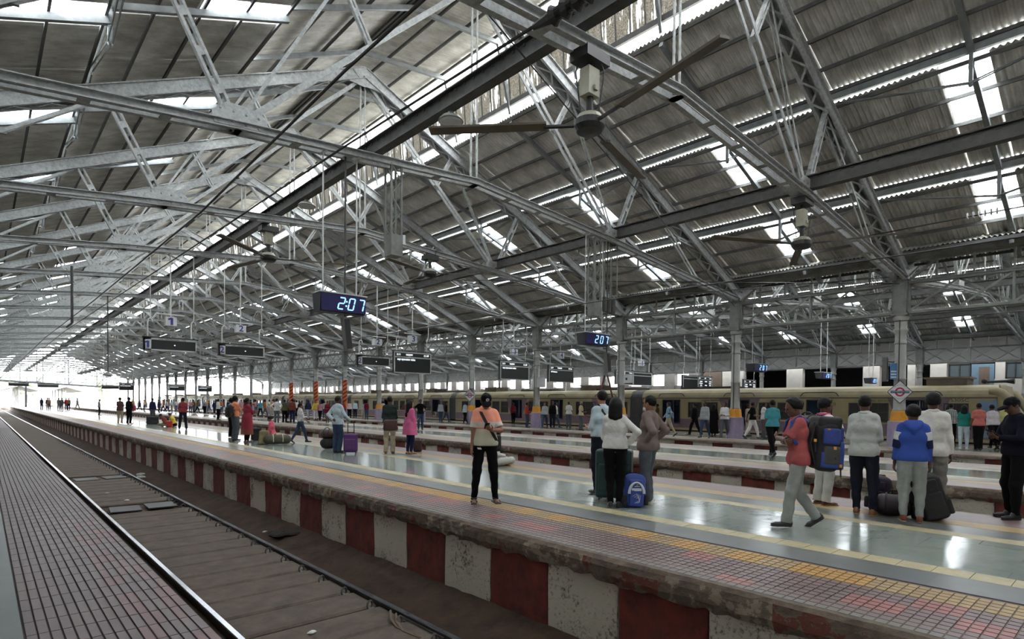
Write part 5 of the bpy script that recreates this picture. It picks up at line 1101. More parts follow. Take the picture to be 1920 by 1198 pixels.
    if bk in ('trousers', 'slim', 'shorts', 'salwar'):
        Q.cone(up((-0.07, 0, 0.935)), up((0.07, 0, 0.935)), (0.098*fat_+be*0.5)*s, (0.098*fat_+be*0.5)*s, 0.04); Q.cone(up((-0.06, 0, 1.03)), up((0.06, 0, 1.03)), (0.09*fat_)*s, (0.09*fat_)*s, 0.04)
        for an, fd, dn, hip, kn in feet:
            end = an+(an-kn)*(0.07 if bk != 'slim' else 0.02); w1 = {'slim': 0.012, 'trousers': 0.034, 'salwar': 0.06, 'shorts': 0.03}[bk]
            Q.cone(hip, kn, (0.085*fat_+be)*s, (0.058+be)*s, 0.03)
            if bk != 'shorts': Q.cone(kn, end, (0.058+be)*s, (0.034+w1)*s, 0.03, None, False, True)
            else: Q.cone(kn, kn+(an-kn)*0.1, (0.06+be)*s, (0.06+be)*s, 0.03)
        Q.amp = 0.0055 if fine else 0.0; Q.freq = 1.25; Q.seed = random.random()*6
        if legs not in ('sitfloor', 'sitseat', 'squat'): Q.cut(up((0, 0, 1.06)), RL @ A3(0, 0, 1))
        sobj('trousers', Q, vox, bm_, root)
    # top
    if top:
        tm_, sl_, hem, ease = top; T = SDF(); torso(T, 0.013+ease*0.42, 0.05); T.cone(up((-0.064, 0, hem+0.06)), up((0.064, 0, hem+0.06)), (0.106*fat_+ease)*s, (0.106*fat_+ease)*s, 0.06, ((0, 1, 0), 0.95))
        T.cone(up((-0.02, -0.02, 1.43)), up((0.02, 0.0, 1.455)), 0.064*s, 0.06*s, 0.03)
        if hem < 0.8: T.cone(up((-0.07, 0, 0.95)), P(-0.09, 0.0, hem-0.05-drop*0.6), (0.115*fat_+ease)*s, (0.15+ease)*s, 0.06); T.cone(up((0.07, 0, 0.95)), P(0.09, 0.0, hem-0.05-drop*0.6), (0.115*fat_+ease)*s, (0.15+ease)*s, 0.06)
        for sh, el, wr, dv, pn, cu, sg in arm:
            if sl_ == 'long': T.cone(sh, el, (0.044+ease*0.75)*s, (0.039+ease*0.7)*s, 0.02); T.cone(el, wr-(wr-el)*0.02, (0.039+ease*0.7)*s, (0.033+ease*0.4)*s, 0.02, None, False, True)
            elif sl_ == 'mid': T.cone(sh, el, (0.044+ease*0.75)*s, (0.039+ease*0.7)*s, 0.02); T.cone(el, el+(wr-el)*0.25, (0.039+ease*0.7)*s, (0.041+ease*0.7)*s, 0.02, None, False, True)
            else: T.cone(sh, sh+(el-sh)*0.78, (0.044+ease*0.8)*s, (0.047+ease*0.8)*s, 0.02, None, False, True)
        T.amp = 0.005 if fine else 0.0; T.freq = 0.8; T.seed = random.random()*6; T.cut(up((0, 0, hem)) if hem >= 0.8 else P(0, 0, hem-drop*0.6), RL @ A3(0, 0, -1) if hem >= 0.8 else A3(0, 0, -1)); T.cut(up((0, 0.0, 1.485)), RL @ A3(0, 0.35, 1))
        sobj('dress' if hem < 0.8 else 'shirt', T, vox, tm_, root)
    # shoes
    if shoes:
        for an, fd, dn, hip, kn in feet:
            h_ = SDF(); sv = np.cross(fd, dn); heel = an+dn*0.045*s-fd*0.04*s; bl = an+dn*0.052*s+fd*0.125*s
            if shoes[1] == 'sandal':
                fr_ = [list(sv), list(fd), list(dn)]; h_.box(an+dn*0.078*s+fd*0.06*s, A3(0.04, 0.125, 0.006)*s, 0.006*s, 0.004, np.array(fr_).T.tolist()); h_.cone(bl-sv*0.036*s-fd*0.03*s, bl+sv*0.036*s-fd*0.03*s-dn*0.0, 0.02*s, 0.02*s, 0.01); h_.cone(an-sv*0.03*s+dn*0.02*s+fd*0.02*s, an+sv*0.03*s+dn*0.02*s+fd*0.02*s, 0.022*s, 0.022*s, 0.01)
            else:
                h_.cone(heel, bl, 0.040*s, 0.037*s, 0.02, (dn, 0.85)); h_.cone(bl, bl+fd*0.055*s, 0.037*s, 0.024*s, 0.02, (dn, 0.8)); h_.cone(heel-dn*0.03*s, an+fd*0.03*s+dn*0.01*s, 0.036*s, 0.036*s, 0.02)
                h_.cut(an+dn*0.0845*s, dn); h_.cut(an-dn*0.02*s, -dn)
            so = sobj('shoe' if shoes[1] != 'sandal' else 'sandal', h_, min(vox, 0.012), shoes[0], root)
            if len(shoes) > 2 and fine:
                sole = SDF(); sole.cone(heel, bl, 0.046*s, 0.044*s, 0.02); sole.cone(bl, bl+fd*0.06*s, 0.044*s, 0.032*s, 0.02); sole.cut(an+dn*0.0855*s, dn); sole.cut(an+dn*0.066*s, -dn); q = sobj('sole', sole, 0.009, shoes[2], so)
    # hair, cap, scarf
    hs = SDF(); hvox = min(vox, 0.013)
    frame_ = [list(r) for r in HR]
    if hair in ('short', 'full', 'grey', 'bob', 'long', 'bun', 'pony', 'receding'):
        e = {'short': 0.010, 'full': 0.026, 'grey': 0.007, 'bob': 0.026, 'long': 0.014, 'bun': 0.008, 'pony': 0.010, 'receding': 0.006}[hair]
        hs.ell(hd((0, -0.004, 0.122)), A3(0.076+e, 0.094+e, 0.098+e)*s*hs_, 0.015, frame_)
        if hair in ('bob', 'long'):
            ln = -0.07 if hair == 'bob' else -0.16; hs.cone(hd((-0.04, -0.055, 0.09)), hd((-0.06, -0.075, ln)), 0.068*s, 0.052*s, 0.03); hs.cone(hd((0.04, -0.055, 0.09)), hd((0.06, -0.075, ln)), 0.068*s, 0.052*s, 0.03); hs.cone(hd((0, -0.07, 0.09)), hd((0, -0.085, ln-0.02)), 0.06*s, 0.055*s, 0.03)
            hs.cut(hd((0, 0.055, 0.15)), HR @ A3(0, 1, -0.25))
        else:
            hs.cut(hd((0, 0.05, 0.13)), HR @ A3(0, 1, -0.28)); hs.cut(hd((0, -0.02, 0.066)), HR @ A3(0, 0.4, -1))
        if hair == 'bun': hs = hs; hs.p.append(('e', hd((0, -0.12, 0.10)), A3(0.045, 0.04, 0.045)*s, 0.01, None, False))
        if hair == 'pony': hs.p.append(('c', hd((0, -0.09, 0.12)), hd((0, -0.12, -0.1)), 0.035*s, 0.018*s, 0.01, None, False, False)); hs.cuts = hs.cuts[:1]
        hs.amp = (0.0015 if hair in ('bob', 'long') else 0.0035) if fine else 0.0; hs.freq = 3.0
        sobj('hair', hs, hvox, HAIRG if hair == 'grey' else HAIR, root)
    if fine:
        for sg in (-1, 1): MB().ball(tuple(hd((sg*0.031, 0.094, 0.098))), 0.0125*s, 8, 6).build('eye', EYEM, root)
        MB().tube([tuple(hd((-0.021, 0.098, 0.038))), tuple(hd((0, 0.105, 0.040))), tuple(hd((0.021, 0.098, 0.038)))], 0.005*s, 6).build('mouth', LIPM, root)
    for e in extras: e(root, dict(up=up, hd=hd, s=s, RL=RL, HR=HR, P=P, vox=vox, frame=frame_, arm=arm, feet=feet))
    return root, dict(up=up, hd=hd, s=s, arm=arm)
# small worn things
def cap(m_, badge=None):
    def f(root, k):
        hd, s, HR = k['hd'], k['s'], k['HR']; c = SDF(); c.ell(hd((0, -0.002, 0.122)), A3(0.088, 0.104, 0.108)*s*0.97, 0.01, k['frame']); c.cut(hd((0, 0, 0.125)), HR @ A3(0, 0.12, -1)); co = sobj('cap', c, 0.009, m_, root)
        b = SDF(); b.ell(hd((0, 0.115, 0.125)), A3(0.075, 0.085, 0.02)*s, 0.005, k['frame']); b.cut(hd((0, 0.06, 0.12)), HR @ A3(0, -1, 0)); sobj('brim', b, 0.007, m_, co)
        if badge:
            bd = MB()
            def pt(a, r): return tuple(hd((r*cos(a)-0.012, 0.099-0.03*abs(r*sin(a)+0.01), 0.185+r*sin(a))))
            bd.tube([pt(2*pi*i/14, 0.023) for i in range(15)], 0.0045, 5); bd.tube([pt(pi*1.2, 0.014), pt(pi*0.5, 0.012), pt(-pi*0.2, 0.014)], 0.0045, 5); bd.build('badge', badge, co)
    return f
def strap(m_, pts, w_=0.045):
    def f(root, k):
        m = SDF(); P_ = [k['up'](p) for p in pts]
        for a, b in zip(P_[:-1], P_[1:]):
            c = (a+b)/2; c = np.array([c[0], c[1], 0.0]); c = c/(np.linalg.norm(c)+1e-6); m.cone(a, b, w_*0.55, w_*0.55, 0.01, (c, 0.4))
        sobj('strap', m, 0.010, m_, root)
    return f
def scarf_head(m_, back=0.25):
    def f(root, k):
        hd, s, HR = k['hd'], k['s'], k['HR']; c = SDF(); c.ell(hd((0, -0.004, 0.11)), A3(0.092, 0.108, 0.115)*s*0.97, 0.02, k['frame']); c.cone(hd((0, -0.04, 0.03)), hd((0, -0.07, -back)), 0.09*s, 0.12*s, 0.05, ((0, 1, 0), 0.6)); c.cone(hd((-0.05, 0.0, -0.02)), hd((0.05, 0.0, -0.02)), 0.075*s, 0.075*s, 0.04); c.cut(hd((0, 0.05, 0.1)), HR @ A3(0, 1, -0.15)); sobj('headscarf', c, max(0.012, k['vox']), m_, root)
    return f
def neck_scarf(m_):
    def f(root, k):
        up, s = k['up'], k['s']; m = SDF()
        for i in range(10): a = 2*pi*i/10; b = 2*pi*(i+1)/10; m.cone(up((0.075*cos(a), 0.085*sin(a)-0.01, 1.455)), up((0.075*cos(b), 0.085*sin(b)-0.01, 1.455)), 0.026*s, 0.026*s, 0.01)
        sobj('scarf', m, 0.012, m_, root)
    return f
def hood(m_):
    def f(root, k):
        up, s = k['up'], k['s']; m = SDF(); m.cone(up((-0.07, -0.06, 1.44)), up((0.07, -0.06, 1.44)), 0.06*s, 0.06*s, 0.03); m.cone(up((-0.04, -0.10, 1.40)), up((0.04, -0.10, 1.40)), 0.05*s, 0.05*s, 0.04); m.cone(up((0, -0.115, 1.36)), up((0, -0.12, 1.31)), 0.05*s, 0.03*s, 0.04)
        for i in range(8): a = pi*i/8-pi*0.0; b = pi*(i+1)/8; m.cone(up((0.085*cos(a), 0.07*sin(a), 1.45)), up((0.085*cos(b), 0.07*sin(b), 1.45)), 0.03*s, 0.03*s, 0.02)
        sobj('hood', m, 0.011, m_, root)
    return f
def collar(m_):
    def f(root, k):
        up, s = k['up'], k['s']; m = SDF()
        for i in range(12): a = 2*pi*i/12; b = 2*pi*(i+1)/12; m.cone(up((0.066*cos(a), 0.068*sin(a)-0.005, 1.462-0.02*max(0, sin(a)))), up((0.066*cos(b), 0.068*sin(b)-0.005, 1.462-0.02*max(0, sin(b)))), 0.017*s, 0.017*s, 0.006)
        sobj('collar', m, 0.009, m_, root)
    return f
def face_mask(m_):
    def f(root, k):
        hd, s = k['hd'], k['s']; m = SDF(); m.ell(hd((0, 0.078, 0.004)), A3(0.05, 0.045, 0.045)*s, 0.01); sobj('face_mask', m, 0.008, m_, root); MB().tube([tuple(hd((0.05, 0.06, 0.015))), tuple(hd((0.078, 0.0, 0.09)))], 0.003, 5).tube([tuple(hd((-0.05, 0.06, 0.015))), tuple(hd((-0.078, 0.0, 0.09)))], 0.003, 5).build('mask_loop', m_, root)
    return f
def spectacles(m_):
    def f(root, k):
        hd = k['hd']; m = MB()
        for sg in (-1, 1): m.tube([tuple(hd((sg*0.034+0.024*cos(2*pi*i/12), 0.112, 0.1+0.019*sin(2*pi*i/12)))) for i in range(13)], 0.003, 5); m.tube([tuple(hd((sg*0.058, 0.11, 0.104))), tuple(hd((sg*0.082, 0.0, 0.106)))], 0.003, 5)
        m.tube([tuple(hd((-0.01, 0.114, 0.102))), tuple(hd((0.01, 0.114, 0.102)))], 0.003, 5); m.build('spectacles', m_, root)
    return f
def moustache(root, k):
    hd = k['hd']; MB().tube([tuple(hd((-0.026, 0.096, 0.048))), tuple(hd((0, 0.112, 0.055))), tuple(hd((0.026, 0.096, 0.048)))], 0.006, 6).build('moustache', HAIR, root)
def beard(root, k):
    hd, s = k['hd'], k['s']; b = SDF(); b.cone(hd((-0.052, 0.03, 0.03)), hd((-0.02, 0.066, -0.016)), 0.014*s, 0.018*s, 0.015); b.cone(hd((0.052, 0.03, 0.03)), hd((0.02, 0.066, -0.016)), 0.014*s, 0.018*s, 0.015); b.cone(hd((-0.02, 0.07, -0.016)), hd((0.02, 0.07, -0.016)), 0.018*s, 0.018*s, 0.015); sobj('beard', b, 0.009, HAIR, root)
# held and carried things (each a thing of its own), placed in a person's frame
def world(root, p):
    a = root.rotation_euler.z; return (root.location.x+p[0]*cos(a)-p[1]*sin(a), root.location.y+p[0]*sin(a)+p[1]*cos(a), root.location.z+p[2])
PHN = mat('phone_black', rgb(16, 16, 18), 0.2)
def phone(root, k, i, lab):
    sh, el, wr, dv, pn, cu, sg = k['arm'][i]; c = wr+dv*0.10*k['s']+pn/np.linalg.norm(pn)*0.035
    t = thing('mobile_phone', lab, 'phone', world(root, c), root.rotation_euler.z); t.rotation_euler = (radians(35), 0, root.rotation_euler.z); MB().mm((-0.037, -0.078, -0.005), (0.037, 0.078, 0.003)).build('case', PHN, t); MB().mm((-0.033, -0.07, 0.003), (0.033, 0.07, 0.0045)).build('screen', mat('phone_glass', rgb(40, 44, 52), 0.1), t)
# ------------------------------------------------------------------ people and luggage
def C_(n, *c): return cloth('cloth_'+n, c)
POLO = bands('polo_peach_white_beige', 'Z', [(0.6, rgb(176, 174, 152)), (1.155, rgb(206, 104, 92)), (1.175, rgb(198, 194, 186)), (1.265, rgb(226, 146, 122))])
HOODB = bands('hoodie_blue', 'Z', [(0.6, rgb(40, 70, 150)), (1.6, rgb(40, 70, 150))])
BLKC = C_('black', 15, 15, 18); WHTC = C_('white', 206, 206, 202); CRMC = C_('cream', 214, 206, 190); DEN = C_('dark_denim', 30, 34, 46); DENM = C_('mid_denim', 52, 70, 96); DENL = C_('washed_denim', 148, 152, 148); GRYT = C_('grey_trousers', 84, 90, 98); BEIG = C_('beige', 172, 160, 136); SALM = C_('salmon', 178, 82, 84); TEAL = C_('teal', 60, 150, 164); PNK = C_('pink', 222, 96, 150); PALEB = C_('pale_blue', 178, 198, 206); MAR = C_('maroon', 118, 24, 44); ORG = C_('orange', 226, 130, 92); GRN = C_('dark_green', 46, 56, 54); BRNJ = C_('brown_jacket', 118, 102, 96); LGRY = C_('light_grey_shirt', 182, 184, 178); NAV = C_('navy', 32, 40, 72); GRYL = C_('grey_top', 150, 156, 158); OLIV = C_('olive', 84, 84, 52); YELC = C_('yellow', 208, 178, 52); LEM = C_('lemon', 206, 204, 130); RUST = C_('rust', 124, 58, 44); REDC = C_('red', 178, 52, 42); PURC = C_('plum', 44, 32, 56); TEALD = C_('teal_top', 28, 128, 112)
def plaid(name, c1, c2, sc):
    if name in MATS: return MATS[name]
    m, N, L, b = new_mat(name); b.inputs['Roughness'].default_value = 0.85; tc = N.new('ShaderNodeTexCoord'); w1 = N.new('ShaderNodeTexWave'); w2 = N.new('ShaderNodeTexWave'); w2.bands_direction = 'Z'
    for w_ in (w1, w2): w_.inputs['Scale'].default_value = sc; L.new(tc.outputs['Object'], w_.inputs['Vector'])
    ad = N.new('ShaderNodeMath'); ad.operation = 'ADD'; L.new(w1.outputs['Fac'], ad.inputs[0]); L.new(w2.outputs['Fac'], ad.inputs[1]); r = N.new('ShaderNodeValToRGB'); r.color_ramp.elements[0].position = 0.4; r.color_ramp.elements[1].position = 0.6; r.color_ramp.elements[0].color = c1; r.color_ramp.elements[1].color = c2; mu = N.new('ShaderNodeMath'); mu.operation = 'MULTIPLY'; mu.inputs[1].default_value = 0.5; L.new(ad.outputs[0], mu.inputs[0]); L.new(mu.outputs[0], r.inputs['Fac']); L.new(r.outputs['Color'], b.inputs['Base Color']); MATS[name] = m; return m
PLR = plaid('plaid_red', rgb(60, 24, 30), rgb(150, 40, 48), 6); PLB = plaid('plaid_blue', rgb(40, 72, 104), rgb(150, 176, 190), 6); PLG = plaid('plaid_grey', rgb(96, 104, 106), rgb(170, 176, 174), 5); FLOR = plaid('white_print', rgb(150, 150, 152), rgb(208, 208, 206), 9)
SHB = mat('shoe_black', rgb(24, 24, 26), 0.5); SHG = mat('shoe_grey', rgb(46, 44, 44), 0.6); SHBR = mat('shoe_tan', rgb(112, 76, 44), 0.6); SHW = mat('shoe_white', rgb(196, 196, 188), 0.6); SHR = mat('shoe_rust', rgb(112, 58, 40), 0.6); SOLE = mat('sole_cream', rgb(186, 174, 140), 0.7)
STRP = mat('strap_black', rgb(24, 22, 24), 0.7)
NB_ = mat('bag_black', rgb(13, 14, 16), 0.7, 0, 0.3, 9, bump=0.3); BLUB = mat('bag_blue', rgb(40, 62, 136), 0.65, 0, 0.25, 9, bump=0.3); GRB = mat('bag_grey', rgb(60, 60, 60), 0.7, 0, 0.25, 9); PLUMB = mat('bag_plum', rgb(42, 32, 50), 0.65, 0, 0.3, 9, bump=0.3); AUB = mat('bag_aubergine', rgb(40, 28, 34), 0.6, 0, 0.3, 9, bump=0.3); OLB = mat('bag_olive', rgb(70, 70, 54), 0.75, 0, 0.3, 9, bump=0.3); PURS = mat('case_purple', rgb(86, 44, 104), 0.65, 0, 0.15, 9, bump=0.2); GRNS = mat('case_green', rgb(14, 54, 54), 0.5, 0, 0.2, 9); BRNB = mat('bag_brown', rgb(62, 42, 38), 0.45, 0, 0.3, 9, bump=0.3); ORGB = mat('buckle_orange', rgb(216, 140, 44), 0.5); SILV = mat('bag_silver', rgb(176, 182, 188), 0.5); CRMB = mat('bag_strap_cream', rgb(190, 184, 150), 0.8); BRS_ = mat('brown_satchel', rgb(74, 46, 40), 0.4, 0, 0.3, 9, bump=0.3)
def rbox(c, h, rd=0.03, k=0.02): return SDF().box(c, [q-rd for q in h], rd, k)
def loop(pts, r, m_, name, root): return MB().tube(pts, r, 6).build(name, m_, root)
def suitcase(x, y, rz, w_, d, h, m_, lab, handle=True, z=0.0):
    t = thing('suitcase', lab, 'suitcase', (x, y, z), rz); sobj('body', rbox((0, 0, h/2+0.05), (w_/2, d/2, h/2), 0.05), 0.014, m_, t)
    p = SDF(); p.box((0, -d/2-0.0, h*0.42+0.05), (w_*0.36, 0.012, h*0.26), 0.02); sobj('front_pocket', p, 0.012, m_, t)
    for sx in (-1, 1):
        for sy in (-1, 1): MB().prism([(0.032*cos(2*pi*i/10), 0.035+0.032*sin(2*pi*i/10)) for i in range(10)], sx*w_*0.38-0.012, sx*w_*0.38+0.012, 'x').build('wheel', NB_, t).location.y = sy*d*0.32
    MB().tube([(-0.09, 0, h+0.045), (-0.09, 0, h+0.085), (0.09, 0, h+0.085), (0.09, 0, h+0.045)], 0.014, 6).build('grip', NB_, t)
    if handle: MB().tube([(-0.09, 0.05, h), (-0.09, 0.05, h+0.36), (0.09, 0.05, h+0.36), (0.09, 0.05, h)], 0.015, 6).build('pull_handle', NB_, t)
    for zz in (0.3, 0.7): MB().tube([(-w_/2+0.03, -d/2-0.004, h*zz+0.05), (w_/2-0.03, -d/2-0.004, h*zz+0.05)], 0.006, 5).build('zip_line', STRP, t)
    return t
def backpack(x, y, z, rz, w_, d, h, m_, m2, lab, tilt=0.0, logo=False, big=False, roll_=0.0):
    """back panel towards +y, pockets towards -y"""
    t = thing('backpack', lab, 'backpack', (x, y, z), rz); t.rotation_euler = (tilt, roll_, rz); b = SDF(); b.box((0, 0, h*0.46), (w_/2-0.09, max(0.005, d/2-0.09), h*0.46-0.09), 0.09, 0.05); b.ell((0, 0, h*0.85), (w_*0.42, d*0.42, h*0.15), 0.06); b.amp = 0.007; b.freq = 0.7; sobj('body', b, 0.013, m_, t)
    p = SDF(); p.box((0, -d/2-0.0, h*0.3), (w_*0.33-0.03, 0.03, h*0.22), 0.03, 0.02); p.amp = 0.003; sobj('front_pocket', p, 0.012, m2, t); q = SDF(); q.box((0, -d/2+0.005, h*0.68), (w_*0.3-0.02, 0.025, h*0.10), 0.025, 0.02); sobj('top_pocket', q, 0.012, m2, t)
    loop([(-0.05, d*0.2, h*0.95), (-0.04, d*0.2, h*1.02), (0.04, d*0.2, h*1.02), (0.05, d*0.2, h*0.95)], 0.011, STRP, 'grab_loop', t)
    for s_ in (-1, 1): MB().bar((s_*w_*0.28, d/2+0.015, h*0.88), (s_*w_*0.34, d/2+0.05, h*0.5), 0.055, 0.018, up=(1, 0, 0)).bar((s_*w_*0.34, d/2+0.05, h*0.5), (s_*w_*0.4, d/2-0.01, h*0.12), 0.03, 0.012, up=(1, 0, 0)).build('shoulder_strap', STRP, t); pk = SDF(); pk.box((s_*w_*0.49, -0.02, h*0.22), (0.012, d*0.28, h*0.12), 0.02); sobj('side_pocket', pk, 0.012, STRP if logo else m2, t)
    if logo:
        for k_ in range(2): MB().tube([(s_*w_*(0.33+0.03*k_)*cos(a_) if False else w_*(0.36-0.05*k_)*cos(a_), -d/2-0.05-0.006*k_, h*0.42+h*0.33*sin(a_)) for s_ in (1,) for a_ in [pi*i/12 for i in range(13)]], 0.014, 6).build('silver_arch', SILV, t)
        MB().mm((-w_*0.22, -d/2-0.062, h*0.5), (w_*0.22, -d/2-0.05, h*0.58)).build('silver_band', SILV, t); sw = MB()
        for i in range(3): sw.tube([(-w_*0.2+0.03*i, -d/2-0.056, h*(0.34-0.03*i)), (0.0+0.03*i, -d/2-0.06, h*(0.42-0.02*i)), (w_*0.12, -d/2-0.058, h*(0.22-0.03*i)), (-w_*0.1+0.02*i, -d/2-0.056, h*0.14)], 0.0045, 5)
        sw.build('swoosh_print', SILV, t); MB().tube([(0.0, -d/2-0.052, h*0.66), (0.012, -d/2-0.052, h*0.7), (0.024, -d/2-0.052, h*0.66)], 0.006, 5).bar((-0.03, -d/2-0.052, h*0.635), (0.05, -d/2-0.052, h*0.635), 0.008, 0.012).build('emblem', SILV, t)
    return t
def duffel(x, y, z, rz, L_, r_, m_, m2, lab, sag=0.9):
    t = thing('duffel_bag', lab, 'bag', (x, y, z), rz); b = SDF(); b.cone((-L_/2+r_, 0, r_*0.95), (L_/2-r_, 0, r_*0.95), r_, r_, 0.02, ((0, 0, 1), sag)); b.amp = 0.006; b.freq = 0.7; b.cut((0, 0, 0), (0, 0, -1)); sobj('body', b, 0.015, m_, t)
    for s_ in (-1, 1): MB().tube([(s_*L_*0.17, r_*1.02*cos(a_), r_*0.95+r_*0.94*sin(a_)) for a_ in [pi*(-0.15+1.3*i/14) for i in range(15)]], 0.016, 6).build('band', m2, t)
    loop([(-L_*0.17, 0, r_*1.85), (-L_*0.08, 0, r_*2.15), (L_*0.08, 0, r_*2.15), (L_*0.17, 0, r_*1.85)], 0.014, m2, 'handle', t); MB().tube([(-L_*0.4, 0, r_*1.82), (L_*0.4, 0, r_*1.82)], 0.006, 5).build('zip_line', STRP, t); return t
def sack(x, y, z, rz, w_, d, h, m_, lab, name='bag', handle=True):
    t = thing(name, lab, 'bag', (x, y, z), rz); b = SDF(); b.box((0, 0, h*0.45), (max(0.01, w_/2-0.05), max(0.005, d/2-0.05), h*0.45-0.05), 0.05, 0.05); b.ell((0, 0, h*0.22), (w_*0.52, d*0.55, h*0.22), 0.06); b.amp = 0.006; b.cut((0, 0, 0), (0, 0, -1)); sobj('body', b, 0.016, m_, t)
    if handle: loop([(-w_*0.2, 0, h*0.84), (-w_*0.12, 0, h*1.05), (w_*0.12, 0, h*1.05), (w_*0.2, 0, h*0.84)], 0.01, STRP, 'handle', t)
    return t

r_, k_ = person('man in black cap and peach white beige polo looking down at a phone', 5.84, 7.06, -3.693, 1.72, ('down', 'phone'), 'wide', (0.62, 0.05), (POLO, 'short', 0.885, 0.022), (BLKC, 'slim', 0.012), (mat('sandal_black', rgb(34, 32, 32), 0.5), 'sandal'), 'short', 0, 0.0105, 0.03, extras=(cap(BLKC, WHITEP), collar(C_('peach', 226, 146, 122)), beard, moustache))
em_ = MB(); [em_.bar(k_['up']((0.075+0.02*i_, 0.118-0.004*i_, 0.835)), k_['up']((0.095+0.02*i_, 0.115-0.004*i_, 0.862)), 0.008, 0.012) for i_ in range(3)]; em_.build('trouser_emblem', WHITEP, r_)
phone(r_, dict(k_), 1, 'black phone held by the man in a black cap')
sb = thing('sling_bag', 'black sling bag worn across the chest of the man in a cap', 'bag', tuple(r_.location), r_.rotation_euler.z); ss = MB(); sp_ = [(0.10, -0.07, 1.44), (0.105, 0.02, 1.475), (0.07, 0.115, 1.38), (0.0, 0.146, 1.24), (-0.075, 0.143, 1.12), (-0.155, 0.105, 0.99), (-0.20, 0.02, 0.93), (-0.17, -0.08, 0.95)]
for a_, b_ in zip(sp_[:-1], sp_[1:]): ss.bar(a_, b_, 0.045, 0.014, up=(Vector(b_)-Vector(a_)).cross(Vector((a_[0]*0.3, 1 if a_[1] > 0.03 else a_[1]*10, 0.1))))
ss.build('strap', STRP, sb); bq = SDF(); bq.box((-0.19, -0.13, 0.92), (0.05, 0.03, 0.10), 0.03); sobj('pouch', bq, 0.012, STRP, sb)
wm, wk = person('woman with long black hair in white sweater seen from behind, hand on hip', 7.08, 5.49, -0.963, 1.63, ('hip', 'front'), 'close', (0.1, -0.1), (WHTC, 'long', 0.93, 0.02), (BLKC, 'slim', 0.012), (SHB, 'shoe', mat('sole_dark', rgb(60, 56, 54), 0.7)), 'bob', 2, 0.0105, -0.03, True, twist=-0.1)
person('young man in pale blue shirt standing behind a large green suitcase', 7.96, 6.47, -0.278, 1.78, ('down', 'front'), 'stand', (0.0, 0.25), (PALEB, 'mid', 0.95, 0.018), (DEN, 'slim', 0.014), (SHG, 'shoe'), 'short', 2, 0.0105, extras=(strap(STRP, [(-0.09, 0.06, 1.45), (-0.09, -0.03, 1.47), (-0.06, -0.1, 1.38), (0.02, -0.13, 1.25), (0.12, -0.12, 1.1)]),))
person('man in brown jacket with glasses and lowered white mask, hand on waist', 7.71, 5.34, 0.187, 1.68, ('hipback', 'hipback'), 'close', (0.05, 0.1), (BRNJ, 'long', 0.86, 0.032), (GRYT, 'trousers', 0.018), (SHW, 'shoe', SOLE), 'short', 0, 0.0105, -0.04, fat=1.1, extras=(face_mask(WHTC), spectacles(STRP), collar(BRNJ)))
suitcase(7.59, 5.90, -1.050, 0.58, 0.30, 0.78, GRNS, 'large dark green suitcase behind the woman in white sweater', False)
backpack(*(lambda a: (a[0], a[1], 0.0, a[2]))((7.36, 5.33, -0.735)), 0.33, 0.2, 0.50, BLUB, BLUB, 'blue school backpack with silver arches standing beside green suitcase', -0.06, True)
wk_, kk_ = person('man in salmon polo with arms crossed and big trekking backpack, walking', 7.75, 3.09, 0.642, 1.64, ('cross', 'cross2'), 'stride', (0.25, -0.05), (SALM, 'short', 0.83, 0.022), (DENL, 'trousers', 0.014), (SHG, 'shoe', SHB), 'full', 1, 0.0105, 0.06, extras=(collar(SALM), moustache, strap(BLUB, [(0.12, -0.10, 1.40), (0.125, -0.01, 1.475), (0.125, 0.09, 1.40), (0.14, 0.125, 1.27), (0.17, 0.06, 1.12)], 0.042), strap(BLUB, [(-0.12, -0.10, 1.40), (-0.125, -0.01, 1.475), (-0.125, 0.09, 1.40), (-0.14, 0.125, 1.27), (-0.17, 0.06, 1.12)], 0.042)))
bp_ = backpack(*world(wk_, (0, -0.28, 0.74)), wk_.rotation_euler.z, 0.42, 0.30, 0.68, NB_, BLUB, 'black and blue trekking backpack on the man in salmon polo', 0.05)
hd_ = SDF(); hd_.box((0, -0.01, 0.60), (0.15, 0.09, 0.035), 0.05); hd_.amp = 0.004; sobj('top_lid', hd_, 0.013, NB_, bp_); mp_ = SDF(); mp_.box((-0.20, -0.03, 0.2), (0.012, 0.07, 0.09), 0.03); sobj('mesh_pocket', mp_, 0.012, GRB, bp_); s2_ = SDF(); s2_.box((-0.2, -0.02, 0.44), (0.012, 0.07, 0.07), 0.03); sobj('side_panel', s2_, 0.012, BLUB, bp_)
for q_ in ((-0.23, 0.02, 0.52), (-0.235, -0.06, 0.3), (-0.2, 0.16, 0.38), (-0.16, -0.16, 0.08)): MB().box(q_, (0.02, 0.03, 0.035)).build('buckle', ORGB, bp_); MB().bar(q_, (q_[0]-0.005, q_[1]-0.01, q_[2]-0.14), 0.018, 0.006, up=(0, 1, 0)).build('loose_strap', STRP, bp_)
cr_, ck_ = person('man in cream shirt with pink scarf partly hidden behind the walking man', 9.84, 3.54, -2.099, 1.66, ('strap', 'front'), 'stand', (0.1, 0.2), (CRMC, 'long', 0.9, 0.02), (C_('off_white', 190, 190, 182), 'trousers', 0.016), (SHBR, 'sandal'), 'full', 1, 0.0105, extras=(neck_scarf(C_('hot_pink', 206, 74, 120)),))
duffel(*world(cr_, (-0.05, -0.27, 1.13)), cr_.rotation_euler.z+0.2, 0.62, 0.15, GRB, STRP, 'dark grey duffel bag carried on the back of the cream shirt man')
person('man in light grey shirt and dark jeans seen from behind', 9.37, 2.83, -1.452, 1.70, ('front', 'front'), 'relax', (0.05, -0.2), (LGRY, 'long', 0.845, 0.02), (DEN, 'slim', 0.016), (SHBR, 'shoe', SOLE), 'short', 1, 0.0105, 0.0, extras=(collar(LGRY),))
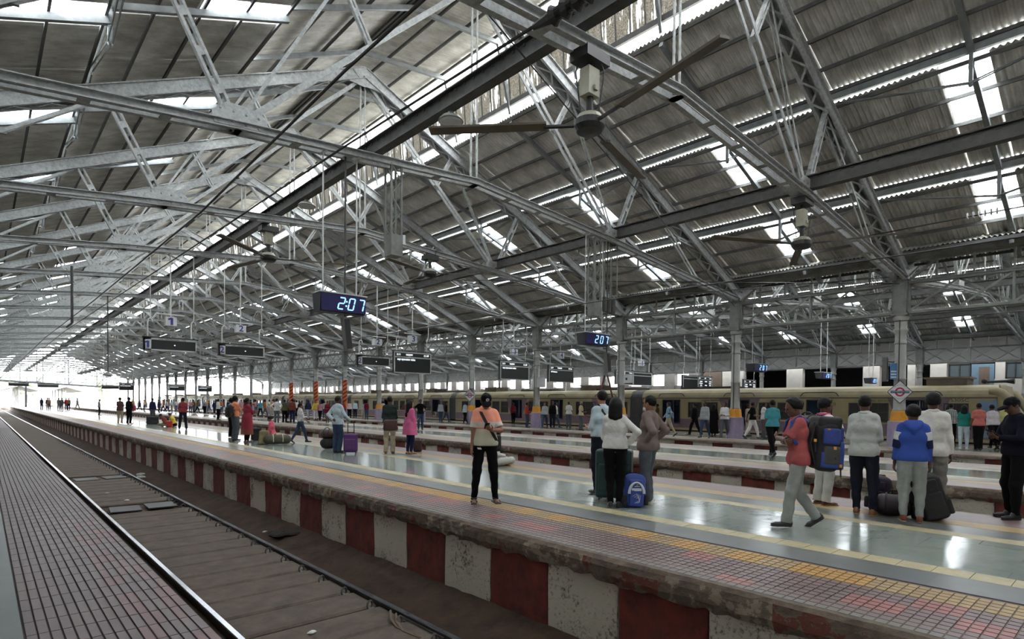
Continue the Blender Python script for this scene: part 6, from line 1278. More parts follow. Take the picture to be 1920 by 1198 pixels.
def hoodie_bands(root, k):
    for i in (0, 1):
        sh, el, wr, dv, pn, cu, sg = k['arm'][i]; s = k['s']; b = SDF(); b.cone(sh+(el-sh)*0.62, el+(wr-el)*0.06, 0.0755*s, 0.068*s, 0.01, None, True, True); sobj('sleeve_band', b, 0.010, NAV, root); w_ = SDF(); w_.cone(sh+(el-sh)*0.2, sh+(el-sh)*0.62, 0.0785*s, 0.0755*s, 0.01, None, True, True); sobj('sleeve_patch', w_, 0.010, WHTC, root)
person('boy in blue hoodie with white and navy sleeve bands seen from behind', 9.33, 2.23, -1.249, 1.56, ('down', 'down'), 'stand', (0.1, 0.0), (HOODB, 'long', 0.90, 0.026), (DENL, 'slim', 0.022), (SHR, 'shoe', SOLE), 'full', 1, 0.0105, extras=(hood(HOODB), hoodie_bands))
person('tall man in white shirt with bushy hair behind the boy in blue hoodie', 10.31, 2.22, -1.359, 1.74, ('down', 'down'), 'stand', (0.0, 0.0), (C_('ivory', 212, 210, 200), 'long', 0.82, 0.026), (C_('grey_cotton', 128, 126, 118), 'trousers', 0.02), (SHBR, 'shoe'), 'full', 1, 0.0105, extras=(collar(WHTC),))
scap = cap(BLKC)
rb_, rk_ = person('man in black jacket and dark cap holding a phone at the right edge', 10.70, 1.33, 0.735, 1.70, ('phone', 'phone'), 'relax', (0.45, 0.0), (C_('night', 20, 22, 34), 'long', 0.9, 0.026), (BLKC, 'slim', 0.018), (SHB, 'shoe', mat('sole_dark', rgb(60, 56, 54), 0.7)), 'short', 1, 0.0105, 0.03, extras=(scap,))
phone(rb_, dict(rk_), 0, 'phone held by the man in black jacket')
backpack(*(lambda a: (a[0], a[1], 0.0, a[2]))((9.95, 2.79, -1.647)), 0.30, 0.2, 0.52, PLUMB, PLUMB, 'plum backpack with white tag between jeans and duffel bag', -0.1)
duffel(*(lambda a: (a[0], a[1], 0.0, a[2]))((9.59, 2.50, -1.316)), 0.55, 0.17, AUB, STRP, 'dark aubergine duffel bag lying beside the boy in blue hoodie')
backpack(*(lambda a: (a[0], a[1], 0.0, a[2]))((9.71, 2.05, -1.014)), 0.42, 0.3, 0.68, NB_, NB_, 'large black backpack slumped on the floor right of the boy', -0.12, False, False, -0.28)
person('man seated on the floor in white clothes behind the man in cap', 9.48, 11.11, -1.928, 1.66, ('front', 'front'), 'sitfloor', (0.1, 0), (WHTC, 'long', 0.95, 0.02), (C_('white_cotton', 196, 198, 192), 'salwar', 0.03), None, 'short', 0, 0.016, 0.1, sit=0.80)
om_, ok_ = person('man in orange shirt with arms crossed and black backpack', 7.43, 24.41, -1.378, 1.74, ('cross', 'cross2'), 'stand', (0.0, 0), (ORG, 'long', 0.93, 0.02), (GRYT, 'trousers', 0.02), (SHB, 'shoe'), 'full', 1, 0.014)
backpack(*world(om_, (0, -0.22, 0.92)), om_.rotation_euler.z, 0.32, 0.18, 0.48, NB_, NB_, 'black backpack worn by the man in orange shirt')
person('person in black trousers hidden behind the man in orange shirt', 7.96, 26.65, -1.337, 1.66, ('cross', 'cross2'), 'stand', (0, 0), (C_('pale_green', 160, 176, 160), 'long', 0.93, 0.02), (BLKC, 'trousers', 0.016), (SHB, 'shoe'), 'full', 1, 0.02)
person('woman in long maroon dress and shawl standing beside the orange shirt man', 7.49, 23.21, -1.446, 1.66, ('cross', 'cross2'), 'close', (0, 0), (bands('maroon_dress', 'Z', [(0.2, rgb(110, 50, 40)), (0.5, rgb(124, 24, 46)), (1.6, rgb(124, 24, 46))]), 'long', 0.30, 0.045), (BLKC, 'slim', 0.012), (SHR, 'sandal'), 'bun', 1, 0.014, 0, True, extras=(neck_scarf(MAR),))
sack(*(lambda a: (a[0], a[1], 0.0, a[2]))((8.18, 24.30, -0.325)), 0.35, 0.3, 0.55, NB_, 'dark bag on the floor behind the maroon dress', 'travel_bag')
duffel(*(lambda a: (a[0], a[1], 0.0, a[2]))((7.98, 21.46, -0.216)), 0.95, 0.19, OLB, CRMB, 'olive duffel bag with cream bands under the seated girl')
sack(*(lambda a: (a[0], a[1], 0.0, a[2]))((7.60, 21.72, -0.336)), 0.34, 0.3, 0.55, C_('sackcloth', 132, 120, 84), 'beige sack left of the seated girl', 'cloth_sack', False)
person('girl in pink seated on an olive duffel bag', 8.04, 22.11, 0.908, 1.45, ('knee', 'front'), 'sitseat', (0.2, 0), (C_('coral_pink', 220, 92, 116), 'mid', 0.9, 0.02), (C_('coral_print', 200, 84, 70), 'salwar', 0.025), (SHR, 'sandal'), 'bun', 1, 0.014, 0.15, True, sit=0.52)
person('girl in white printed top and jeans walking', 8.86, 21.54, -1.786, 1.50, ('swingf', 'down'), 'walk', (0.05, 0), (FLOR, 'mid', 0.93, 0.016), (DENM, 'slim', 0.01), (SHG, 'shoe'), 'pony', 0, 0.014, 0, True)
person('man in pale blue shirt gripping a purple suitcase handle', 8.08, 16.83, -1.233, 1.72, ('handle', 'behind'), 'close', (0.05, 0.2), (PALEB, 'long', 0.86, 0.022), (DENM, 'trousers', 0.016), (SHB, 'shoe'), 'short', 1, 0.014)
suitcase(8.22, 16.26, -0.607, 0.40, 0.25, 0.56, PURS, 'purple suitcase with raised black handle')
duffel(*(lambda a: (a[0], a[1], 0.0, a[2]))((8.49, 18.34, -0.259)), 0.55, 0.2, NB_, STRP, 'black duffel bag beside the man with purple suitcase')
duffel(*(lambda a: (a[0], a[1], 0.34, a[2]))((8.45, 18.37, -0.693)), 0.48, 0.17, BRNB, STRP, 'dark brown bag stacked on the black duffel bag')
person('man in dark green shirt and beige trousers seen from behind', 9.14, 15.58, -0.618, 1.72, ('front', 'front'), 'stand', (0.1, 0), (GRN, 'long', 0.92, 0.024), (BEIG, 'trousers', 0.016), (SHBR, 'shoe'), 'short', 1, 0.014)
sack(*(lambda a: (a[0], a[1], 0.72, a[2]))((8.93, 15.17, -0.620)), 0.40, 0.14, 0.36, BRS_, 'brown leather shoulder bag on the back of the green shirt man', 'shoulder_bag')
person('woman in pink kurta with long black headscarf beside a brown bag', 9.63, 15.22, -1.524, 1.60, ('down', 'front'), 'stand', (0.05, 0.2), (PNK, 'long', 0.62, 0.05), (NAV, 'slim', 0.012), (SHBR, 'sandal'), 'long', 2, 0.014, 0, True, extras=(scarf_head(BLKC),))
sack(*(lambda a: (a[0], a[1], 0.0, a[2]))((10.25, 15.74, -0.577)), 0.26, 0.16, 0.42, BRNB, 'brown bag with white papers beside the woman in pink', 'tote_bag')
person('man in red plaid shirt seen from behind with legs apart', 8.12, 35.48, -0.225, 1.70, ('front', 'front'), 'wide', (0.05, 0), (PLR, 'long', 0.92, 0.02), (DEN, 'trousers', 0.016), (SHB, 'shoe'), 'short', 1, 0.018)
person('man in brown top sitting on the floor bent over', 8.21, 39.56, 1.017, 1.62, ('front', 'front'), 'sitfloor', (0.4, 0), (RUST, 'long', 0.95, 0.02), (C_('khaki', 120, 112, 92), 'trousers', 0.02), None, 'short', 1, 0.02, 0.5, sit=0.80)
person('man in yellow top sitting on the floor beside the plaid shirt man', 8.74, 40.18, 0.833, 1.62, ('front', 'front'), 'sitfloor', (0.3, 0), (YELC, 'short', 0.95, 0.02), (BLKC, 'trousers', 0.02), None, 'short', 0, 0.02, 0.4, sit=0.80)
sack(*(lambda a: (a[0], a[1], 0.0, a[2]))((8.39, 44.46, -0.187)), 0.7, 0.4, 0.55, NB_, 'big dark bag on the floor left of the sitting men', 'travel_bag')
sack(*(lambda a: (a[0], a[1], 0.0, a[2]))((8.16, 38.69, -0.208)), 0.3, 0.2, 0.4, REDC, 'small red bag in front of the sitting men', 'bag')
person('man in dark jacket standing behind the big dark bag', 9.23, 48.89, -0.536, 1.70, ('down', 'down'), 'stand', (0, 0), (NAV, 'long', 0.9, 0.024), (GRYT, 'trousers', 0.02), (SHB, 'shoe'), 'short', 1, 0.02)
person('person in brown shawl and pale trousers far along the platform', 6.88, 46.39, -0.496, 1.72, ('cross', 'cross2'), 'stand', (0, 0), (C_('dusty_brown', 96, 68, 68), 'long', 0.85, 0.04), (BEIG, 'trousers', 0.02), (SHBR, 'shoe'), 'short', 1, 0.02)
bg_, _k = person('person in black carrying a red bag far along the platform', 7.18, 45.11, -0.856, 1.74, ('front', 'down'), 'stand', (0, 0), (BLKC, 'long', 0.9, 0.022), (BLKC, 'trousers', 0.016), (SHR, 'shoe'), 'short', 1, 0.02)
sack(*world(bg_, (0.05, 0.24, 0.85)), bg_.rotation_euler.z, 0.4, 0.22, 0.42, C_('crimson', 168, 62, 78), 'red bag held by the person in black')
person('man in grey looking at a phone far along the platform', 8.81, 71.21, -1.694, 1.62, ('phone', 'down'), 'close', (0.4, 0), (GRYL, 'long', 0.92, 0.02), (DEN, 'slim', 0.016), (SHB, 'shoe'), 'short', 1, 0.022)
person('distant person in navy, leftmost of the far group', 6.77, 111.90, -2.678, 1.78, ('down', 'front'), 'stand', (0, 0), (NAV, 'long', 0.9, 0.024), (DEN, 'trousers', 0.018), (SHB, 'shoe'), 'short', 1, 0.03)
person('distant person half hidden behind one in brown', 7.27, 109.05, -3.034, 1.78, ('down', 'front'), 'stand', (0, 0), (GRN, 'long', 0.9, 0.024), (BEIG, 'trousers', 0.018), (SHB, 'shoe'), 'short', 1, 0.03)
person('distant person in tan, third from left in the far group', 7.34, 107.41, -3.035, 1.78, ('down', 'front'), 'stand', (0, 0), (C_("tan", 150, 112, 88), 'long', 0.9, 0.024), (GRYT, 'trousers', 0.018), (SHB, 'shoe'), 'short', 1, 0.03)
person('distant person in brown left of one in grey', 8.78, 111.79, -0.253, 1.78, ('down', 'front'), 'stand', (0, 0), (BRNJ, 'long', 0.9, 0.024), (GRYT, 'trousers', 0.018), (SHB, 'shoe'), 'short', 1, 0.03)
person('distant person in grey standing in the middle of the far group', 8.93, 108.93, 0.093, 1.78, ('down', 'front'), 'stand', (0, 0), (GRYT, 'long', 0.9, 0.024), (GRYT, 'trousers', 0.018), (SHB, 'shoe'), 'short', 1, 0.03)
person('distant person in red in the far group', 9.43, 108.89, -3.228, 1.78, ('down', 'front'), 'stand', (0, 0), (REDC, 'long', 0.9, 0.024), (GRYT, 'trousers', 0.018), (SHB, 'shoe'), 'short', 1, 0.03)
person('distant person behind the one in red', 10.00, 111.73, -0.089, 1.78, ('down', 'front'), 'stand', (0, 0), (BRNJ, 'long', 0.9, 0.024), (DEN, 'trousers', 0.018), (SHB, 'shoe'), 'short', 1, 0.03)
person('distant person in pale blue walking, rightmost of the far group', 10.63, 107.41, -1.146, 1.78, ('down', 'front'), 'walk', (0, 0), (PALEB, 'long', 0.9, 0.024), (BEIG, 'trousers', 0.018), (SHB, 'shoe'), 'short', 1, 0.03)
person('man in bright teal shirt with black strap walking on the second platform', 17.56, 7.77, -0.805, 1.72, ('down', 'down'), 'walk', (0.05, 0), (TEAL, 'short', 0.92, 0.022), (BLKC, 'slim', 0.016), (SHB, 'shoe'), 'short', 1, 0.016, 0, False)
person('man in black T-shirt with hands on hips facing the camera', 18.65, 28.38, -3.636, 1.74, ('hip', 'hip'), 'stand', (0.05, 0), (BLKC, 'short', 0.9, 0.022), (DENM, 'slim', 0.016), (SHB, 'shoe'), 'short', 1, 0.018, 0, False)
person('man in white shirt and black trousers on the second platform', 14.48, 51.94, -1.319, 1.7, ('front', 'front'), 'close', (0.05, 0), (WHTC, 'long', 0.9, 0.022), (BLKC, 'slim', 0.016), (SHB, 'shoe'), 'short', 1, 0.022, 0, False)
person('man in white shirt with both hands on hips seen from behind', 15.90, 42.89, -0.442, 1.76, ('hip', 'hip'), 'stand', (0.05, 0), (WHTC, 'long', 0.86, 0.022), (GRYT, 'trousers', 0.016), (SHB, 'shoe'), 'short', 1, 0.022, 0, False)
person('person in olive shirt between white and rust shirts', 16.37, 42.64, -0.541, 1.68, ('down', 'down'), 'stand', (0.05, 0), (OLIV, 'long', 0.9, 0.022), (BLKC, 'trousers', 0.016), (SHB, 'shoe'), 'short', 1, 0.022, 0, False)
person('man in rust brown shirt seen from behind on second platform', 16.84, 42.40, -0.465, 1.74, ('down', 'down'), 'stand', (0.05, 0), (RUST, 'long', 0.9, 0.022), (NAV, 'trousers', 0.016), (SHB, 'shoe'), 'short', 1, 0.022, 0, False)
person('person in maroon top standing left of the pale blue shirt man', 19.01, 41.28, -3.748, 1.62, ('front', 'front'), 'close', (0.05, 0), (MAR, 'long', 0.75, 0.022), (BRNJ, 'slim', 0.016), (SHB, 'shoe'), 'short', 1, 0.022, 0, False)
person('man in blue plaid shirt walking past an open train door', 25.22, 16.29, 0.661, 1.68, ('swingf', 'swingb'), 'walk', (0.05, 0), (PLB, 'long', 0.92, 0.022), (BEIG, 'slim', 0.016), (SHB, 'shoe'), 'short', 1, 0.02, 0, False)
person('man in grey shirt and blue jeans walking toward the camera', 25.09, 14.26, 1.564, 1.72, ('down', 'down'), 'walk', (0.05, 0), (GRYL, 'long', 0.86, 0.022), (DENM, 'slim', 0.016), (SHB, 'shoe'), 'short', 1, 0.018, 0, False)
person('person in full black robe beside the man in grey shirt', 27.70, 15.24, -1.417, 1.62, ('down', 'down'), 'close', (0.05, 0), (BLKC, 'long', 0.12, 0.022), (BLKC, 'slim', 0.016), (SHB, 'shoe'), 'long', 1, 0.02, 0, True, extras=(scarf_head(BLKC),))
person('man in white shirt with dark bag strap left of lilac plinth', 25.91, 13.71, 1.708, 1.7, ('front', 'front'), 'walk', (0.05, 0), (WHTC, 'long', 0.9, 0.022), (GRYT, 'trousers', 0.016), (SHB, 'shoe'), 'short', 1, 0.018, 0, False)
person('person in dark clothes carrying a bag near train window', 26.37, 15.54, 0.009, 1.66, ('down', 'down'), 'walk2', (0.05, 0), (BLKC, 'long', 0.9, 0.022), (BLKC, 'trousers', 0.016), (SHB, 'shoe'), 'short', 1, 0.02, 0, False)
person('man in black T-shirt and white trousers with backpack striding', 26.24, 12.51, -2.348, 1.7, ('front', 'swingb'), 'walk', (0.05, 0), (BLKC, 'short', 0.9, 0.022), (WHTC, 'slim', 0.016), (SHB, 'shoe'), 'short', 1, 0.018, 0, False)
person('man in white shirt behind the man in black T-shirt', 27.57, 12.60, -2.364, 1.7, ('front', 'down'), 'stand', (0.05, 0), (WHTC, 'long', 0.9, 0.022), (GRYT, 'trousers', 0.016), (SHB, 'shoe'), 'short', 1, 0.02, 0, False)
person('person in beige behind the striding man', 28.77, 13.96, -3.213, 1.62, ('down', 'down'), 'stand', (0.05, 0), (BEIG, 'long', 0.85, 0.022), (BEIG, 'trousers', 0.016), (SHB, 'shoe'), 'short', 1, 0.024, 0, False)
person('man in grey plaid shirt with backpack by the train', 28.96, 5.63, -1.728, 1.7, ('down', 'down'), 'stand', (0.05, 0), (PLG, 'long', 0.9, 0.022), (BLKC, 'trousers', 0.016), (SHB, 'shoe'), 'short', 1, 0.02, 0, False)
person('woman in green top and pale trousers seen from behind', 26.82, 4.82, -1.393, 1.62, ('front', 'front'), 'stand', (0.05, 0), (TEALD, 'short', 0.9, 0.022), (PALEB, 'slim', 0.016), (SHW, 'shoe'), 'bob', 0, 0.018, 0, True)
person('man in rose shirt with black backpack by the cab', 26.63, 4.36, -1.059, 1.7, ('down', 'down'), 'close', (0.05, 0), (C_("rose_shirt", 196, 104, 96), 'short', 0.9, 0.022), (BLKC, 'trousers', 0.016), (SHB, 'shoe'), 'short', 1, 0.018, 0, False)
person('person in pale lilac shirt with dark backpack at the cab door', 27.79, 4.12, -0.900, 1.66, ('down', 'down'), 'walk', (0.05, 0), (C_("lilac_white", 196, 188, 196), 'long', 0.92, 0.022), (BLKC, 'slim', 0.016), (SHB, 'shoe'), 'short', 1, 0.02, 0.15, False)
person('man in lemon yellow shirt beside the cab pillar', 28.20, 3.82, -1.960, 1.7, ('down', 'down'), 'walk', (0.05, 0), (LEM, 'long', 0.92, 0.022), (BLKC, 'slim', 0.016), (SHB, 'shoe'), 'short', 1, 0.018, 0, False)
person('woman in pale blue top with handbag left of the cap man', 26.05, 33.80, 0.041, 1.66, ('down', 'down'), 'walk', (0.05, 0), (PALEB, 'long', 0.9, 0.022), (BLKC, 'slim', 0.016), (SHB, 'shoe'), 'pony', 0, 0.024, 0, True)
person('person holding a pink bag before an open train door', 29.21, 32.09, -3.705, 1.6, ('front', 'front'), 'close', (0.05, 0), (MAR, 'long', 0.9, 0.022), (BLKC, 'slim', 0.016), (SHB, 'shoe'), 'full', 1, 0.024, 0, True)
person('person in red shirt left of a lilac plinth', 26.13, 27.38, -2.158, 1.62, ('front', 'front'), 'close', (0.05, 0), (REDC, 'long', 0.9, 0.022), (DENM, 'trousers', 0.016), (SHB, 'shoe'), 'short', 1, 0.022, 0, False)
person('woman in grey top and jeans walking with a man in black', 25.98, 25.64, 2.001, 1.64, ('down', 'down'), 'walk', (0.05, 0), (GRYL, 'long', 0.92, 0.022), (DENM, 'slim', 0.016), (SHB, 'shoe'), 'long', 0, 0.022, 0, True)
person('man in black printed shirt and jeans near the train', 26.41, 25.38, -3.947, 1.72, ('down', 'down'), 'stand', (0.05, 0), (BLKC, 'long', 0.92, 0.022), (DEN, 'slim', 0.016), (SHB, 'shoe'), 'short', 1, 0.022, 0, False)
person('person in white behind the man in black printed shirt', 27.18, 25.82, -2.556, 1.66, ('down', 'down'), 'walk', (0.05, 0), (WHTC, 'long', 0.92, 0.022), (DENM, 'slim', 0.016), (SHB, 'shoe'), 'short', 1, 0.024, 0, False)
person('man in white half sleeved shirt seen from behind near the train', 27.92, 25.39, -1.007, 1.7, ('front', 'front'), 'stand', (0.05, 0), (WHTC, 'short', 0.9, 0.022), (GRYT, 'trousers', 0.016), (SHB, 'shoe'), 'short', 1, 0.02, 0, False)
person('old grey haired man in beige shirt facing a cart', 26.30, 22.94, -2.075, 1.7, ('front', 'front'), 'close', (0.05, 0), (C_("old_beige", 192, 176, 136), 'short', 0.88, 0.022), (GRYT, 'trousers', 0.016), (SHB, 'shoe'), 'grey', 1, 0.02, 0, False)
person('person in grey standing behind the hand cart', 30.43, 24.87, 0.685, 1.66, ('down', 'down'), 'stand', (0.05, 0), (GRYT, 'long', 0.9, 0.022), (BRNJ, 'trousers', 0.016), (SHB, 'shoe'), 'grey', 1, 0.024, 0, False)
person('person in brown standing left of the open train door', 30.41, 20.43, 0.592, 1.6, ('down', 'down'), 'stand', (0.05, 0), (C_("brown_top", 84, 58, 50), 'long', 0.9, 0.022), (BLKC, 'trousers', 0.016), (SHB, 'shoe'), 'short', 1, 0.024, 0, False)
person('person in bright yellow shirt and white trousers', 20.30, 46.37, -3.642, 1.66, ('swingf', 'swingb'), 'walk', (0.05, 0), (YELC, 'long', 0.92, 0.022), (WHTC, 'slim', 0.016), (SHB, 'shoe'), 'short', 1, 0.026, 0, False)
person('person in navy top beside the yellow shirt', 20.39, 47.95, -3.369, 1.68, ('swingb', 'swingf'), 'walk', (0.05, 0), (NAV, 'long', 0.92, 0.022), (GRYL, 'slim', 0.016), (SHB, 'shoe'), 'short', 1, 0.026, 0, False)
person('person in plum top beside the wrapped column', 19.93, 48.16, -1.963, 1.62, ('down', 'down'), 'stand', (0.05, 0), (PURC, 'long', 0.9, 0.022), (BLKC, 'trousers', 0.016), (SHB, 'shoe'), 'short', 1, 0.03, 0, False)
person('person in maroon shirt and jeans left of a lilac plinth', 25.44, 47.34, -0.668, 1.66, ('front', 'front'), 'stand', (0.05, 0), (MAR, 'long', 0.92, 0.022), (DENM, 'slim', 0.016), (SHB, 'shoe'), 'short', 1, 0.026, 0, False)
person('person in grey behind the maroon shirt', 25.98, 48.95, -3.630, 1.62, ('down', 'down'), 'stand', (0.05, 0), (GRYL, 'long', 0.9, 0.022), (BEIG, 'trousers', 0.016), (SHB, 'shoe'), 'short', 1, 0.03, 0, False)
person('person in pale pink shirt right of the purple suitcase handle', 25.67, 51.05, -3.607, 1.66, ('down', 'down'), 'stand', (0.05, 0), (C_("pale_pink", 206, 176, 182), 'long', 0.92, 0.022), (BLKC, 'slim', 0.016), (SHB, 'shoe'), 'short', 1, 0.03, 0, False)
person('person in light blue shirt by a train door', 26.14, 50.84, -3.529, 1.7, ('down', 'down'), 'stand', (0.05, 0), (PALEB, 'long', 0.92, 0.022), (DEN, 'slim', 0.016), (SHB, 'shoe'), 'short', 1, 0.03, 0, False)
person('person in red just right of the pale blue shirt man', 25.18, 51.26, -3.424, 1.62, ('down', 'down'), 'stand', (0.05, 0), (REDC, 'long', 0.92, 0.022), (DEN, 'slim', 0.016), (SHB, 'shoe'), 'short', 1, 0.03, 0, False)
person('person in white beside the distant lilac plinth', 30.25, 52.86, -0.520, 1.66, ('down', 'down'), 'stand', (0.05, 0), (WHTC, 'long', 0.9, 0.022), (DEN, 'slim', 0.016), (SHB, 'shoe'), 'short', 1, 0.03, 0, False)
person('person in grey walking before the letters CR', 26.45, 37.43, -3.757, 1.66, ('down', 'down'), 'walk', (0.05, 0), (GRYL, 'long', 0.9, 0.022), (DENM, 'slim', 0.016), (SHB, 'shoe'), 'short', 1, 0.03, 0, False)
person('person in black walking beside the letters CR', 27.56, 38.26, -2.195, 1.6, ('down', 'down'), 'walk', (0.05, 0), (BLKC, 'long', 0.9, 0.022), (DENM, 'slim', 0.016), (SHB, 'shoe'), 'short', 1, 0.03, 0, False)
person('person in red behind the man in black T-shirt', 27.82, 44.46, -0.559, 1.64, ('down', 'down'), 'stand', (0.05, 0), (REDC, 'long', 0.9, 0.022), (DEN, 'slim', 0.016), (SHB, 'shoe'), 'short', 1, 0.03, 0, False)
person('dull orange clad person in the distant crowd, 1st from its left', 17.77, 108.87, -2.780, 1.7, ('down', 'down'), 'walk2', (0.05, 0), (C_("dull_orange", 190, 110, 60), 'long', 0.9, 0.022), (GRYT, 'trousers', 0.016), (SHB, 'shoe'), 'short', 1, 0.034, 0, False)
person('navy clad person in the distant crowd, 2nd from its left', 18.08, 104.79, -1.742, 1.66, ('front', 'front'), 'walk2', (0.05, 0), (NAV, 'long', 0.9, 0.022), (DEN, 'trousers', 0.016), (SHB, 'shoe'), 'short', 1, 0.034, 0, False)
person('white clad person in the distant crowd, 3rd from its left', 18.53, 104.19, 1.395, 1.63, ('swingf', 'swingb'), 'close', (0.05, 0), (WHTC, 'long', 0.9, 0.022), (BLKC, 'trousers', 0.016), (SHB, 'shoe'), 'short', 1, 0.034, 0, False)
person('rust clad person in the distant crowd, 4th from its left', 20.38, 108.39, -0.535, 1.6, ('down', 'down'), 'close', (0.05, 0), (RUST, 'long', 0.9, 0.022), (BEIG, 'trousers', 0.016), (SHB, 'shoe'), 'short', 1, 0.034, 0, False)
person('navy clad person in the distant crowd, 5th from its left', 17.74, 90.07, -1.765, 1.64, ('front', 'front'), 'close', (0.05, 0), (NAV, 'long', 0.9, 0.022), (BLKC, 'trousers', 0.016), (SHB, 'shoe'), 'short', 1, 0.034, 0, False)
person('dull orange clad person in the distant crowd, 6th from its left', 17.98, 88.75, 1.371, 1.63, ('hip', 'hip'), 'walk2', (0.05, 0), (C_("dull_orange", 190, 110, 60), 'long', 0.9, 0.022), (BLKC, 'trousers', 0.016), (SHB, 'shoe'), 'short', 1, 0.034, 0, False)
person('pale blue clad person in the distant crowd, 7th from its left', 18.15, 87.46, -1.775, 1.63, ('down', 'down'), 'walk', (0.05, 0), (PALEB, 'long', 0.9, 0.022), (DEN, 'trousers', 0.016), (SHB, 'shoe'), 'short', 1, 0.034, 0, False)
person('pale blue clad person in the distant crowd, 8th from its left', 20.39, 95.34, -3.352, 1.64, ('swingf', 'swingb'), 'walk2', (0.05, 0), (PALEB, 'long', 0.9, 0.022), (BEIG, 'trousers', 0.016), (SHB, 'shoe'), 'short', 1, 0.034, 0, False)
person('white clad person in the distant crowd, 9th from its left', 20.26, 92.28, -2.834, 1.65, ('swingf', 'swingb'), 'walk', (0.05, 0), (WHTC, 'short', 0.9, 0.022), (GRYT, 'trousers', 0.016), (SHB, 'shoe'), 'short', 1, 0.034, 0, False)
person('white clad person in the distant crowd, 10th from its left', 20.06, 87.05, -0.226, 1.71, ('front', 'front'), 'stand', (0.05, 0), (WHTC, 'long', 0.9, 0.022), (BEIG, 'trousers', 0.016), (SHB, 'shoe'), 'short', 1, 0.034, 0, False)
person('dull pink clad person in the distant crowd, 11th from its left', 19.04, 79.58, -3.202, 1.64, ('hip', 'hip'), 'walk2', (0.05, 0), (C_("dull_pink", 190, 130, 140), 'long', 0.9, 0.022), (GRYT, 'trousers', 0.016), (SHB, 'shoe'), 'short', 1, 0.034, 0, False)
person('olive clad person in the distant crowd, 12th from its left', 20.31, 83.36, -0.239, 1.66, ('down', 'down'), 'close', (0.05, 0), (OLIV, 'short', 0.9, 0.022), (GRYT, 'trousers', 0.016), (SHB, 'shoe'), 'short', 1, 0.034, 0, False)
person('olive clad person in the distant crowd, 13th from its left', 20.19, 81.11, -1.815, 1.63, ('down', 'down'), 'walk', (0.05, 0), (OLIV, 'short', 0.9, 0.022), (BLKC, 'trousers', 0.016), (SHB, 'shoe'), 'short', 1, 0.034, 0, False)
person('grey clad person in the distant crowd, 14th from its left', 20.29, 78.19, -3.395, 1.7, ('swingf', 'swingb'), 'close', (0.05, 0), (GRYL, 'long', 0.9, 0.022), (BLKC, 'trousers', 0.016), (SHB, 'shoe'), 'short', 1, 0.034, 0, False)
person('rust clad person in the distant crowd, 15th from its left', 24.32, 91.56, 1.311, 1.59, ('hip', 'hip'), 'walk', (0.05, 0), (RUST, 'short', 0.9, 0.022), (DENM, 'trousers', 0.016), (SHB, 'shoe'), 'short', 1, 0.034, 0, False)
person('navy clad person in the distant crowd, 16th from its left', 20.27, 74.15, -3.408, 1.59, ('swingf', 'swingb'), 'walk', (0.05, 0), (NAV, 'long', 0.9, 0.022), (DEN, 'trousers', 0.016), (SHB, 'shoe'), 'short', 1, 0.034, 0, False)
person('dull orange clad person in the distant crowd, 17th from its left', 24.14, 85.13, -0.625, 1.69, ('swingf', 'swingb'), 'stand', (0.05, 0), (C_("dull_orange", 190, 110, 60), 'long', 0.9, 0.022), (DENM, 'trousers', 0.016), (SHB, 'shoe'), 'short', 1, 0.034, 0, False)
person('navy clad person in the distant crowd, 18th from its left', 20.31, 69.11, -2.904, 1.66, ('front', 'front'), 'walk2', (0.05, 0), (NAV, 'long', 0.9, 0.022), (DEN, 'trousers', 0.016), (SHB, 'shoe'), 'short', 1, 0.034, 0, False)
person('dull pink clad person in the distant crowd, 19th from its left', 20.32, 64.85, -3.445, 1.71, ('swingf', 'swingb'), 'walk', (0.05, 0), (C_("dull_pink", 190, 130, 140), 'short', 0.9, 0.022), (BEIG, 'trousers', 0.016), (SHB, 'shoe'), 'short', 1, 0.034, 0, False)
person('navy clad person in the distant crowd, 20th from its left', 24.23, 73.81, 1.254, 1.73, ('front', 'front'), 'walk2', (0.05, 0), (NAV, 'short', 0.9, 0.022), (DEN, 'trousers', 0.016), (SHB, 'shoe'), 'short', 1, 0.034, 0, False)
person('dull pink clad person in the distant crowd, 21th from its left', 24.24, 71.99, -3.292, 1.72, ('hip', 'hip'), 'stand', (0.05, 0), (C_("dull_pink", 190, 130, 140), 'short', 0.9, 0.022), (GRYT, 'trousers', 0.016), (SHB, 'shoe'), 'short', 1, 0.034, 0, False)
person('teal clad person in the distant crowd, 22th from its left', 20.39, 59.33, -2.949, 1.64, ('hip', 'hip'), 'walk2', (0.05, 0), (TEAL, 'short', 0.9, 0.022), (DEN, 'trousers', 0.016), (SHB, 'shoe'), 'short', 1, 0.034, 0, False)
person('dull orange clad person in the distant crowd, 23th from its left', 20.24, 57.61, -1.909, 1.7, ('down', 'down'), 'walk2', (0.05, 0), (C_("dull_orange", 190, 110, 60), 'short', 0.9, 0.022), (GRYT, 'trousers', 0.016), (SHB, 'shoe'), 'short', 1, 0.034, 0, False)
person('pale blue clad person in the distant crowd, 24th from its left', 24.11, 67.27, -1.915, 1.73, ('hip', 'hip'), 'walk', (0.05, 0), (PALEB, 'short', 0.9, 0.022), (BEIG, 'trousers', 0.016), (SHB, 'shoe'), 'short', 1, 0.034, 0, False)
person('dull orange clad person in the distant crowd, 25th from its left', 20.26, 55.59, -1.920, 1.75, ('front', 'front'), 'walk2', (0.05, 0), (C_("dull_orange", 190, 110, 60), 'short', 0.9, 0.022), (BEIG, 'trousers', 0.016), (SHB, 'shoe'), 'short', 1, 0.034, 0, False)
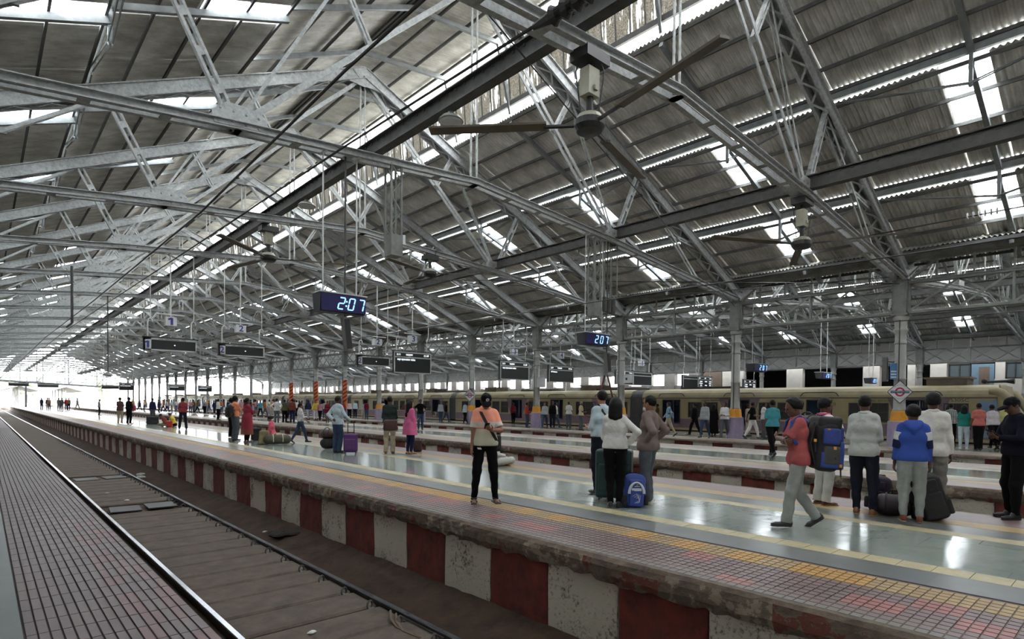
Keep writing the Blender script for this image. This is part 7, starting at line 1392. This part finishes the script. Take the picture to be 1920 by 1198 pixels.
person('slate clad person in the distant crowd, 26th from its left', 20.31, 52.13, -3.339, 1.76, ('front', 'front'), 'walk', (0.05, 0), (GRYT, 'short', 0.9, 0.022), (BLKC, 'trousers', 0.016), (SHB, 'shoe'), 'short', 1, 0.034, 0, False)
person('grey clad person in the distant crowd, 27th from its left', 24.27, 60.71, -0.729, 1.69, ('swingf', 'swingb'), 'walk', (0.05, 0), (GRYL, 'short', 0.9, 0.022), (BEIG, 'trousers', 0.016), (SHB, 'shoe'), 'short', 1, 0.034, 0, False)
person('white clad person in the distant crowd, 28th from its left', 24.30, 60.08, -0.733, 1.69, ('front', 'front'), 'close', (0.05, 0), (WHTC, 'long', 0.9, 0.022), (BLKC, 'trousers', 0.016), (SHB, 'shoe'), 'short', 1, 0.034, 0, False)
person('white clad person in the distant crowd, 29th from its left', 24.16, 58.91, -0.738, 1.61, ('front', 'front'), 'stand', (0.05, 0), (WHTC, 'short', 0.9, 0.022), (BEIG, 'trousers', 0.016), (SHB, 'shoe'), 'short', 1, 0.034, 0, False)
person('dull pink clad person in the distant crowd, 30th from its left', 20.32, 45.50, -3.387, 1.59, ('swingf', 'swingb'), 'walk', (0.05, 0), (C_("dull_pink", 190, 130, 140), 'short', 0.9, 0.022), (BLKC, 'trousers', 0.016), (SHB, 'shoe'), 'short', 1, 0.034, 0, False)
person('grey clad person in the distant crowd, 31th from its left', 24.27, 53.39, -0.776, 1.62, ('hip', 'hip'), 'stand', (0.05, 0), (GRYL, 'short', 0.9, 0.022), (DENM, 'trousers', 0.016), (SHB, 'shoe'), 'short', 1, 0.034, 0, False)
# ------------------------------------------------------------------ lettering to real meshes
bpy.context.view_layer.update()
_dg = bpy.context.evaluated_depsgraph_get()
for o in [o for o in scene.objects if o.type == 'FONT']:
    me = bpy.data.meshes.new_from_object(o.evaluated_get(_dg)); n_ = o.name; q = bpy.data.objects.new('lettering', me); COL.objects.link(q); q.parent = o.parent; q.location = o.location; q.rotation_euler = o.rotation_euler; q.scale = o.scale; bpy.data.objects.remove(o)
    q.name = n_.split('.')[0]
